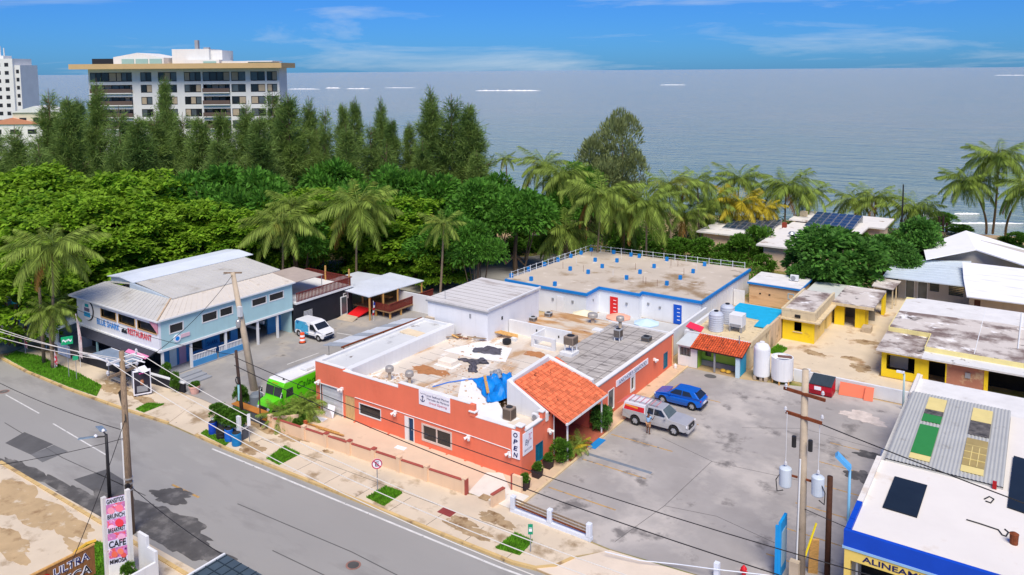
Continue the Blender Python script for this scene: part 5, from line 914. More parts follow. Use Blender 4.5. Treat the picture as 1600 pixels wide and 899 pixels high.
for px0, x1, segs in ((22.65, 23.75, ((8.0, 8.7, ygl), (8.75, 13.1, ggl), (13.7, 14.9, ggl), (14.95, 15.7, mat('torn_skylight', (.12, .11, .10), .6, .6, 3)), (15.75, 17.9, ygl))), (25.35, 26.5, ((7.9, 8.7, ygl), (8.75, 12.6, mat('ochre_skylight', S(168, 148, 92), .4, .12)), (13.2, 15.4, MATS['torn_skylight']), (15.45, 17.6, ygl)))):
    for y0, y1, m in segs: sky_panel(px0, x1, y0, y1, m)
b = B()
for x in (25.72, 26.1): b.box(x, x+.04, 8.75, 12.6, 4.66, 4.7)
for y in (9.6, 10.6, 11.6): b.box(25.35, 26.5, y, y+.04, 4.66, 4.705)
b.build('skylight_bar', ygl, TS, kind='stuff'); B().box(27.0, 27.2, 7.0, 7.18, 4.45, 4.85).build('red_marker', lampr, TS)
dkp = mat('dark_panel', (.012, .018, .026), .35, .15, 1)
for c4_, lb in (([(1398, 744), (1449, 758), (1433, 808), (1379, 792)], 'single dark solar panel lying on the white workshop roof'), ([(1584, 712), (1640, 728), (1632, 812), (1574, 792)], 'dark solar panel cut by the right edge of the picture')):
    pts = [G(x, y, 4.5) for x, y in (c4_[3], c4_[2], c4_[1], c4_[0])]; B().slab(pts, .05).build('roof_panel', dkp, label=lb, cat='solar panel')
for pts, lb in (([(1510, 812), (1530, 818), (1560, 828), (1566, 836), (1572, 838), (1576, 832), (1570, 827)], 'black cable coiled on the white roof near the right edge'), ([(1538, 780), (1546, 776), (1553, 780), (1548, 786), (1540, 783)], 'small black cable loop on the white workshop roof')): B().tube([G(x, y, 4.46) for x, y in pts], .035, 5).build('roof_cable', black, label=lb, cat='cable')
q = G(1584, 850, 4.42); B().lathe((q.x, q.y, 4.42), [(.18, 0), (.2, .5), (.22, .52), (.05, .62)], 12).build('rusty_vent', rust, label='rusty capped vent on the white workshop roof', cat='vent')
# far buildings
AP = thing('apartment_block', AT(290, 190, 176)*1, 'large white apartment block with a tan roof band above the trees', 'apartment block', None, YAW); s_ = 176/1220; a0 = AT(290, 190, 176); AP.location = (a0.x, a0.y, 0); ORG[AP.name] = (a0.x, a0.y, 0)
awm = mat('apartment_white', (.72, .72, .69), .8, .05, .3, streak=.1); tan = mat('tan_band', S(200, 170, 122), .8, .06, .4)
LX = lambda X: (X*.2891-290)*s_; LZ = lambda Y: 28-(Y*.2891-114)*s_
def ab(nm, b, m, par=AP): return b.build(nm, m, par, local=True)
cols = [(500, 560), (560, 640), (640, 725), (770, 830), (865, 965), (1005, 1095), (1105, 1180), (1180, 1250), (1258, 1335), (1362, 1440), (1450, 1505)]
rows = [(390, 440), (457, 500), (522, 565), (588, 630), (652, 694)]
ops = [(LX(a), LX(b_), LZ(d_), LZ(c_)) for a, b_ in cols for c_, d_ in rows]
ab('facade', B().wall('x', 0, .4, LX(498), LX(1510), 0, LZ(372), ops), awm); ab('core', B().box(LX(500), LX(1508), 1.6, 6, 0, LZ(372)), mat('apartment_inner', (.16, .15, .14), .9, .1)); ab('side_wall', B().box(LX(498)-.3, LX(498), 0, 6, 0, LZ(372)), awm); ab('side_wall', B().box(LX(1510), LX(1510)+.3, 0, 6, 0, LZ(372)), awm)
ab('roof_band', B().box(LX(428), LX(1552), -3, 8, LZ(372), LZ(345)), tan)
fr = flat('apartment_frame', (40, 42, 46), .5)
for i, (a, b_) in enumerate(cols):
    for j, (c_, d_) in enumerate(rows):
        x0, x1, z0, z1 = LX(a), LX(b_), LZ(d_), LZ(c_); bal = i in (0, 1, 2, 6, 7) and j > 0; y = 1.2 if bal else .15
        wn = ab('window', B().box(x0, x1, y, y+.1, z0, z1), fr); n_ = 3 if x1-x0 > 3.4 else 2
        for k in range(n_): ab('pane', B().box(x0+(x1-x0)*k/n_+.12, x0+(x1-x0)*(k+1)/n_-.12, y-.05, y, z0+.2, z1-.15), glass2 if (i+j+k) % 3 == 0 else (glass if (i+j+k) % 3 == 1 else flat('curtain', (176, 160, 136), .8)), wn)
        if bal: ab('balcony', B().box(x0, x1, -.5, .1, z0-.2, z0), awm); ab('balcony_rail', B().box(x0, x1, -.5, -.45, z0, z0+.9), flat('rail_brown', (100, 84, 76), .6))
gg = flat('green_glass', (150, 184, 176), .3)
ab('penthouse', B().box(LX(490), LX(625), 2, 12, LZ(345), LZ(315)), fr); ab('penthouse', B().ext([(LX(618), LZ(345)), (LX(890), LZ(345)), (LX(890), LZ(312)), (LX(750), LZ(285)), (LX(618), LZ(308))], 'y', 1, 12), awm)
for k in range(3): ab('penthouse_glazing', B().box(LX(665+k*75), LX(730+k*75), .8, 1, LZ(345), LZ(318)), gg)
ab('lift_tower', B().box(LX(905), LX(1108), 4, 12, LZ(345), LZ(265)).box(LX(1108), LX(1172), 5, 12, LZ(345), LZ(272)), awm); ab('aerial', B().box(LX(1012), LX(1030), 6, 7, LZ(265), LZ(215)).box(LX(1060), LX(1090), 6, 7, LZ(265), LZ(255)), grey_paint); ab('penthouse', B().box(LX(990), LX(1185), 1.5, 10, LZ(345), LZ(325)).box(LX(1185), LX(1340), 3, 10, LZ(345), LZ(333)), awm); ab('penthouse_glazing', B().box(LX(1100), LX(1168), 1.3, 1.5, LZ(343), LZ(333)).box(LX(1340), LX(1465), 1.5, 8, LZ(345), LZ(338)), gg); ab('penthouse_roof', B().box(LX(1335), LX(1475), 1.2, 9, LZ(338), LZ(333)), white)
a0 = AT(0, 190, 300); s3 = 300/1220; TW = thing('white_tower', (a0.x, a0.y, 0), 'tall white tower block cut by the left edge of the picture', 'tower block', None, YAW)
zt = 28+(117-93)*s3
ab('wall', B().box(-14, 6.2, 0, 12, 0, zt).box(6.2, 8.4, 1, 12, 0, zt-2.5), awm, TW); ab('roof_plant', B().box(-4, 1, 3, 8, zt, zt+1.2).box(-1, -.7, 4, 4.3, zt+1.2, zt+5).box(.5, .8, 4, 4.3, zt+1.2, zt+4.2), awm, TW)
for r in range(10):
    for c_ in range(6): ab('window', B().box(-12.4+c_*3.1, -10.9+c_*3.1, -.06, .02, zt-3.0-r*3.1, zt-1.6-r*3.1), fr, TW)
    ab('window', B().box(6.8, 7.9, .94, 1.02, zt-5.6-r*3.1, zt-4.2-r*3.1), fr, TW)
for px_, py_, w_, h_, col, lb in ((20, 196, 9, 7, (230, 226, 220), 'small white house half hidden by feathery trees at the left edge'), (55, 178, 7, 9, (214, 206, 180), 'cream house showing between trees below the white tower')):
    a0 = AT(px_, py_, 240); hb = thing('distant_house', (a0.x, a0.y, 0), lb, 'house', None, YAW); z_ = 28-(py_-118)*240/1220
    ab('wall', B().box(-w_, w_, 0, 8, 0, z_), flat('far_%d' % col[2], col, .8), hb); ab('roof', B().ext([(-w_-.5, z_), (w_+.5, z_), (0, z_+2)], 'y', -.4, 8.4), flat('far_roof', (206, 140, 110), .8) if col[0] == 230 else awm, hb)
    for k in range(3): ab('window', B().box(-w_*.7+k*w_*.6, -w_*.4+k*w_*.6, -.06, 0, z_-3, z_-1.6), fr, hb)
# ================================================================ roof clutter
def condenser(q, s, h, lab, m=None, stand=0):
    t_ = thing('air_conditioner', q, lab, 'air conditioner'); x, y, z = q; cm_ = m or mat('condenser_taupe', S(150, 134, 120), .6, .08)
    if stand:
        for dx in (-1, 1):
            for dy in (-1, 1): B().box(x+dx*s*.4-.04, x+dx*s*.4+.04, y+dy*s*.4-.04, y+dy*s*.4+.04, z, z+stand).build('leg', white, t_)
    z += max(stand, .06); B().box(x-s/2, x+s/2, y-s/2, y+s/2, z, z+h).build('casing', cm_, t_, bevel=.03); b = B(); n = 9
    for k in range(n):
        u = -s*.42+k*s*.84/(n-1)
        for a in (1, -1): b.box(x+u-.02, x+u+.02, y+a*(s/2+.012)-.012, y+a*(s/2+.012)+.012, z+.08, z+h-.1); b.box(x+a*(s/2+.012)-.012, x+a*(s/2+.012)+.012, y+u-.02, y+u+.02, z+.08, z+h-.1)
    b.build('louvre', mat('louvre_dark', S(96, 86, 78), .7), t_, kind='stuff'); B().cyl((x, y, z+h), (x, y, z+h+.03), s*.36, n=20).build('fan', black, t_)  # one dark brown for all louvre bars
    if not stand: B().box(x-s*.45, x+s*.45, y-s*.45, y+s*.45, q[2], z).build('base', concrete, t_)
    return t_
q = G(796, 655, 3); condenser((q.x, q.y, 2.995), .72, .85, 'taupe louvred air conditioner on the low roof by the OPEN sign')
q = G(892, 553, 3.0); condenser((q.x, q.y, 3.0), .95, .75, 'tall twin stacked air conditioner beside the tiled gable', None, .9)
B().box(q.x-.7, q.x+.55, q.y-.8, q.y+.5, 3.0, 3.28).build('plinth', white, label='white painted plinth under the stacked air conditioner', cat='plinth')
q = G(966, 532, 3.0); condenser((q.x, q.y, 3.0), .62, .8, 'slim grey air conditioner on a white stand on the grey roof', flat('condenser_grey', (168, 172, 178), .6), .3)
q = G(1015, 534, 3.0); condenser((q.x-.3, q.y, 3.0), .75, .4, 'low dark grey compressor near the far coral parapet', flat('compressor_dark', (96, 100, 104), .6))
for px_, py_, lb in ((833, 502, 'small grey compressor, left one above the white roof wall'), (857, 495, 'small grey compressor, right one above the white roof wall')): q = G(px_, py_, 3.02); condenser((q.x, q.y, 3.02), .6, .4, lb, flat('condenser_grey', (168, 172, 178), .6))
q = G(856, 655, 3.0); mini_split((-.55, 2.7, 3.0), 'white split unit against the white gable wall', .8)
def ventilator(px_, py_, z, h, r, lab):
    q = G(px_, py_, z); t_ = thing('roof_ventilator', (q.x, q.y, z), lab, 'ventilator'); B().cyl((q.x, q.y, z), (q.x, q.y, z+h), r*.4, n=12).build('pipe', concrete, t_); B().lathe((q.x, q.y, z+h-.1), [(r*.5, 0), (r, .12), (r, .42), (r*.85, .5), (r*.2, .56)], 16).build('hood', mat('dull_metal', S(176, 172, 166), .5, .15, 3, metal=.3), t_)
ventilator(609, 594, 3.0, .75, .34, 'galvanised mushroom vent, left of the pair by the front parapet'); ventilator(640, 601, 3.0, .7, .34, 'galvanised mushroom vent, right of the pair by the front parapet')
ventilator(926, 505, 3.0, .6, .5, 'large round metal ventilator in front of the cream parasol'); ventilator(969, 515, 3.0, .9, .4, 'round metal ventilator in front of the peach parasol')
q = G(934, 517, 3.0); B().box(q.x-.45, q.x+.45, q.y-.4, q.y+.4, 3.0, 3.16).build('roof_hatch', white, label='low white hatch on the grey roof', cat='hatch')
# tarpaulins, boards and rubble
def cloth(name, pts, z, m, lab, amp=.12, n=22, seed=1, cat='tarpaulin'):
    """a crumpled sheet over a quad"""
    r = np.random.default_rng(seed); a, b_, c_, d_ = [np.array([p[0], p[1], z]) for p in pts]; vs_ = []; ph = r.uniform(0, 6.28, 8)
    for i in range(n+1):
        for j in range(n+1):
            u, v = i/n, j/n; p = (a*(1-u)+b_*u)*(1-v)+(d_*(1-u)+c_*u)*v; e = min(1, 6*min(u, 1-u, v, 1-v)+.15)
            w_ = (sin(u*9+v*4+ph[0])+sin(v*13-u*6+ph[1])+sin((u+v)*17+ph[2])*.6+r.uniform(-.4, .4))*amp*.4+amp*.6
            vs_.append((p[0]+.08*sin(v*21+ph[3]), p[1]+.08*sin(u*19+ph[4]), p[2]+.02+max(0, w_)*e))
    b = B(); b.add(vs_, [(i*(n+1)+j, (i+1)*(n+1)+j, (i+1)*(n+1)+j+1, i*(n+1)+j+1) for i in range(n) for j in range(n)]); ob = b.build(name, m, label=lab, cat=cat, smooth=True); so_ = ob.modifiers.new('solid', 'SOLIDIFY'); so_.thickness = .015; return ob
tarp = flat('blue_tarp', (16, 128, 216), .45, var=.15, scale=2)
cloth('tarpaulin', [G(762, 632, 3), G(795, 625, 3), G(800, 585, 3), G(738, 594, 3)], 3.03, tarp, 'bright blue tarpaulin crumpled on the white roof beside the tiled gable', .5, 26, 3)
B().obox((*G(760, 610, 3)[:2], 3.5), (.22, 3.0, .08), .72, .05).build('timber_plank', wood, label='pale plank weighing down the blue tarpaulin', cat='plank')
cloth('tarpaulin', [G(768, 602, 3), G(785, 600, 3), G(783, 588, 3), G(766, 590, 3)], 3.5, flat('grey_sheet', (150, 152, 158), .6, var=.3), 'crumpled grey plastic sheet lying on the blue tarpaulin', .25, 12, 4)
B().tube([G(676, 605, 3.02), G(700, 598, 3.03), G(738, 592, 3.1)], .06, 6).build('rolled_tarpaulin', flat('tarp_edge', (70, 120, 200), .6), label='thin blue rolled tarp edge trailing to the banner', cat='tarpaulin')
blk = flat('bitumen_sheet', (84, 82, 92), .8, var=.3)
for i, (qd, lb) in enumerate((([(738, 551), (782, 556), (784, 546), (742, 544)], 'dark grey bitumen sheet crumpled on the white membrane'), ([(730, 582), (745, 583), (744, 564), (735, 566)], 'black sheet hanging in folds left of the blue tarp'), ([(713, 562), (738, 570), (764, 570), (760, 564)], 'long black roofing strip beside the white box'))): cloth('roofing_sheet', [G(x, y, 3) for x, y in qd], 3.03, blk, lb, .22, 12, 10+i, 'roofing sheet')
q = G(700, 570, 3); bx = thing('insulated_box', (q.x, q.y, 3), 'cream insulated box on the brown roof patch', 'box'); B().box(q.x-.75, q.x+.75, q.y-.5, q.y+.5, 3.0, 3.45).build('body', mat('cream_box', S(238, 228, 212), .7, .05), bx, bevel=.05); B().slab([(q.x-1.0, q.y-.7, 3.03), (q.x+1.0, q.y-.7, 3.03), (q.x+1.0, q.y+.7, 3.03), (q.x-1.0, q.y+.7, 3.03)], .02).build('skirt', membrane, bx)
q = G(648, 522, 3.85); B().slab([(q.x-1.4, q.y-.5, 3.98), (q.x+1.4, q.y-.5, 3.9), (q.x+1.3, q.y+.6, 3.9), (q.x-1.3, q.y+.6, 3.98)], .1).build('roof_board', mat('pale_board', S(226, 208, 176), .8, .08), label='pale board lying on the grey left roof', cat='board')
q = G(674, 500, 3.85); B().box(q.x-.5, q.x+.5, q.y-.4, q.y+.4, 3.85, 4.2).build('concrete_block', concrete, label='squat concrete block at the rear of the left roof', cat='block')
B().obox((*G(788, 527, 3)[:2], 3.4), (2.6, .9, .06), .55, .0, .25).build('plywood_sheet', wood, label='orange plywood sheet propped on the roof under the white wall', cat='plywood')
q = G(792, 538, 3); B().lathe((q.x, q.y, 3.0), [(.3, 0), (.42, .2), (.4, .45), (.15, .55)], 12).build('rubbish_bag', black, label='black rubbish bag under the propped plywood', cat='bag')
q = G(803, 533, 3); B().box(q.x-.25, q.x+.25, q.y-.2, q.y+.2, 3.0, 3.3).build('white_crate', white, label='small white box beside the black bag on the roof', cat='box')
pl = thing('plank_pile', (*G(735, 518, 3)[:2], 3.0), 'heap of broken brown roof planks under the white annexe', 'plank pile'); r = random.Random(3)
for k in range(26):
    q = G(r.uniform(708, 758), r.uniform(512, 535), 3); B().obox((q.x, q.y, 3.05+r.uniform(0, .3)), (r.uniform(.8, 1.9), .16, .05), r.uniform(-.4, 1.2), r.uniform(-.2, .2), r.uniform(-.15, .15)).build('plank', (rust if k % 5 == 0 else oldwood if k % 3 else wood), pl)
rb = B()
for k in range(220):
    q = G(r.uniform(570, 640), r.uniform(585, 604), 3) if k < 90 else G(r.uniform(690, 800), r.uniform(530, 640), 3); s = r.uniform(.04, .16); rb.obox((q.x, max(.45, q.y), 3.0+s*.4), (s, s*r.uniform(.5, 1.6), s*.7), r.uniform(0, 3))
rb.build('rubble', mat('rubble', S(206, 180, 156), .9, .3, 3), label='scattered roof rubble between the vents and blue tarp', cat='rubble', kind='stuff')
# ================================================================ boundary walls
tanw = mat('tan_wall', S(232, 200, 166), .88, .04, .6, spots=[(S(206, 166, 126), .5, .62, .12)], streak=.06); brick = flat('brick_red_coping', (168, 84, 72), .85, var=.12)
LW = thing('low_front_wall', (-11.5, -4, 0), 'low tan wall with brick red coping in front of the coral restaurant', 'wall')
xa, ya, xb, yb_ = -20.9, -4.45, -2.2, -3.55
pos = [0, .2, .325, .45, .575, .70, .83, 1.0]; L_ = sqrt((xb-xa)**2+(yb_-ya)**2); ang = atan2(yb_-ya, xb-xa); lp = lambda t_: (xa+(xb-xa)*t_, ya+(yb_-ya)*t_)
B().obox(((xa+xb)/2, (ya+yb_)/2, .44), (L_, .16, .88), ang).build('wall', tanw, LW)
for i, t_ in enumerate(pos): x, y = lp(t_); B().obox((x, y, .53), (.3, .34, 1.06), ang).build('pier', tanw, LW); B().obox((x, y, 1.09), (.34, .38, .06), ang).build('pier_cap', brick if i in (2, 3, 4) else tanw, LW)
for i in range(len(pos)-1):
    t0, t1 = pos[i]+.012, pos[i+1]-.012; x0, y0 = lp(t0); x1, y1 = lp(t1); B().obox(((x0+x1)/2, (y0+y1)/2, .91), ((t1-t0)*L_, .2, .06), ang).build('coping', brick, LW)
B().box(-2.12, -2.0, -3.72, -3.42, 0, 1.05).build('end_post', brick, LW); B().obox((-19.9, -3.8, .5), (.16, 2.0, 1.0), -.75).build('return_wall', tanw, LW)
PW = thing('terrace_stub_wall', (.3, -3.3, 0), 'short tan stub wall at the white terrace corner', 'wall'); B().obox((.3, -3.3, .4), (.2, 1.2, .8), -.12).build('wall', tanw, PW); B().obox((.3, -3.3, .83), (.24, 1.2, .06), -.12).build('coping', brick, PW)
PW = thing('gate_pier', (.25, -1.4, 0), 'tan gate pier with a red side by the coral corner', 'pier'); B().box(.2, .9, -1.5, -1.3, 0, 1.1).build('pier', tanw, PW); B().box(.08, .2, -1.52, -1.28, 0, 1.1).build('red_face', brick, PW)
b = B(); q = G(758, 778); b.box(q.x-.35, q.x+.35, q.y-.3, q.y+.3, .02, .045); b.build('pit_cover', earth, label='open brown pit in the white terrace concrete', cat='pit')
# white post and rail fence
WF = thing('post_rail_fence', (4.5, -3.5, 0), 'white posts with brown rails on a pale kerb at the lot entrance', 'fence'); bf = mat('pale_blue_white', S(222, 228, 238), .7, .04, 1, streak=.15)
B().box(1.5, 7.3, -3.66, -3.34, -.02, .22).build('kerb', bf, WF)
for x in (1.66, 4.4, 7.14): B().box(x-.15, x+.15, -3.68, -3.36, .22, 1.05).build('post', bf, WF, bevel=.03)
for z in (.42, .62, .82):
    for x0, x1 in ((1.82, 4.25), (4.56, 6.98)): B().obox(((x0+x1)/2, -3.5, z), (x1-x0, .06, .09), 0, 0, .03).build('rail', oldwood if z > .6 else rust, WF)
for i, (px_, lb) in enumerate(((1120, 'white concrete post of the chain fence at the lot front'),)): q = G(px_, 902); B().box(q.x-.14, q.x+.14, q.y-.14, q.y+.14, 0, .85).build('bollard', bf, label=lb, cat='bollard')
B().tube([G(945, 862, .35), G(1000, 876, .25), G(1060, 882, .25), G(1120, 890, .6), G(1200, 899, .4), G(1260, 912, .5)], .03, 5).build('chain_rail', bf, label='thin white rail sagging along the lot front', cat='rail')
q = G(1162, 905); H_ = thing('fire_hydrant', (q.x, q.y, 0), 'red fire hydrant at the front of the parking lot', 'hydrant'); B().lathe((q.x, q.y, 0), [(.16, 0), (.12, .08), (.12, .55), (.17, .57), (.17, .62), (.12, .7), (.04, .8)], 14).build('body', flat('hydrant_red', (206, 26, 40), .5), H_)
for s in (-1, 1): B().cyl((q.x, q.y, .45), (q.x+s*.2, q.y, .45), .06).build('outlet', flat('hydrant_red', (206, 26, 40), .5), H_)
YW = thing('yard_boundary_wall', (15.3, 27.7, 0), 'low white boundary wall behind the red dumpster', 'wall'); B().box(10.9, 20.6, 27.6, 27.85, 0, 1.1).build('wall', white, YW); B().box(12.0, 12.3, 27.5, 27.95, 0, 1.3).build('pier', white, YW)
B().box(20.3, 20.6, 27.85, 33, 0, .9).build('yard_side_wall', tsw, label='pale side wall in front of the yellow house', cat='wall')
# ================================================================ lot furniture
D = thing('dumpster', (13.7, 26.1, 0), 'red metal dumpster with a dark lid against the white wall', 'dumpster'); dr = mat('dumpster_red', S(184, 22, 44), .5, .1, 1.5, streak=.15)
B().ext([(25.55, .1), (26.9, .1), (26.9, 1.35), (25.4, 1.0), (25.4, .5)], 'x', 12.75, 14.6).build('bin', dr, D); B().slab([(12.75, 25.35, 1.04), (14.6, 25.35, 1.04), (14.6, 26.95, 1.42), (12.75, 26.95, 1.42)], .06).build('lid', mat('dumpster_lid', S(54, 66, 74), .6), D); B().box(13.2, 13.75, 25.36, 25.4, .55, .85).build('label', signw, D)
for x in (12.66, 14.6): B().box(x, x+.09, 25.8, 26.4, .6, .8).build('lift_pocket', dr, D)
for k in range(6): B().slab([(12.85+k*.3, 25.4, 1.075), (12.9+k*.3, 25.4, 1.075), (12.9+k*.3, 26.9, 1.43), (12.85+k*.3, 26.9, 1.43)], .02).build('lid_rib', MATS['dumpster_lid'], D)
B().add([(14.9, 26.7, .02), (17.0, 26.95, .02), (17.0, 27.4, .95), (14.9, 27.3, .95), (14.9, 26.76, .02), (17.0, 27.0, .02), (17.0, 27.46, .95), (14.9, 27.36, .95)], [(0, 1, 2, 3), (7, 6, 5, 4), (0, 4, 5, 1), (1, 5, 6, 2), (2, 6, 7, 3), (3, 7, 4, 0)]).build('coral_board', coral, label='large coral board leaning on the white wall beside the dumpster', cat='board')
B().add([(16.9, 26.6, .02), (17.6, 26.7, .02), (17.6, 27.3, 1.0), (16.95, 27.2, 1.0), (16.9, 26.65, .02), (17.6, 26.75, .02), (17.6, 27.35, 1.0), (16.95, 27.25, 1.0)], [(0, 1, 2, 3), (7, 6, 5, 4), (0, 4, 5, 1), (1, 5, 6, 2), (2, 6, 7, 3), (3, 7, 4, 0)]).build('coral_board', coral, label='narrow coral board leaning at the right end of the large one', cat='board')
CB = thing('covered_boat', (20.4, 13.4, 0), 'long load under blue and silver tarp along the workshop wall', 'covered load')
def tarp_loft(x, ys, w_, h_, m, nm):
    b = B(); K = 9; r = random.Random(8); vs_ = []
    for k, y in enumerate(ys):
        for i in range(K): a = pi*i/(K-1); vs_.append((x+.2*sin(y)-cos(a)*w_*(1+r.uniform(-.08, .08)), y, .03+abs(sin(a))**.6*h_*(1+r.uniform(-.12, .08))))
    n = len(ys); b.add(vs_, [(k*K+i, k*K+i+1, (k+1)*K+i+1, (k+1)*K+i) for k in range(n-1) for i in range(K-1)]+[tuple(range(K))[::-1], tuple(range((n-1)*K, n*K))]); return b.build(nm, m, CB)
tarp_loft(20.45, [10.2, 10.6, 11.1, 11.6], .5, 1.1, flat('deep_blue_tarp', (14, 96, 190), .5, var=.2), 'blue_tarp'); tarp_loft(20.4, [11.62, 12.4, 13.3, 14.2, 15.2, 16.4], .48, 1.0, flat('silver_tarp', (176, 190, 206), .45, var=.2), 'silver_tarp')
q = G(1348, 652); B().prism(blob(q.x, q.y, 1.6, 1.0, 30, .3, 0, 61), -.004, .012).build('lime_spill', mat('lime_spill', S(206, 194, 184), .95, .2, 1.5), label='pale powdery spill on the asphalt left of the blue tarp', cat='spill')
for i, (c, rx, ry) in enumerate((((1362, 712), 1.2, .5), ((1345, 745), .9, .9), ((850, 748), .5, .6))): q = G(*c); sheet('oil_stain', blob(q.x, q.y, rx, ry, 30, .3, 0, 70+i), .007+i*.001, damp, .01)
q = G(1110, 588); sheet('manhole_cover', blob(q.x, q.y, .55, .45, 22, .02, 0, 80), .006, patchm, .02)
for px_, py_, z in ((552, 880, -.116), (6, 610, -.116)): q = G(px_, py_); sheet('manhole_rim', blob(q.x, q.y, .45, .42, 22, .01), z, mat('manhole_iron', S(150, 112, 100), .7, .2, 4), .01); sheet('manhole_cover', blob(q.x, q.y, .34, .32, 22, .01), z+.004, damp, .01)
# ================================================================ poles
def pole(name, base, h, r0, r1, m, lab, cat='utility pole', lean=(0, 0), n=12):
    t_ = thing(name, base, lab, cat); x, y, z = base; B().tube([(x, y, z-.1), (x+lean[0]*.5, y+lean[1]*.5, z+h*.5), (x+lean[0], y+lean[1], z+h)], r0, n, r1).build('shaft', m, t_, smooth=True); return t_
def insul(t_, p): B().lathe(p, [(.03, 0), (.03, .1), (.09, .12), (.09, .17), (.04, .19), (.08, .22), (.04, .3)], 10).build('insulator', flat('porcelain', (206, 206, 210), .3), t_)
LP = pole('utility_pole', (-16.62, -18.3, 0), 11.4, .22, .15, oldwood, 'weathered timber utility pole standing behind the cafe sign')
bx_ = Vector((-16.6, -18.3, 0)); B().tube([bx_+Vector((-.25, -.12, 0)), bx_+Vector((-.25, -.12, 6.9))], .06, 8).build('conduit', white, LP)
for z in (10.9, 10.1): B().obox((-16.62, -18.3, z), (.12, 2.0, .14), .15).build('crossarm', white if z > 10.5 else oldwood, LP); [insul(LP, (-16.62, -18.3+d, z+.07)) for d in (-.9, .9)]
for z, l in ((11.0, 1.6), (10.7, 1.5)): B().tube([(-16.62, -18.3, z), (-16.0, -18.0, z+.25), (-15.2, -17.7, z+.1)], .04, 6).build('bracket', white, LP)
for k in range(4): B().tube([(-16.4, -18.4, 7.4-.1*k), (-17.1-.1*k, -18.2, 8.6), (-17.0+.2*k, -18.1, 9.6)], .03, 5).build('jumper_cable', black, LP)
for z in (3.1, 3.4, 2.7): B().cyl((-16.62, -18.3, z), (-16.62, -18.3, z+.08), .26).build('clamp', metal, LP)
B().box(-16.5, -16.3, -18.65, -18.4, 2.9, 3.2).build('splice_box', black, LP)
CPo = pole('concrete_pole', (-28.2, -.4, 0), 10.4, .34, .2, concrete, 'leaning tapered concrete pole beside the lime food truck', lean=(-2.0, -.3), n=8)
B().obox((-30.2, -.7, 10.35), (1.6, .12, .12), .6).build('crossarm', oldwood, CPo); B().tube([(-30.2, -.7, 10.4), (-30.9, -1.2, 10.2)], .03, 5).build('bracket', metal, CPo); B().lathe((-29.4, -.9, 5.6), [(.18, 0), (.22, .1), (.22, .6), (.12, .7)], 12).build('transformer', metal, CPo); B().box(-29.4, -29.0, -1.0, -.7, 6.6, 7.5).build('junction_box', flat('box_pale', (206, 210, 212), .6), CPo)
q = (-25.3, -2.4, 0); B().lathe(q, [(.55, 0), (.55, .9), (.4, 1.1), (.3, 1.1)], 16).build('grey_tank', mat('grey_tank', S(120, 128, 136), .6, .1), label='grey round tank at the foot of the concrete pole', cat='tank')
DP = pole('timber_pole', (-23.2, -5.3, 0), 6.0, .15, .11, darkwood, 'short dark timber pole beside the wooden bench planter', lean=(-.55, 0)); B().tube([(-23.5+.25*sin(a*.5), -5.42, 3.6+.3*cos(a*.5)) for a in range(14)], .05, 5).build('cable_coil', black, DP); B().tube([(-23.45, -5.4, 3.3), (-23.45, -5.4, 2.0)], .09, 8).build('cable_box', flat('pale_cyan', (160, 216, 222), .6), DP)
B().cyl((-21.75, -4.75, 0), (-21.75, -4.75, 3.3), .05).build('thin_pole', darkwood, label='thin dark post at the end of the bench planter', cat='post')
P65 = pole('utility_pole', (-50.74, -7.6, 0), 7.5, .17, .12, oldwood, 'mossy timber pole on the corner lawn by the feather flags')
RP = pole('utility_pole', (18.52, -.3, 0), 11.9, .28, .17, concrete, 'square concrete power pole carrying two grey transformers', n=8)
for z in (10.6, 9.3): B().obox((18.52, -.45, z), (2.3 if z > 10 else 2.0, .12, .16), -.2).build('crossarm', rust, RP); [insul(RP, (18.52+d, -.45, z+.08)) for d in (-.95, .95)]
for d in (-.85, .85):
    tr_ = B().lathe((18.52+d, -.55, 5.25), [(.3, 0), (.33, .05), (.33, 1.0), (.28, 1.05), (.1, 1.1)], 18).build('transformer', flat('transformer_grey', (196, 206, 216), .5), RP); insul(RP, (18.52+d, -.55, 6.35)); B().obox((18.52+d*.55, -.5, 5.9), (.5, .08, .1)).build('transformer_arm', rust, RP)
    B().tube([(18.52+d*1.05, -.7, 6.3), (18.52+d*1.5, -.8, 5.6), (18.52+d*1.45, -.7, 4.9), (18.52+d*1.1, -.6, 5.0)], .03, 5).build('jumper_cable', black, RP); B().cyl((18.52+d*.5, -.6, 7.6), (18.52+d*.5, -.6, 8.2), .12, n=10).build('fuse', black, RP)
    B().tube([(18.52+d, -.5, 9.4), (18.52+d, -.55, 6.5)], .018, 4).build('drop_wire', white, RP)
B().tube([(18.4, -.65, 0), (18.45, -.6, 7)], .05, 6).build('conduit', white, RP)
B().box(18.1, 18.6, -1.0, -.65, .5, 1.3).build('meter_box', concrete, RP)
pole('timber_stub', (19.75, .55, 0), 5.9, .16, .15, mat('charred_wood', S(74, 46, 32), .85, .3, 3), 'short charred timber stub pole beside the power pole')
BLm = pole('lamp_post', (20.58, 1.4, 0), 6.3, .09, .07, flat('lamp_blue', (120, 178, 214), .5), 'pale blue lamp post leaning over the lot beside the workshop', 'street lamp'); B().obox((20.25, 1.3, 6.6), (.95, .5, .2), .2, 0, .75).build('lamp_head', flat('lamp_head_blue', (90, 170, 226), .4), BLm); B().tube([(20.58, 1.4, 6.25), (20.4, 1.35, 6.4)], .04, 6).build('arm', metal, BLm)
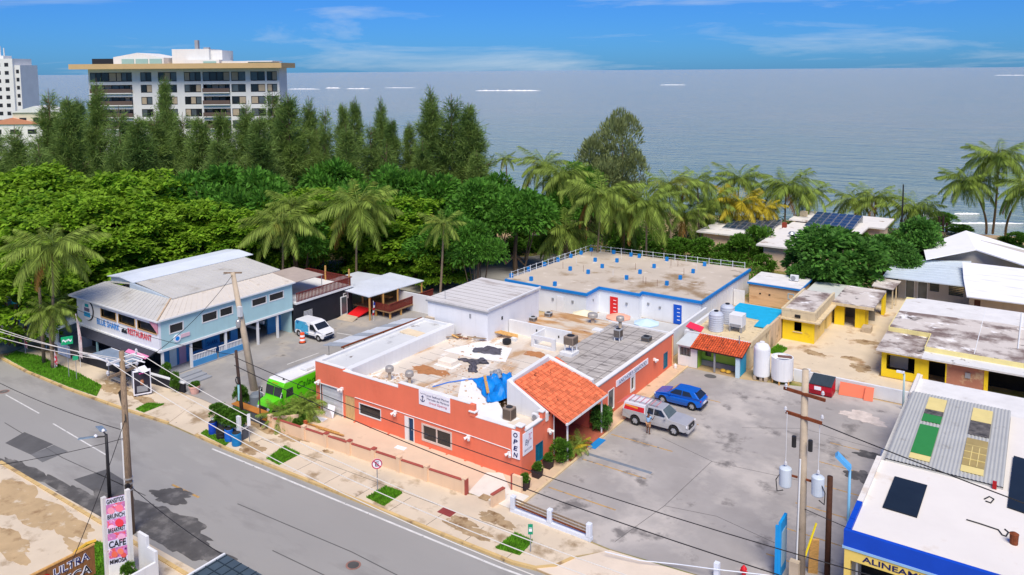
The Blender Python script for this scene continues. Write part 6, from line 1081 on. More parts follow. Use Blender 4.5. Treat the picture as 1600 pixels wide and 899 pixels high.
def lamp(base, h, m, lab, arm, head=True):
    t_ = pole('street_lamp', base, h, .10, .07, m, lab, 'street lamp'); x, y, z = base; B().tube([(x, y, h-.3), (x+arm[0]*.5, y+arm[1]*.5, h+.2), (x+arm[0], y+arm[1], h+.15)], .05, 6).build('arm', metal, t_); B().obox((x+arm[0]*1.15, y+arm[1]*1.15, h+.12), (.6, .25, .14), atan2(arm[1], arm[0])).build('lamp_head', signw, t_); return t_
lamp((-47.06, 34.5, 0), 7.5, darkwood, 'dark street lamp among the trees behind the pavilion', (.3, -.5)); lamp((-29.4, 62.2, 0), 7.7, wood, 'pale timber street lamp beyond the blue trimmed building', (-.9, -.5)); lamp((19.94, 26.5, 0), 3.0, flat('pale_cyan_post', (170, 196, 200), .5), 'thin pale lamp post beside the white boundary wall', (-.25, 0))
q = AT(1410, 330, 124); B().cyl((q.x, q.y, 0), (q.x, q.y, 28-(285-103)*124/1220), .14, .1).build('dark_pole', black, label='thin black pole standing against the sea by the palms', cat='pole')
for i, (px_, tp, lb) in enumerate(((1467, 335, 'short rusty piling on the beach, left of three'), (1473, 330, 'tallest rusty piling on the beach'), (1479, 346, 'short rusty piling on the beach, right of three'))): q = G(px_, 361); B().cyl((q.x, q.y, -.2), (q.x, q.y, (361-tp)*.095), .22, .2).build('piling', darkwood, label=lb, cat='piling')
BLl = pole('street_lamp', (-21.7, -16.9, -.02), 4.3, .12, .09, black, 'black twin headed solar lamp at the far kerb', 'street lamp')
for dx, dy, z in ((-1.0, .2, 4.25), (-.7, -.9, 4.15)): B().tube([(-21.7, -16.9, z), (-21.7+dx*.7, -16.9+dy*.7, z+.05)], .05, 6).build('arm', black, BLl); B().obox((-21.7+dx, -16.9+dy, z+.08), (1.0, .42, .07), atan2(dy, dx), .25).build('lamp_head', mat('solar_lamp_head', S(120, 140, 160), .3, .2, 3), BLl); B().lathe((-21.7+dx*.55, -16.9+dy*.55, z+.02), [(.05, 0), (.12, .05), (.12, .1), (.04, .2)], 10).build('sensor', signw, BLl)
for base, tz, lb in (((590, 768), 2.05, 'round no parking sign on a thin post in the grass square'), ):
    q = G(*base); t_ = thing('parking_sign', (q.x, q.y, 0), lb, 'road sign'); B().cyl((q.x, q.y, 0), (q.x, q.y, tz), .03, n=8).build('post', grey_paint, t_); d_ = (CAM-q); d_.z = 0; d_.normalize(); rt = Vector((-d_.y, d_.x, 0)); c = Vector((q.x, q.y, tz-.1))
    pl_ = B().cyl(c+d_*.03, c+d_*.05, .36, n=24).build('plate', signw, t_); b = B(); b.tube([c+d_*.06+(rt*cos(a)+Vector((0, 0, 1))*sin(a))*.32 for a in [2*pi*k/24 for k in range(25)]], .035, 6); b.tube([c+d_*.065+(rt*-.22+Vector((0, 0, .22))), c+d_*.065+(rt*.22+Vector((0, 0, -.22)))], .03, 6); b.build('ring', redink, pl_); text(pl_, 'E', c+d_*.055-rt*.11-Vector((0, 0, .16)), rt, (0, 0, 1), .32, flat('sign_black', (20, 20, 24), .5), width=.24)
def small_sign(px_, py_, h, w_, hh, col, lab, txt=None):
    q = G(px_, py_); t_ = thing('street_sign', (q.x, q.y, 0), lab, 'sign'); B().cyl((q.x, q.y, 0), (q.x, q.y, h), .03, n=8).build('post', grey_paint, t_); d_ = (CAM-q); d_.z = 0; d_.normalize(); a = atan2(d_.y, d_.x)+pi/2; p_ = B().obox((q.x+d_.x*.04, q.y+d_.y*.04, h-hh/2), (w_, .03, hh), a).build('plate', flat('plate_%d_%d' % (col[0], col[1]), col, .5), t_)
    if txt: rt = Vector((-d_.y, d_.x, 0)); text(p_, txt, Vector((q.x, q.y, h-hh*.7))+d_*.06-rt*w_*.4, rt, (0, 0, 1), hh*.4, signw, width=w_*.8)
small_sign(829, 862, 1.7, .28, .62, (24, 150, 110), 'small green sign on a thin post by the right grass square', 'i'); small_sign(120, 594, 2.3, .45, .4, (40, 170, 120), 'small round green sign on a post at the lawn end'); small_sign(108, 590, 3.9, .95, .75, (24, 168, 110), 'green square sign on a post beside the black terrace', '~~'); small_sign(390, 690, 2.2, .24, .95, (226, 226, 230), 'blank white sign on a thin post in front of the bench planter')
# feather flags
def feather(px_, py_, h, m, lab, lean):
    q = G(px_, py_); t_ = thing('feather_flag', (q.x, q.y, 0), lab, 'flag', 'feather flags on the corner lawn'); B().tube([(q.x, q.y, 0), (q.x+lean*.3, q.y, h*.6), (q.x+lean, q.y, h)], .03, 6).build('pole', white, t_); K = 8; vs_ = []
    for k in range(K+1): f_ = k/K; z = h*.2+h*.8*f_; xo = q.x+lean*f_*f_; w_ = .62*(sin(pi*min(1, .25+f_*.75))**.6); vs_ += [(xo, q.y-.02, z), (xo+w_*.3, q.y-.08*sin(f_*8), z), (xo+w_, q.y-.05, z-.1)]
    ob = B().add(vs_, [(3*k+j, 3*k+j+1, 3*k+j+4, 3*k+j+3) for k in range(K) for j in range(2)]).build('cloth', m, t_); ob.modifiers.new('s', 'SOLIDIFY').thickness = .02
fr_ = flat('flag_red', (206, 60, 78), .8, var=.1, spots=[((.8, .78, .78), 2.4, .50, .06)]); feather(40, 552, 2.9, fr_, 'tall red feather flag at the left edge of the lawn', -.5); feather(86, 576, 1.9, fr_, 'short red feather flag in the middle of the lawn', .1); feather(126, 574, 5.2, flat('flag_pale', (226, 206, 206), .8, var=.1, spots=[(S(206, 80, 90), 1.8, .56, .06)]), 'tall pale feather flag by the black terrace end', -.3)
tf = thing('teal_fence', (-68, -2.5, 0), 'teal painted fence panels across the side street', 'fence')
for k in range(4): B().box(-74+k*2.4, -71.8+k*2.4, -3.2+k*.3, -3.1+k*.3, .9, 1.9).build('panel', flat('teal_panel', (40, 176, 186), .7, var=.12), tf); B().box(-74+k*2.4, -73.85+k*2.4, -3.2+k*.3, -3.05+k*.3, 0, 2.1).build('post', bf, tf)
b = B()
for k in range(28): b.box(-74+k*.33, -73.9+k*.33, -3.15, -3.1, .2, .9)
b.build('slat', bf, tf, kind='stuff')
# bus shelter and advertising panel
BS = thing('bus_shelter', (-39.5, -6.9, 0), 'grey glass roofed bus shelter on the pavement by the black terrace', 'bus shelter')
for x in (-41.5, -37.6): B().cyl((x, -6.2, 0), (x, -6.2, 2.5), .06).build('post', grey_paint, BS)
for x in (-42.0, -40.6, -39.2, -37.8, -36.9): B().box(x-.05, x+.05, -7.6, -5.6, 2.5, 2.58).build('roof_beam', signw, BS)
for y in (-7.6, -6.6, -5.6): B().box(-42.05, -36.85, y-.05, y+.05, 2.581, 2.66).build('roof_rail', signw, BS)
B().box(-42, -36.9, -7.55, -5.65, 2.665, 2.68).build('roof_glass', mat('shelter_glass', S(132, 150, 170), .15, .1), BS); B().box(-41, -38.2, -6.6, -6.2, .42, .48).build('bench', metal, BS); [B().box(x-.04, x+.04, -6.5, -6.3, 0, .42).build('bench_leg', metal, BS) for x in (-40.7, -38.5)]
A_, B2_ = G(209, 621), G(237, 616); d_ = (B2_-A_).normalized(); up = Vector((0, 0, 1)); nrm = d_.cross(up).normalized(); w_ = (B2_-A_).length
AD = thing('advertising_panel', tuple((A_+B2_)/2), 'upright lit poster box showing a man in a grey shirt', 'advertising panel')
def adq(u0, u1, z0, z1, o0, o1):
    c = A_+d_*(u0+u1)/2*w_+up*(z0+z1)/2+nrm*(o0+o1)/2; return B().obox(c, ((u1-u0)*w_, abs(o1-o0), z1-z0), atan2(d_.y, d_.x))
adq(0, 1, .15, 2.3, -.1, .1).build('case', signw, AD); ps = adq(.06, .94, .28, 2.2, .1, .115).build('poster', flat('poster_dark', (52, 50, 62), .5, var=.15), AD)
adq(.2, .8, .4, .95, .116, .124).build('shirt_print', flat('shirt_grey', (150, 152, 156), .6), ps); c = A_+d_*.5*w_+up*1.25+nrm*.12; B().lathe((c.x, c.y, c.z-.25), [(.04, 0), (.14, .1), (.16, .3), (.1, .48)], 12).build('head_print', flat('head_brown', (176, 116, 84), .6), ps).scale = (1, 1, 1); adq(.35, .65, 2.0, 2.1, .116, .122).build('logo_print', flat('logo_pink', (220, 80, 160), .5), ps)
for u in (.2, .8): adq(u-.05, u+.05, 0, .15, -.06, .06).build('foot', grey_paint, AD)
c = (A_+B2_)/2; B().ext([(-.7, 0), (.7, 0), (0, .35)], 'y', -.3, .3).build('canopy', signw, AD, local=True).location = (0, 0, 2.3)
# bench planter, barrels
BP = thing('bench_planter', (-23.4, -4.2, 0), 'dark grey planter wall with a timber bench top and step', 'planter'); pg = mat('charcoal_wall', S(84, 90, 100), .8, .1, 1)
B().box(-25.6, -21.9, -4.5, -3.9, 0, .82).build('wall', pg, BP); B().box(-25.7, -21.85, -4.55, -3.85, .82, .88).build('seat_board', mat('stained_timber', S(190, 122, 52), .6, .15, 3, stretch=(.6, 5, 1)), BP); B().box(-21.9, -21.0, -4.5, -3.9, 0, .48).build('step', pg, BP); B().box(-21.85, -20.98, -4.55, -3.85, .48, .53).build('step_board', MATS['stained_timber'], BP)
PB = thing('planter_crate', (-22.9, -7.0, 0), 'grey trough full of leafy plants behind the blue barrels', 'planter'); B().box(-24.6, -21.0, -7.2, -6.5, 0, .85).build('trough', pg, PB); B().box(-24.65, -20.95, -7.25, -6.45, .85, .92).build('rim', white, PB)
bb_ = flat('barrel_blue', (22, 70, 180), .45); 
def barrel(x, y, h, r, m, lab):
    t_ = thing('barrel', (x, y, 0), lab, 'barrel', 'barrels on the kerb'); B().lathe((x, y, 0), [(r*.92, 0), (r, .06), (r, h*.3), (r*1.04, h*.33), (r, h*.36), (r, h*.64), (r*1.04, h*.67), (r, h*.7), (r, h*.96), (r*.92, h)], 18).build('shell', m, t_); B().cyl((x, y, h), (x, y, h+.02), r*.85, n=18).build('lid', plastic, t_)
barrel(-23.9, -7.55, .95, .32, bb_, 'dark blue barrel at the left end of the row'); barrel(-22.7, -7.6, .8, .42, black, 'black rubbish drum between the blue barrels'); barrel(-21.8, -7.6, .95, .33, flat('barrel_mid', (24, 104, 200), .45), 'bright blue barrel right of the black drum'); barrel(-20.75, -7.7, .95, .36, flat('barrel_cyan', (20, 120, 180), .45), 'teal blue barrel at the right end of the row')
B().box(-21.2, -20.85, -7.35, -7.15, .6, 2.0).build('white_plank', white, label='white board standing up between the blue barrels', cat='board')
def pot(x, y, r, h, m, lab, cat='planter', sq=False):
    t_ = thing('plant_pot', (x, y, 0), lab, cat)
    if sq: B().add([(x-r*.8, y-r*.8, 0), (x+r*.8, y-r*.8, 0), (x+r*.8, y+r*.8, 0), (x-r*.8, y+r*.8, 0), (x-r, y-r, h), (x+r, y-r, h), (x+r, y+r, h), (x-r, y+r, h)], [(3, 2, 1, 0), (4, 5, 6, 7), (0, 1, 5, 4), (1, 2, 6, 5), (2, 3, 7, 6), (3, 0, 4, 7)]).build('pot', m, t_)
    else: B().lathe((x, y, 0), [(r*.65, 0), (r*.92, h*.85), (r, h*.86), (r, h), (r*.85, h), (r*.82, h*.9)], 18).build('pot', m, t_)
    B().cyl((x, y, h*.85), (x, y, h*.93), r*.78, n=14).build('soil', earth, t_); return t_
POTS = {}
terra = flat('terracotta', (206, 122, 92), .8); pinkpot = flat('pink_pot', (226, 178, 164), .8); dk = flat('dark_pot', (58, 48, 50), .7)
POTS['t'] = pot(-32.0, -3.75, .5, .7, pinkpot, 'large pink flower pot beside the grey steps'); 
for i, (x, y, lb) in enumerate(((.75, -.9, 'dark square planter nearest the street by the coral corner'), (.65, .9, 'dark square planter under the teal shutter'), (.62, 2.4, 'dark square planter third from the street'))): POTS['s%d' % i] = pot(x, y, .32, .55, dk, lb, sq=True)
POTS['p1'] = pot(1.2, 4.9, .3, .45, terra, 'terracotta pot with a palm at the porch edge, nearer one'); POTS['p2'] = pot(1.2, 6.0, .3, .45, terra, 'terracotta pot with a palm at the porch edge, farther one')
q = G(490, 649); POTS['o'] = pot(-19.2, -2.6, .42, .5, flat('orange_pot', (214, 116, 74), .8), 'orange pot on the terrace by the tan return wall')
DR = thing('traffic_drum', (-34.1, 10.1, 0), 'orange and white striped traffic drum beside the van', 'traffic drum')
for k in range(5): B().cyl((-34.1, 10.1, .05+k*.2), (-34.1, 10.1, .05+(k+1)*.2), .3-.015*k, .3-.015*(k+1), n=16).build('band', flat('drum_orange', (240, 92, 40), .5) if k % 2 == 0 else signw, DR)
B().cyl((-34.1, 10.1, 0), (-34.1, 10.1, .05), .38, n=16).build('base', plastic, DR)
TL = thing('timber_stack', (*G(502, 671)[:2], .03), 'stack of yellow timber boards on the terrace', 'timber')
for k in range(6): q = G(500+k*1.5, 670+k*.8); B().obox((q.x+.2*k, q.y, .09+.05*(k % 3)), (3.4-.25*k, .12, .05), .05).build('board', wood, TL)
q = G(529, 686); B().obox((q.x, q.y, .08), (1.2, .1, .05), .12).build('timber_board', oldwood, label='single grey board beside a wall pier on the terrace', cat='board')
q = G(626, 701); B().obox((q.x, q.y, .05), (.9, .45, .03), .1).build('door_mat', signw, label='white mat lying in front of the navy door', cat='mat')
q = G(540, 648); fb = thing('folding_board', (-18.2, -.7, .03), 'white folding board standing by the roller shutter', 'sign board'); B().obox((-18.4, -.8, .5), (.8, .04, .95), 0, .3).build('panel', signw, fb); B().obox((-18.4, -.45, .5), (.8, .04, .95), 0, -.3).build('panel', signw, fb); B().obox((-18.9, -1.3, .05), (1.3, .6, .03), .2).build('fallen_board', signw, label='white board lying flat by the roller shutter', cat='board')
q = G(1062, 577); jug = B().lathe((.9, 24.6, .02), [(.14, 0), (.16, .05), (.16, .3), (.08, .4), (.05, .45)], 12).build('gas_bottle', white, label='small white gas bottle at the far coral corner', cat='bottle')
for x, y, lb in ((4.9, 26.3, 'yellow sandbag lying in the green kiosk, left one'), (5.4, 26.25, 'yellow sandbag lying in the green kiosk, right one')): B().lathe((x, y, .01), [(.2, 0), (.26, .08), (.2, .2), (.06, .25)], 10).build('sandbag', flat('sack_yellow', (222, 178, 70), .9), label=lb, cat='sandbag')
# blue phone-box frame and yellow guy guard at the power pole
q = G(1222, 905); BG = thing('blue_sign_frame', (17.6, -.6, 0), 'tall bright blue metal sign frame beside the power pole', 'sign frame'); B().box(17.45, 17.6, -.85, .35, 0, 3.2).build('panel', flat('frame_blue', (20, 150, 220), .5), BG); B().box(17.3, 17.45, -.9, -.75, 0, 3.0).build('post', flat('frame_blue', (20, 150, 220), .5), BG); B().box(17.6, 17.62, -.7, .2, .6, 2.6).build('mesh_panel', flat('frame_pale', (150, 180, 200), .5), BG)
B().obox((19.0, .6, .9), (.5, .12, 2.4), .4, .1).build('ochre_board', wood, label='upright ochre board leaning near the charred stub pole', cat='board'); B().tube([(18.7, -.2, 1.2), (19.1, .6, 3.0)], .06, 6).build('guy_guard', flat('guard_yellow', (236, 214, 40), .5), label='yellow guy wire guard beside the power pole', cat='guy guard')
# ================================================================ bottom left: cafe and workshop signs
A_, B2_ = Vector((-13.38, -21.5, 0)), Vector((-12.25, -20.76, 0)); d_ = (B2_-A_).normalized(); nrm = d_.cross(up).normalized(); w_ = (B2_-A_).length
CS = thing('cafe_sign', (-12.8, -21.1, 0), 'tall pink cafe menu sign between two white posts', 'sign'); 
for P_, h in ((A_, 4.75), (B2_, 5.2)): B().box(P_.x-.11, P_.x+.11, P_.y-.11, P_.y+.11, 0, h).build('post', mat('post_white', (.74, .72, .68), .7, .06, 2, spots=[(S(190, 120, 80), 2, .66, .06)]), CS)
def csq(u0, u1, z0, z1, o0=.0, o1=.04, sk=.0):
    p = [A_+d_*w_*u+up*(z+sk*u)+nrm*o for u, z, o in ((u0, z0, o1), (u1, z0, o1), (u1, z1, o1), (u0, z1, o1), (u0, z0, o0), (u1, z0, o0), (u1, z1, o0), (u0, z1, o0))]
    return B().add(p, [(0, 1, 2, 3), (7, 6, 5, 4), (0, 4, 5, 1), (1, 5, 6, 2), (2, 6, 7, 3), (3, 7, 4, 0)])
pan = csq(.1, .9, .75, 4.6, -.03, .03, .35).build('panel', mat('menu_print', S(196, 120, 176), .5, .25, 1.5, spots=[(S(226, 90, 96), 3.2, .52, .05), (S(70, 40, 90), 2.6, .58, .05), (S(240, 226, 236), 3.8, .60, .05)]), CS)
for z, tx in ((4.3, 'GANSITOS'), (3.42, 'BRUNCH'), (2.62, 'BREAKFAST'), (1.75, 'CAFE'), (.8, 'MIMOSA')):
    h = .38 if tx == 'CAFE' else .26; st = csq(.1, .9, z-.04, z+h+.05, .03, .034, .35).build('menu_strip', flat('strip_pale', (206, 206, 226), .6), pan); text(st, tx, A_+d_*w_*.14+up*(z+.05)+nrm*.04, d_+up*.3*.9/1.0, up, h, flat('sign_black', (20, 20, 24), .5), width=w_*.74, bold=.02)
for z, u, r_, c_ in ((3.9, .3, .2, (232, 150, 170)), (3.95, .65, .22, (236, 120, 140)), (3.1, .62, .24, (224, 60, 76)), (2.9, .3, .2, (236, 190, 216)), (2.25, .68, .22, (230, 170, 200)), (1.35, .35, .18, (236, 110, 84)), (1.45, .6, .18, (240, 130, 100)), (1.2, .72, .16, (226, 90, 84))): c = A_+d_*w_*u+up*(z+.3*u)+nrm*.04; B().cyl(c, c+nrm*.006, r_, n=14).build('food_print', flat('food_%d_%d' % c_[:2], c_, .5), pan)
csq(.02, .98, 0, .8, -.05, .05, .3).build('base_panel', white, CS)
US = thing('timber_sign_board', (-13.3, -24, 0), 'brown timber sign board with white and blue ULTRA lettering', 'sign'); 
for k in range(13): B().box(-13.36, -13.3, -26.2+k*.31, -25.9+k*.31, .2, 2.38).build('plank', mat('sign_timber', S(140, 96, 56), .7, .2, 4, stretch=(3, 3, .5)), US)
B().box(-13.4, -13.26, -26.2, -22.15, 2.38, 2.45).build('top_rail', wood, US)
text(US, 'ULTRA', (-13.3, -24.35, 1.72), (0, 1, 0), up, .46, signw, width=1.9, bold=.06, depth=.03); text(US, 'ULTRA', (-13.3, -24.32, 1.74), (0, 1, 0), up, .42, ink, width=1.84, depth=.045); text(US, 'MECANICA', (-13.3, -26.1, .95), (0, 1, 0), up, .55, signw, width=3.7, bold=.06, depth=.03); text(US, 'MECANICA', (-13.3, -26.07, .97), (0, 1, 0), up, .5, flat('sign_black', (20, 20, 24), .5), width=3.64, depth=.045); B().cyl((-13.3, -24.7, 1.9), (-13.24, -24.7, 1.9), .2, n=14).build('emblem', lampr, US)
GW = thing('white_sign_wall', (-11.9, -19.6, 0), 'stepped white wall behind the cafe sign', 'wall'); B().box(-12.3, -11.4, -20.3, -20.15, 0, 2.5).build('panel', white, GW); B().box(-11.4, -10.6, -20.3, -20.15, 0, 1.9).build('panel', white, GW); B().box(-10.75, -10.6, -23, -20.3, 0, 1.3).build('side_panel', white, GW); B().box(-13.0, -9.4, -22.0, -21.85, 0, .55).build('planter_edge', white, GW); B().box(-9.5, -9.35, -24, -21.85, 0, .5).build('planter_edge', white, GW)
b = B(); b.tube([G(x, y, .1) for x, y in ((104, 899), (106, 880), (118, 862), (135, 850), (150, 845))], .1, 6); b.build('yellow_kerb', flat('kerb_yellow', (222, 178, 70), .8), kind='structure')
DK = thing('dark_roof_shed', (-4, -21.5, 0), 'dark grid roof with a white edge at the bottom of the picture', 'shed'); B().box(-5.5, 6, -24, -19.5, 0, 2.9).build('wall', white, DK); B().box(-5.7, 6, -24, -19.3, 2.9, 3.0).build('roof', mat('slate_roof', S(70, 84, 94), .5, .15, 1.2), DK); B().box(-5.82, -5.7, -24, -19.3, 2.9, 3.06).build('edge', white, DK); b = B()
for k in range(9): b.box(-5.6+k*.6, -5.56+k*.6, -24, -19.3, 3.0, 3.03)
for k in range(7): b.box(-5.7, 6, -23.6+k*.62, -23.56+k*.62, 3.0, 3.035)
b.build('roof_batten', mat('slate_seam', S(44, 56, 66), .5), DK, kind='stuff')
# ================================================================ wires
def wire(a, b_, sag, m, lab, r=.022, n=16, group='overhead wires'):
    a, b_ = Vector(a), Vector(b_); pts = [a.lerp(b_, k/n)-Vector((0, 0, sag*4*(k/n)*(1-k/n))) for k in range(n+1)]; B().tube(pts, r, 5).build('overhead_wire', m, label=lab, cat='wire', group=group)
ww = flat('wire_white', (216, 212, 204), .6); bw_ = flat('wire_black', (34, 32, 34), .6)
for dy, z, lb in ((-.9, 11.1, 'pale overhead wire running right from the timber pole, outer one'), (.0, 10.9, 'pale overhead wire running right from the timber pole, middle one'), (.9, 11.1, 'pale overhead wire running right from the timber pole, inner one')): wire((-16.6, -18.3+dy, z), (36, -18.2+dy, z+.2), 2.3 if dy else 2.0, ww, lb, .021, 24)
for dy, z, lb in ((-.9, 11.1, 'pale wire running left from the timber pole, lowest in view'), (0, 10.9, 'pale wire running left from the timber pole, middle in view'), (.9, 10.3, 'pale wire running left from the timber pole, topmost in view')): wire((-16.6, -18.3+dy, z), (-70, -17.5+dy, 10.4), 1.6, ww, lb, .021, 20)
wire((-23.6, -5.6, 4.9), (36, -6.4, 5.0), 1.5, bw_, 'thick black cable along the pavement in front of the coral wall', .03, 24); wire((-23.6, -5.6, 5.6), (36, -6.2, 6.2), 1.3, bw_, 'upper black cable along the pavement in front of the coral wall', .026, 24)
wire((-30.2, -.7, 10.2), (-16.6, -18.3, 10.0), .8, bw_, 'dark wire crossing the street between timber and concrete poles', .02); wire((-16.6, -18.3, 7.2), (-9, -26, 3.6), .3, bw_, 'dark service wire dropping from the timber pole toward the cafe sign', .02); wire((-16.6, -18.3, 3.0), (-2, -19.5, 3.1), .4, bw_, 'low black cable from the timber pole to the dark roof', .022); wire((-16.6, -18.3, 6.0), (-24, -26, 5), .3, bw_, 'thin dark wire falling to the lower left corner', .018); wire((-16.6, -18.3, 6.4), (-60, -16.5, 5.6), 1.2, bw_, 'dark cable running left over the road from the timber pole', .022)
wire((-50.7, -7.6, 7.2), (-23.7, -5.5, 5.7), .9, bw_, 'dark wire in front of the shark restaurant', .02); wire((-50.7, -7.6, 7.4), (-85, -6, 7), .6, bw_, 'dark wire running left from the mossy pole', .02); wire((18.5, -.4, 9.3), (60, -9, 9), .8, bw_, 'black cable from the power pole over the white workshop', .03); wire((18.5, -.4, 4.2), (40, -3.4, 4.9), .6, bw_, 'thin dark cable in front of the blue fascia', .02)
wire((-47, 34.5, 7.1), (-29.4, 62.2, 7.0), .6, bw_, 'thin wire between the two street lamps behind the roofs', .02)
# ================================================================ vegetation
def quads_mesh(name, V4, m, smooth=False):
    """mesh from an (n,4,3) array of leaf quads"""
    n = len(V4); me = bpy.data.meshes.new(name); me.vertices.add(4*n); me.loops.add(4*n); me.polygons.add(n)
    me.vertices.foreach_set('co', V4.reshape(-1).astype(np.float32)); me.loops.foreach_set('vertex_index', np.arange(4*n, dtype=np.int32)); me.polygons.foreach_set('loop_start', np.arange(0, 4*n, 4, dtype=np.int32))
    try: me.polygons.foreach_set('loop_total', np.full(n, 4, dtype=np.int32))
    except Exception: pass
    me.update(calc_edges=True); me.validate(); me.materials.append(m); return me
def leaf_quads(C_, D_, size, asp, up_bias, r):
    """leaves at C_, pointing along D_, faces tilted up by up_bias"""
    n = len(C_); D_ = D_/np.linalg.norm(D_, axis=1, keepdims=True); Nn = r.normal(size=(n, 3)); Nn[:, 2] += up_bias; S_ = np.cross(D_, Nn); S_ /= np.linalg.norm(S_, axis=1, keepdims=True)+1e-6
    L_ = (size*r.uniform(.6, 1.3, n))[:, None]; W_ = L_*asp; a = C_; b_ = C_+D_*L_*.5+S_*W_*.5; c_ = C_+D_*L_; d_ = C_+D_*L_*.5-S_*W_*.5; Z = np.cross(D_, S_)*L_*.08
    return np.stack([a, b_-Z, c_, d_-Z], 1)
def leafm(name, col, var=.25, isl=.35, trans=.35, sc=.35, spots=()): return mat(name, S(*col), .65, var, sc, island=isl, trans=trans, spec=.25, spots=spots)
LEAF = dict(almond=leafm('almond_leaf', (132, 170, 44), .22, .30, .42, .5, [(S(84, 138, 30), .35, .52, .15)]), green=leafm('broad_leaf', (88, 140, 46), .25, .35, .38, .5, [(S(66, 116, 38), .3, .52, .15)]), dark=leafm('dark_leaf', (84, 132, 52), .25, .4, .32), pine=leafm('needle', (120, 146, 72), .2, .35, .34, .3, [(S(92, 122, 58), .14, .50, .12)]), olive=leafm('olive_leaf', (134, 146, 92), .2, .4, .32), palm=leafm('palm_frond', (130, 152, 64), .2, .45, .3, .25, [(S(146, 146, 60), .2, .58, .12)]), palmy=leafm('yellow_frond', (196, 178, 50), .2, .25, .36, .3), shrub=leafm('shrub_leaf', (88, 132, 40), .25, .4, .34, 1.2), fern=leafm('fern_leaf', (126, 158, 48), .25, .3, .36, 1.2), bougain=leafm('magenta_leaf', (170, 60, 120), .2, .3, .3, 2))
barkm = mat('bark', S(112, 94, 76), .95, .25, 2, stretch=(3, 3, .6), bump=.4, bscale=10); palmbark = mat('palm_bark', S(138, 120, 98), .95, .22, 2, stretch=(1, 1, 5), bump=.4, bscale=8)
def limbs(b, base, tips, r0):
    for t_ in tips:
        m_ = Vector(base).lerp(Vector(t_), .5)+Vector((0, 0, -.3)); b.tube([base, m_, t_], r0, 5, r0*.25)
    return b
def crown_tiered(seed, R=1.0, H=1.0):
    """unit broadleaf crown of flat leafy tiers (height 0..1, radius ~.55)"""
    r = np.random.default_rng(seed); C_ = []; D_ = []; pads = []
    for k in range(120):
        z = r.uniform(.22, 1.0); rad = .58*(1-abs((z-.5)/.62)**2.2)**.5 if abs(z-.5) < .62 else .1; a = r.uniform(0, 2*pi); q = rad*np.sqrt(r.uniform(.35, 1)); pads.append((q*cos(a), q*sin(a), z, r.uniform(.07, .15)))
    for x, y, z, pr_ in pads:
        n = int(9000*pr_*pr_)+30; a = r.uniform(0, 2*pi, n); q = pr_*np.sqrt(r.uniform(0, 1, n)); c = np.stack([x+q*np.cos(a), y+q*np.sin(a), z-q*q*2.0/max(.05, pr_)*.25+r.normal(0, .012, n)], 1); C_.append(c); d = np.stack([np.cos(a)*.9, np.sin(a)*.9, r.normal(-.05, .35, n)], 1); D_.append(d)
    C_ = np.concatenate(C_); D_ = np.concatenate(D_); return leaf_quads(C_, D_, .055, .62, 2.4, r)
def crown_clump(seed, lobes=26, n=9000, droop=.3, size=.06, asp=.45, spread=.42, flat_=1.0, zc=.55, zl=-.25):
    """unit crown of overlapping leafy clumps with gaps"""
    r = np.random.default_rng(seed); C_ = []; D_ = []
    for k in range(lobes):
        u = r.normal(size=3); u /= np.linalg.norm(u); u[2] = abs(u[2])*1.0+zl if zl > -.5 else u[2]; c0 = np.array([u[0]*spread*r.uniform(.55, 1.05), u[1]*spread*r.uniform(.55, 1.05), zc+u[2]*.36*flat_]); rr = r.uniform(.12, .24); m_ = n//lobes; v = r.normal(size=(m_, 3)); v /= np.linalg.norm(v, axis=1, keepdims=True); v[:, 2] = np.where(v[:, 2] < -.3, -v[:, 2], v[:, 2]); q = rr*r.uniform(.72, 1.06, (m_, 1)); C_.append(c0+v*q*np.array([1, 1, .8])); D_.append(v+np.array([0, 0, -droop])+r.normal(0, .35, (m_, 3)))
    C_ = np.concatenate(C_); D_ = np.concatenate(D_); C_[:, 2] = np.maximum(C_[:, 2], .04); return leaf_quads(C_, D_, size, asp, .8, r)
def crown_needle(seed, n_br=110, tops=1, dens=150):
    """unit feathery conical crown: rising branches hung with needle tufts; returns leaves and limbs"""
    r = np.random.default_rng(seed); C_ = []; D_ = []; lim = []
    for t_ in range(tops):
        ox, oy, ht = (0, 0, 1.0) if t_ == 0 else (r.uniform(-.14, .14), r.uniform(-.14, .14), r.uniform(.78, .95))
        lim.append([(ox*.3, oy*.3, 0), (ox, oy, .45), (ox*1.1, oy*1.1, ht)])
        for k in range(n_br//tops+20):
            f = r.uniform(.08, 1)**.8; z0 = f*ht; L_ = (.27*(1-f)**.85+.035)*r.uniform(.6, 1.25); a = r.uniform(0, 2*pi); d = np.array([cos(a), sin(a), r.uniform(.35, 1.0)]); d /= np.linalg.norm(d); p0 = np.array([ox*min(1, f*2), oy*min(1, f*2), z0*.94])
            if k % 3 == 0: lim.append([tuple(p0), tuple(p0+d*L_*.5), tuple(p0+d*L_*.95)])
            m_ = max(8, int(dens*L_/.2)); s = r.uniform(.15, 1, m_); c = p0+d*(s*L_)[:, None]+r.normal(0, .014, (m_, 3))*(.4+s)[:, None]; C_.append(c); D_.append(d*.9+r.normal(0, .5, (m_, 3))+np.array([0, 0, -.15]))
    C_ = np.concatenate(C_); D_ = np.concatenate(D_); return leaf_quads(C_, D_,   .05, .085, .3, r), lim
VAR = {}
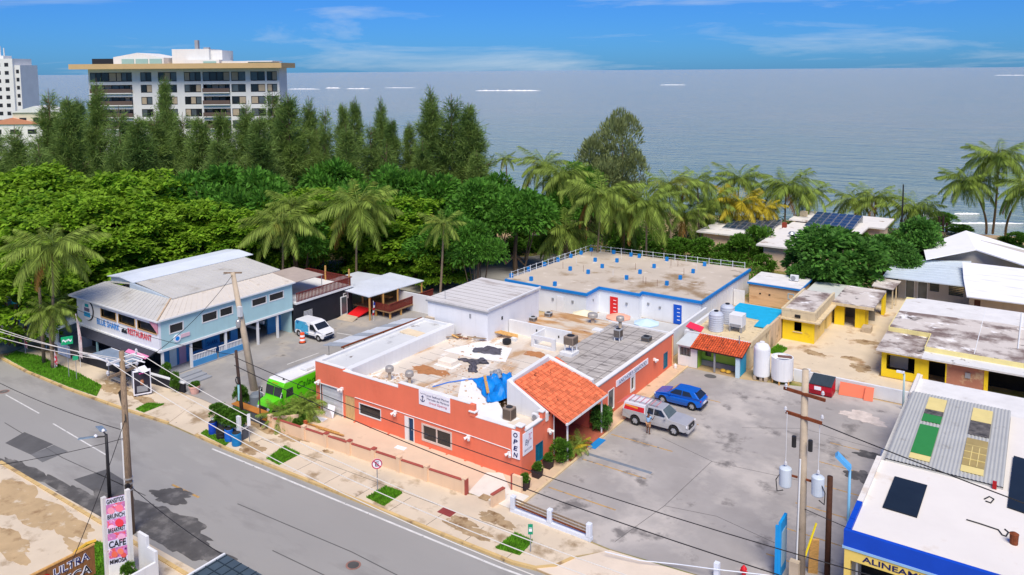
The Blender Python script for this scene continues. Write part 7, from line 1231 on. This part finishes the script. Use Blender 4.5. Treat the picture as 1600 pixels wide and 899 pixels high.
def variants(kind):
    if kind in VAR: return VAR[kind]
    out = []
    for s in range(4 if kind in ('almond', 'pine', 'green') else 2):
        lim = None
        if kind == 'almond': q = crown_tiered(11+s); m = LEAF['almond']
        elif kind == 'green': q = crown_clump(31+s, 30, 11000, .35, .062, .42); m = LEAF['green']
        elif kind == 'dark': q = crown_clump(41+s, 36, 11000, .3, .075, .55, .42, 1.05, .5, -1); m = LEAF['dark']
        elif kind == 'pine': q, lim = crown_needle(51+s, 150, 1+s % 3); m = LEAF['pine']
        elif kind == 'olive': q = crown_clump(63+s, 34, 11000, -.5, .05, .24, .36, 1.2, .5, -1); m = LEAF['olive']
        elif kind == 'shrub': q = crown_clump(71+s, 22, 4200, -.2, .11, .38, .38, 1.1, .5, -1); m = LEAF['shrub']
        elif kind == 'bougain': q = crown_clump(81+s, 14, 1800, .0, .11, .6, .38); m = LEAF['bougain']
        me = quads_mesh(kind+'_crown', q, m); r = random.Random(s); b = B()
        if lim is not None:
            for i, l in enumerate(lim): b.tube(l, .017 if i == 0 else .005, 5, .002)
        else:
            b.tube([(0, 0, -.02), (.02, .01, .2), (0, .02, .45)], .035, 7, .02); limbs(b, (.02, .01, .2), [(.34*cos(a)*r.uniform(.7, 1), .34*sin(a)*r.uniform(.7, 1), r.uniform(.5, .8)) for a in (0, 1.1, 2.2, 3.1, 4.2, 5.3)], .02)
        tm = b.mesh('trunk'); tm.materials.append(barkm); out.append((me, tm))
    VAR[kind] = out; return out
cnt = {}
def tree(kind, pos, h, wd, label, name='tree', group=None, z0=0.):
    vs_ = variants(kind); k = cnt.get(kind, 0); cnt[kind] = k+1; cm_, tm = vs_[k % len(vs_)]
    t_ = thing(name, (pos[0], pos[1], z0), label, 'shrub' if kind in ('shrub', 'bougain') else 'tree', group, (k*2.399) % 6.28); t_.scale = (wd, wd, h)
    for nm, me in (('trunk', tm), ('crown', cm_)): ob = bpy.data.objects.new(nm, me); COL.objects.link(ob); ob.parent = t_
    return t_
def tree_px(kind, px_, top, D_, wpx, label, name='tree', group=None, fh=1.0):
    """a tree whose crown top shows at (px,top) in the photograph, D metres away, wpx pixels wide"""
    p = AT(px_, top, D_); return tree(kind, p, p.z*fh, wpx*D_/FPX*{'pine': 1.75, 'olive': 1.15}.get(kind, 1.05), label, name, group)
# ---- feathery coastal pines
pines = [(-15, 205, 135, 120), (22, 195, 128, 95), (75, 138, 150, 90), (105, 150, 140, 95), (122, 152, 162, 70), (150, 122, 152, 70), (185, 165, 132, 100), (215, 180, 125, 110), (256, 118, 158, 60), (240, 172, 134, 105), (285, 175, 150, 90), (310, 180, 128, 95), (345, 172, 140, 90), (384, 158, 148, 80), (425, 138, 152, 80), (405, 180, 126, 100), (450, 145, 140, 105), (482, 150, 150, 70), (508, 165, 140, 60), (535, 160, 148, 55), (553, 152, 142, 60), (595, 150, 150, 55), (578, 190, 132, 85), (612, 185, 146, 60), (640, 190, 150, 55), (660, 220, 138, 70), (60, 225, 122, 95), (340, 215, 118, 100), (540, 195, 128, 80)]
pl_lab = ['feathery coastal pine %s' % x for x in ('at the far left edge', 'second from the left edge', 'tall one below the white tower', 'right of the tall one below the tower', 'thin one left of the apartment block', 'in front of the left end of the apartments', 'before the apartment balconies', 'low in front of the apartment block', 'with a thin spire before the apartment middle', 'broad one below the thin spire', 'before the middle apartment windows', 'bushy one under the apartment windows', 'below the right half of the apartments', 'in front of the right apartment bays', 'spire at the right end of the apartments', 'dense one below the right end spire', 'just right of the apartment block', 'second right of the apartment block', 'slim one left of the reef surf', 'slim one under the reef surf', 'dark slim spire under the short breaker', 'spire under the thin surf line', 'broad one in front of the slim spires', 'small one right of the surf spire', 'small one left of the tallest tree', 'low one at the foot of the tallest tree', 'low at the left in front of the bright trees', 'low one behind the green roundheaded tree', 'broad low one in the middle of the wood')]
for (a, b_, c, d), lb in zip(pines, pl_lab): tree_px('pine', a, b_, c, d, lb, 'coastal_pine', 'feathery coastal pines')
for (a, b_, c, d, lb) in ((672, 132, 142, 85, 'tallest feathery pine against the sea, left stem'), (705, 146, 141, 105, 'tallest feathery pine against the sea, middle stem'), (732, 160, 140, 80, 'tallest feathery pine against the sea, right stem'), (745, 235, 136, 70, 'low feathery pine at the right foot of the tallest group')): tree_px('pine', a, b_, c, d, lb, 'coastal_pine', 'feathery coastal pines')
tree_px('olive', 972, 180, 128, 92, 'tall grey green tree rising alone against the sea', 'seaside_tree'); tree_px('olive', 935, 225, 126, 85, 'grey green tree at the left foot of the lone seaside tree', 'seaside_tree')
# ---- bright layered almond trees and darker trees
for a in [(10, 268, 108, 150, 'bright layered tree at the top left edge'), (95, 300, 100, 170, 'bright layered tree behind the left palm'), (165, 300, 98, 150, 'bright layered tree left of centre in the wood'), (205, 268, 108, 150, 'bright layered tree under the apartment block'), (250, 322, 102, 150, 'bright layered tree behind the grey metal roof'), (170, 350, 96, 150, 'bright layered tree behind the shark sign wall'), (25, 335, 90, 150, 'bright layered tree left of the front palm'), (20, 395, 80, 130, 'bright layered tree low at the left edge'), (300, 348, 102, 130, 'bright layered tree above the ridge roof'), (360, 312, 104, 130, 'bright layered tree left of the middle palms'), (485, 300, 106, 110, 'bright layered tree between the two middle palms'), (635, 305, 110, 125, 'bright layered tree right of the middle palm'), (648, 342, 106, 125, 'bright layered tree above the white annexe'), (395, 335, 102, 110, 'bright layered tree behind the short palm'), (115, 380, 92, 90, 'bright layered tree next to the stump pole'), (60, 262, 116, 130, 'bright layered tree at the back left'), (600, 350, 106, 90, 'bright layered tree behind the pavilion roof'), (690, 372, 100, 70, 'bright layered tree left of the back street hedge')]: tree_px('almond', *a, 'almond_tree', 'bright layered trees behind the restaurants')
for a in [(330, 255, 112, 150, 'round dark green tree under the apartments'), (395, 262, 108, 120, 'green tree right of the round dark one'), (520, 248, 118, 110, 'green tree in the middle of the wood'), (560, 285, 110, 110, 'green tree behind the tall middle palm'), (620, 255, 116, 110, 'green tree left of the tallest pine'), (690, 270, 116, 130, 'green tree under the tallest pine'), (745, 278, 112, 120, 'dense green tree right under the tallest pine'), (805, 292, 108, 120, 'big round green tree over the clearing'), (770, 268, 120, 90, 'small round green tree behind the clearing tree'), (700, 330, 102, 110, 'green tree left of the clearing'), (745, 345, 96, 80, 'low rounded green bush tree above the back street'), (460, 330, 100, 100, 'dark green tree behind the short middle palm'), (905, 250, 122, 80, 'dark tree behind the left coastal palms'), (870, 290, 118, 70, 'dark green tree between the coastal palms')]: tree_px('green', *a, 'broadleaf_tree', 'green broadleaf trees in the wood')
for a in [(1305, 362, 97, 128, 'large dark leafy tree in front of the pink house'), (1388, 372, 104, 75, 'dark bushy tree right of the large leafy tree'), (1438, 346, 106, 65, 'round green bush tree by the beach'), (1415, 392, 98, 45, 'small dark tree beside the pale blue roof'), (1262, 405, 95, 50, 'dark foliage at the left foot of the large leafy tree')]: tree_px('dark', *a, 'leafy_tree')
# ---- palms: fronds are parts
def frond_mesh(seed, m, droop):
    r = np.random.default_rng(seed); n = 36; L_ = 1.0; C_ = []; D_ = []; spine = []
    for k in range(15): s = k/14; spine.append((s*L_*(1-.12*droop*s), 0, .30*s-.62*droop*s*s))
    sp_ = np.array(spine); quads = []
    for k in range(n):
        s = .10+.90*k/(n-1); i = min(13, int(s*14)); f = s*14-i; p = sp_[i]*(1-f)+sp_[i+1]*f; t_ = sp_[i+1]-sp_[i]; t_ /= np.linalg.norm(t_); ll = (.29*sin(pi*min(1, .14+s*.84))**.6+.03)*r.uniform(.75, 1.15)
        for sd_ in (-1, 1):
            d = np.array([t_[0]*.75, sd_*(.75+r.normal(0, .08)), t_[2]*.75-.40-.45*droop+r.normal(0, .16)]); d /= np.linalg.norm(d); w_ = np.cross(d, [0, 0, 1.0]); w_ /= np.linalg.norm(w_)+1e-6; e = p+d*ll; md = p+d*ll*.5; quads.append([p, md+w_*.0095, e+np.array([0, 0, -.03]), md-w_*.0095])
    for k in range(14):
        a, b_ = sp_[k], sp_[k+1]; w_ = .010*(1-k/16); quads.append([a+[0, w_, 0], a-[0, w_, 0], b_-[0, w_*.9, 0], b_+[0, w_*.9, 0]])
    return quads_mesh('frond', np.array(quads), m)
FR = {(c, i): frond_mesh(100+i, LEAF[c], .5+.28*i) for c in ('palm', 'palmy') for i in range(4)}
deadm = mat('dry_frond', S(150, 112, 56), .9, .2, 1, island=.3, trans=.2); FRD = frond_mesh(140, deadm, 1.3)
nutm = flat('coconut_green', (150, 140, 60), .7)
def palm(base, top, L_, label, col='palm', n=24, seed=0, bend=None, trunk_r=.16, nuts=True, name='palm_tree', group=None, z0=0.):
    r = random.Random(seed); t_ = thing(name, (base[0], base[1], z0), label, 'palm', group); b = Vector((0, 0, -.1)); e = Vector((top[0]-base[0], top[1]-base[1], top[2]-z0)); md = b.lerp(e, .5)+(Vector(bend) if bend else Vector((r.uniform(-.3, .3), r.uniform(-.3, .3), 0)))
    pts = [b*(1-s)**2+md*2*s*(1-s)+e*s*s for s in [k/8 for k in range(9)]]
    if e.z > .3: B().tube(pts, trunk_r, 8, trunk_r*.65).build('trunk', palmbark, t_, local=True, smooth=True)
    n = int(n*1.35)
    for k in range(n):
        f = k/(n-1); el = 1.25-1.75*f+r.uniform(-.15, .15); az = k*2.399+r.uniform(-.3, .3); dead = f > .95 and nuts and k % 2; me = FRD if dead else FR[(col, min(3, int(f*4)))]
        ob = bpy.data.objects.new('frond', me); COL.objects.link(ob); ob.parent = t_; s = L_*r.uniform(.82, 1.12)*(.8 if f < .15 else 1); ob.scale = (s, s, s); ob.location = e+Vector((0, 0, .1)); ob.rotation_euler = (r.uniform(-.35, .35), -el*.62+.12, az)
    if nuts:
        for k in range(5): a = k*1.26; B().lathe((e.x+.25*cos(a), e.y+.25*sin(a), e.z-.35), [(.04, 0), (.13, .1), (.13, .2), (.05, .3)], 7).build('coconut', nutm, t_, local=True)
    return t_
def palm_px(px_, py_, D_, rpx, label, col='palm', n=24, base=None, seed=0, **k):
    p = AT(px_, py_, D_); L_ = rpx*D_/FPX*1.2; bs = G(*base) if base else Vector((p.x+random.uniform(-.8, .8), p.y+random.uniform(-.8, .8), 0)); return palm(bs, p, L_, label, col, n, seed, **k)
PL = [(82, 388, 74, 68, 'coconut palm in front of the wood at the left', 'palm', 24), (440, 350, 97, 58, 'short coconut palm above the grey restaurant roof', 'palm', 22), (458, 322, 101, 44, 'palm crown just behind the short middle palm', 'palm', 18), (560, 322, 100, 60, 'tall coconut palm in the middle of the wood', 'palm', 26), (693, 350, 94, 36, 'small palm in the shrubs left of the clearing', 'palm', 16),
      (850, 258, 126, 44, 'coastal palm at the left of the row, rear', 'palm', 20), (881, 274, 118, 46, 'coastal palm at the left of the row, front', 'palm', 22), (940, 305, 106, 58, 'tall shaggy palm right of the timber lamp', 'palm', 26), (884, 360, 109, 52, 'low spreading palm by the back street', 'palm', 22), (1010, 318, 106, 56, 'full palm beyond the blue stubs, second from left', 'palm', 26), (1046, 290, 118, 42, 'coastal palm behind the second full palm', 'palm', 20), (1090, 284, 122, 40, 'rear coastal palm in the middle of the row', 'palm', 20), (1112, 316, 128, 50, 'palm left of the yellow fronded palm', 'palm', 22), (1155, 280, 134, 44, 'rear coastal palm above the yellow palm', 'palm', 20), (1156, 318, 127, 42, 'yellow fronded palm behind the pink house', 'palmy', 20), (1196, 326, 126, 30, 'small bright yellow palm by the solar roof', 'palmy', 16), (1228, 292, 130, 50, 'tall coastal palm right of the yellow palms', 'palm', 24), (1268, 302, 132, 36, 'coastal palm at the right end of the dense row', 'palm', 18), (1335, 312, 136, 38, 'low palm behind the pink house roof, left', 'palm', 18), (1368, 310, 135, 40, 'low palm behind the pink house roof, right', 'palm', 18), (1428, 326, 130, 46, 'palm left of the beach pilings', 'palm', 22), (790, 248, 150, 18, 'tiny far palm against the sea', 'palm', 14), (975, 345, 112, 40, 'shaded palm between the two full palms', 'palm', 18), (1070, 335, 122, 40, 'shaded palm behind the pink house left wall', 'palm', 18)]
for i, a in enumerate(PL): palm_px(a[0], a[1], a[2], a[3], a[4], a[5], a[6], seed=i+1, group='coconut palms')
for a, bs, bd, lb, sd_ in (((1512, 284, 120, 44), (1541, 364), (1.6, 0, 0), 'leaning beach palm, left of the three at the right edge', 31), ((1560, 246, 119, 50), (1551, 364), (.3, 0, 0), 'tallest beach palm, middle of the three at the right edge', 32), ((1606, 292, 113, 46), (1571, 369), (-1.4, 0, 0), 'leaning beach palm cut by the right edge', 33)): palm_px(*a, lb, base=bs, seed=sd_, bend=bd, n=28, group='beach palms', trunk_r=.2)
palm((-47.5, -3.8, 0), (-47.7, -3.6, .2), .01, 'x', n=2, nuts=False) if False else None
p = AT(78, 486, 74); palm(p, (p.x, p.y, p.z), 3.0, 'small bright green palm by the corner pole', 'palm', 20, 41, nuts=False, name='young_palm')
# ---- shrubs and hedges
def shrub(px_, py_, w_, h_, lab, kind='shrub', z0=0., grp=None): q = G(px_, py_, z0); return tree(kind, q, h_, w_, lab, 'shrub', grp, z0)
i = 0
for px_, py_, w_, h_ in ((700, 415, 3.2, 2.6), (725, 412, 3.4, 2.4), (752, 407, 3.6, 2.6), (780, 402, 3.4, 2.2), (806, 398, 3.6, 2.6), (832, 394, 3.2, 2.4), (858, 390, 3.2, 2.2), (815, 378, 4.4, 3.6), (845, 372, 3.6, 3.0), (668, 420, 3.4, 3.0), (640, 424, 3.2, 3.2)):
    shrub(px_, py_, w_, h_, 'leafy shrub %s in the hedge along the back street' % ('number one', 'second from the left', 'third from the left', 'in the middle', 'right of the middle', 'second from the lamp', 'nearest the timber lamp', 'tall behind the hedge', 'tall behind the lamp end', 'beside the dark lamp', 'farthest left behind the pavilion')[i] if i else 'leafy shrub at the left start of the hedge along the back street', grp='hedge along the back street'); i += 1
for px_, py_, w_, h_, lb in ((960, 392, 3.6, 3.8, 'tall leafy bush behind the blue stubs, left'), (990, 396, 4.2, 4.6, 'tall leafy bush behind the blue stubs, second'), (1025, 400, 3.8, 3.6, 'leafy bush behind the blue stubs, third'), (1060, 403, 4.0, 3.0, 'leafy bush behind the blue stubs, fourth'), (1095, 408, 4.0, 3.4, 'leafy bush behind the blue stubs, fifth'), (1130, 412, 3.8, 2.8, 'leafy bush at the right corner of the blue rim'), (1160, 415, 4.4, 4.4, 'vine covered mound before the pink house'), (1185, 405, 4.6, 5.0, 'vine draped shrub on the pink house wall'), (1195, 428, 3.0, 2.6, 'brownish shrub behind the beige annexe'), (1345, 398, 3.6, 3.6, 'shrub at the corner of the solar house'), (1470, 352, 5.0, 2.2, 'low shrub on the beach edge'), (1500, 366, 4, 1.6, 'low scrub behind the white gable roof'), (1585, 385, 4, 2.2, 'scrub at the right edge by the lawn'), (1400, 425, 2.6, 2.6, 'yellow green bush beside the pale blue roof')): shrub(px_, py_, w_, h_, lb)
shrub(1376, 436, 1.6, 2.4, 'magenta flowering bush beside the large leafy tree', 'bougain')
def pot_plant(key, h, w_, kind='shrub'):
    t_ = POTS[key]; vs_ = variants(kind); me = vs_[0][0]; ob = bpy.data.objects.new('foliage', me); COL.objects.link(ob); ob.parent = t_; ob.scale = (w_, w_, h); z = max(v.co.z for c in t_.children for v in c.data.vertices if c.name.startswith('soil')); ob.location = (0, 0, z-.15*h)
for kx in ('s0', 's1', 's2'): pot_plant(kx, .7, .75)
pot_plant('t', .5, .9); pot_plant('o', .5, .7)
for kx, sd_ in (('p1', 3), ('p2', 5)):
    t_ = POTS[kx]; r = random.Random(sd_)
    for k in range(16): ob = bpy.data.objects.new('frond', FR[('palmy' if k % 4 == 0 else 'palm', k % 3)]); COL.objects.link(ob); ob.parent = t_; ob.location = (0, 0, .42); s = r.uniform(.9, 1.35); ob.scale = (s, s, s); ob.rotation_euler = (0, -r.uniform(.1, 1.0), k*2.4)
tree('shrub', (1.05, 3.6), 1.7, 1.6, 'green round shrub at the porch corner by the drain pipe', 'shrub', z0=.02); tree('dark', (1.05, 9.6), 1.9, 1.6, 'dark red green shrub between the porch and pickup', 'shrub', z0=.02); tree('shrub', (1.1, 14.6), .5, .6, 'tiny plant at the coral wall behind the pickup', 'shrub', z0=.02)
for k in range(4): tree('shrub', (-24.1+k*.85, -6.85), 1.3, 1.5, 'leafy plant in the grey trough, %s from the left' % ('first', 'second', 'third', 'fourth')[k], 'trough_plant', 'plants in the grey trough', .75)
for i, (x, y, h, w_, lb) in enumerate(((-36.6, -3.6, 1.7, 1.0, 'clipped yellow green shrub at the corner post'), (-33.6, -4.6, 1.9, .8, 'yellow flowering plant by the blue post'), (-25.9, -3.4, 2.0, 1.3, 'leafy plant behind the grey tank'))): tree('shrub', (x, y), h, w_, lb, 'shrub')
for x, y, s, lb in ((-20.6, -3.6, 1.0, 'bushy low palm in front of the green truck, left'), (-19.9, -2.2, 1.1, 'bushy low palm in front of the green truck, right'), (-21.0, -1.2, 1.0, 'bushy low palm beside the green truck door')):
    palm((x, y, 0), (x, y, .7), 1.9*s, lb, 'palm', 20, int(x*7) % 50, nuts=False, name='areca_palm', trunk_r=.08)
tree('shrub', (-19.0, -3.4), .9, .9, 'green succulent at the end of the tan wall', 'shrub'); tree('shrub', (-11.3, -21.4), 1.6, .9, 'small green shrub in the white planter by the cafe sign', 'shrub'); tree('shrub', (-12.4, -22.6), 1.2, .8, 'small dark shrub at the foot of the cafe sign', 'shrub')
st = thing('dead_trunk', (*G(122, 470)[:2], 0), 'bare grey broken trunk behind the shark sign wall', 'tree trunk'); q = Vector(ORG[st.name]); B().tube([q, q+Vector((.1, 0, 4)), q+Vector((-.1, .1, 7.3))], .28, 8, .2).build('trunk', oldwood, st); B().tube([q+Vector((.05, 0, 3.5)), q+Vector((.6, .1, 4.2))], .14, 6, .1).build('branch_stub', oldwood, st)
B().box(-52, -41, 33.0, 33.15, 0, 1.7).build('brown_fence', redwood, label='brown board fence in the trees behind the roof deck', cat='fence')

# ---- undergrowth filling the ground between the palms and under the wood
def undergrowth(name, regions, n, lab, m, size=.42, seed=5):
    r = np.random.default_rng(seed); C_ = []
    for x0, x1, y0, y1, h in regions:
        k = int(n*(x1-x0)*(y1-y0)); mx, my = r.uniform(x0, x1, (max(3, k//40), 1)), r.uniform(y0, y1, (max(3, k//40), 1)); i = r.integers(0, len(mx), k); C_.append(np.stack([mx[i, 0]+r.normal(0, .8, k), my[i, 0]+r.normal(0, .8, k), np.abs(r.normal(0, h, k))*.8+.05], 1))
    C_ = np.concatenate(C_); D_ = r.normal(size=C_.shape); D_[:, 2] = np.abs(D_[:, 2])*.6+.15
    ob = bpy.data.objects.new(name, quads_mesh(name, leaf_quads(C_, D_, size, .42, 1.2, r), m)); COL.objects.link(ob); return tag(ob, lab, 'undergrowth', None, 'stuff')
undergrowth('undergrowth', [(-40, -16, 56, 97, 1.3), (-16, 10, 84, 98, .9), (-16, -1, 55, 70, 1.1), (-58, -46, 42, 66, 1.2), (-92, -40, 72, 90, 1.3), (-44, -36, 52, 58, .8), (8, 34, 95, 100, .4), (-62, -46, 22, 40, 1.0)], 16, 'tangled green undergrowth between the palms and behind the roofs', LEAF['shrub'])
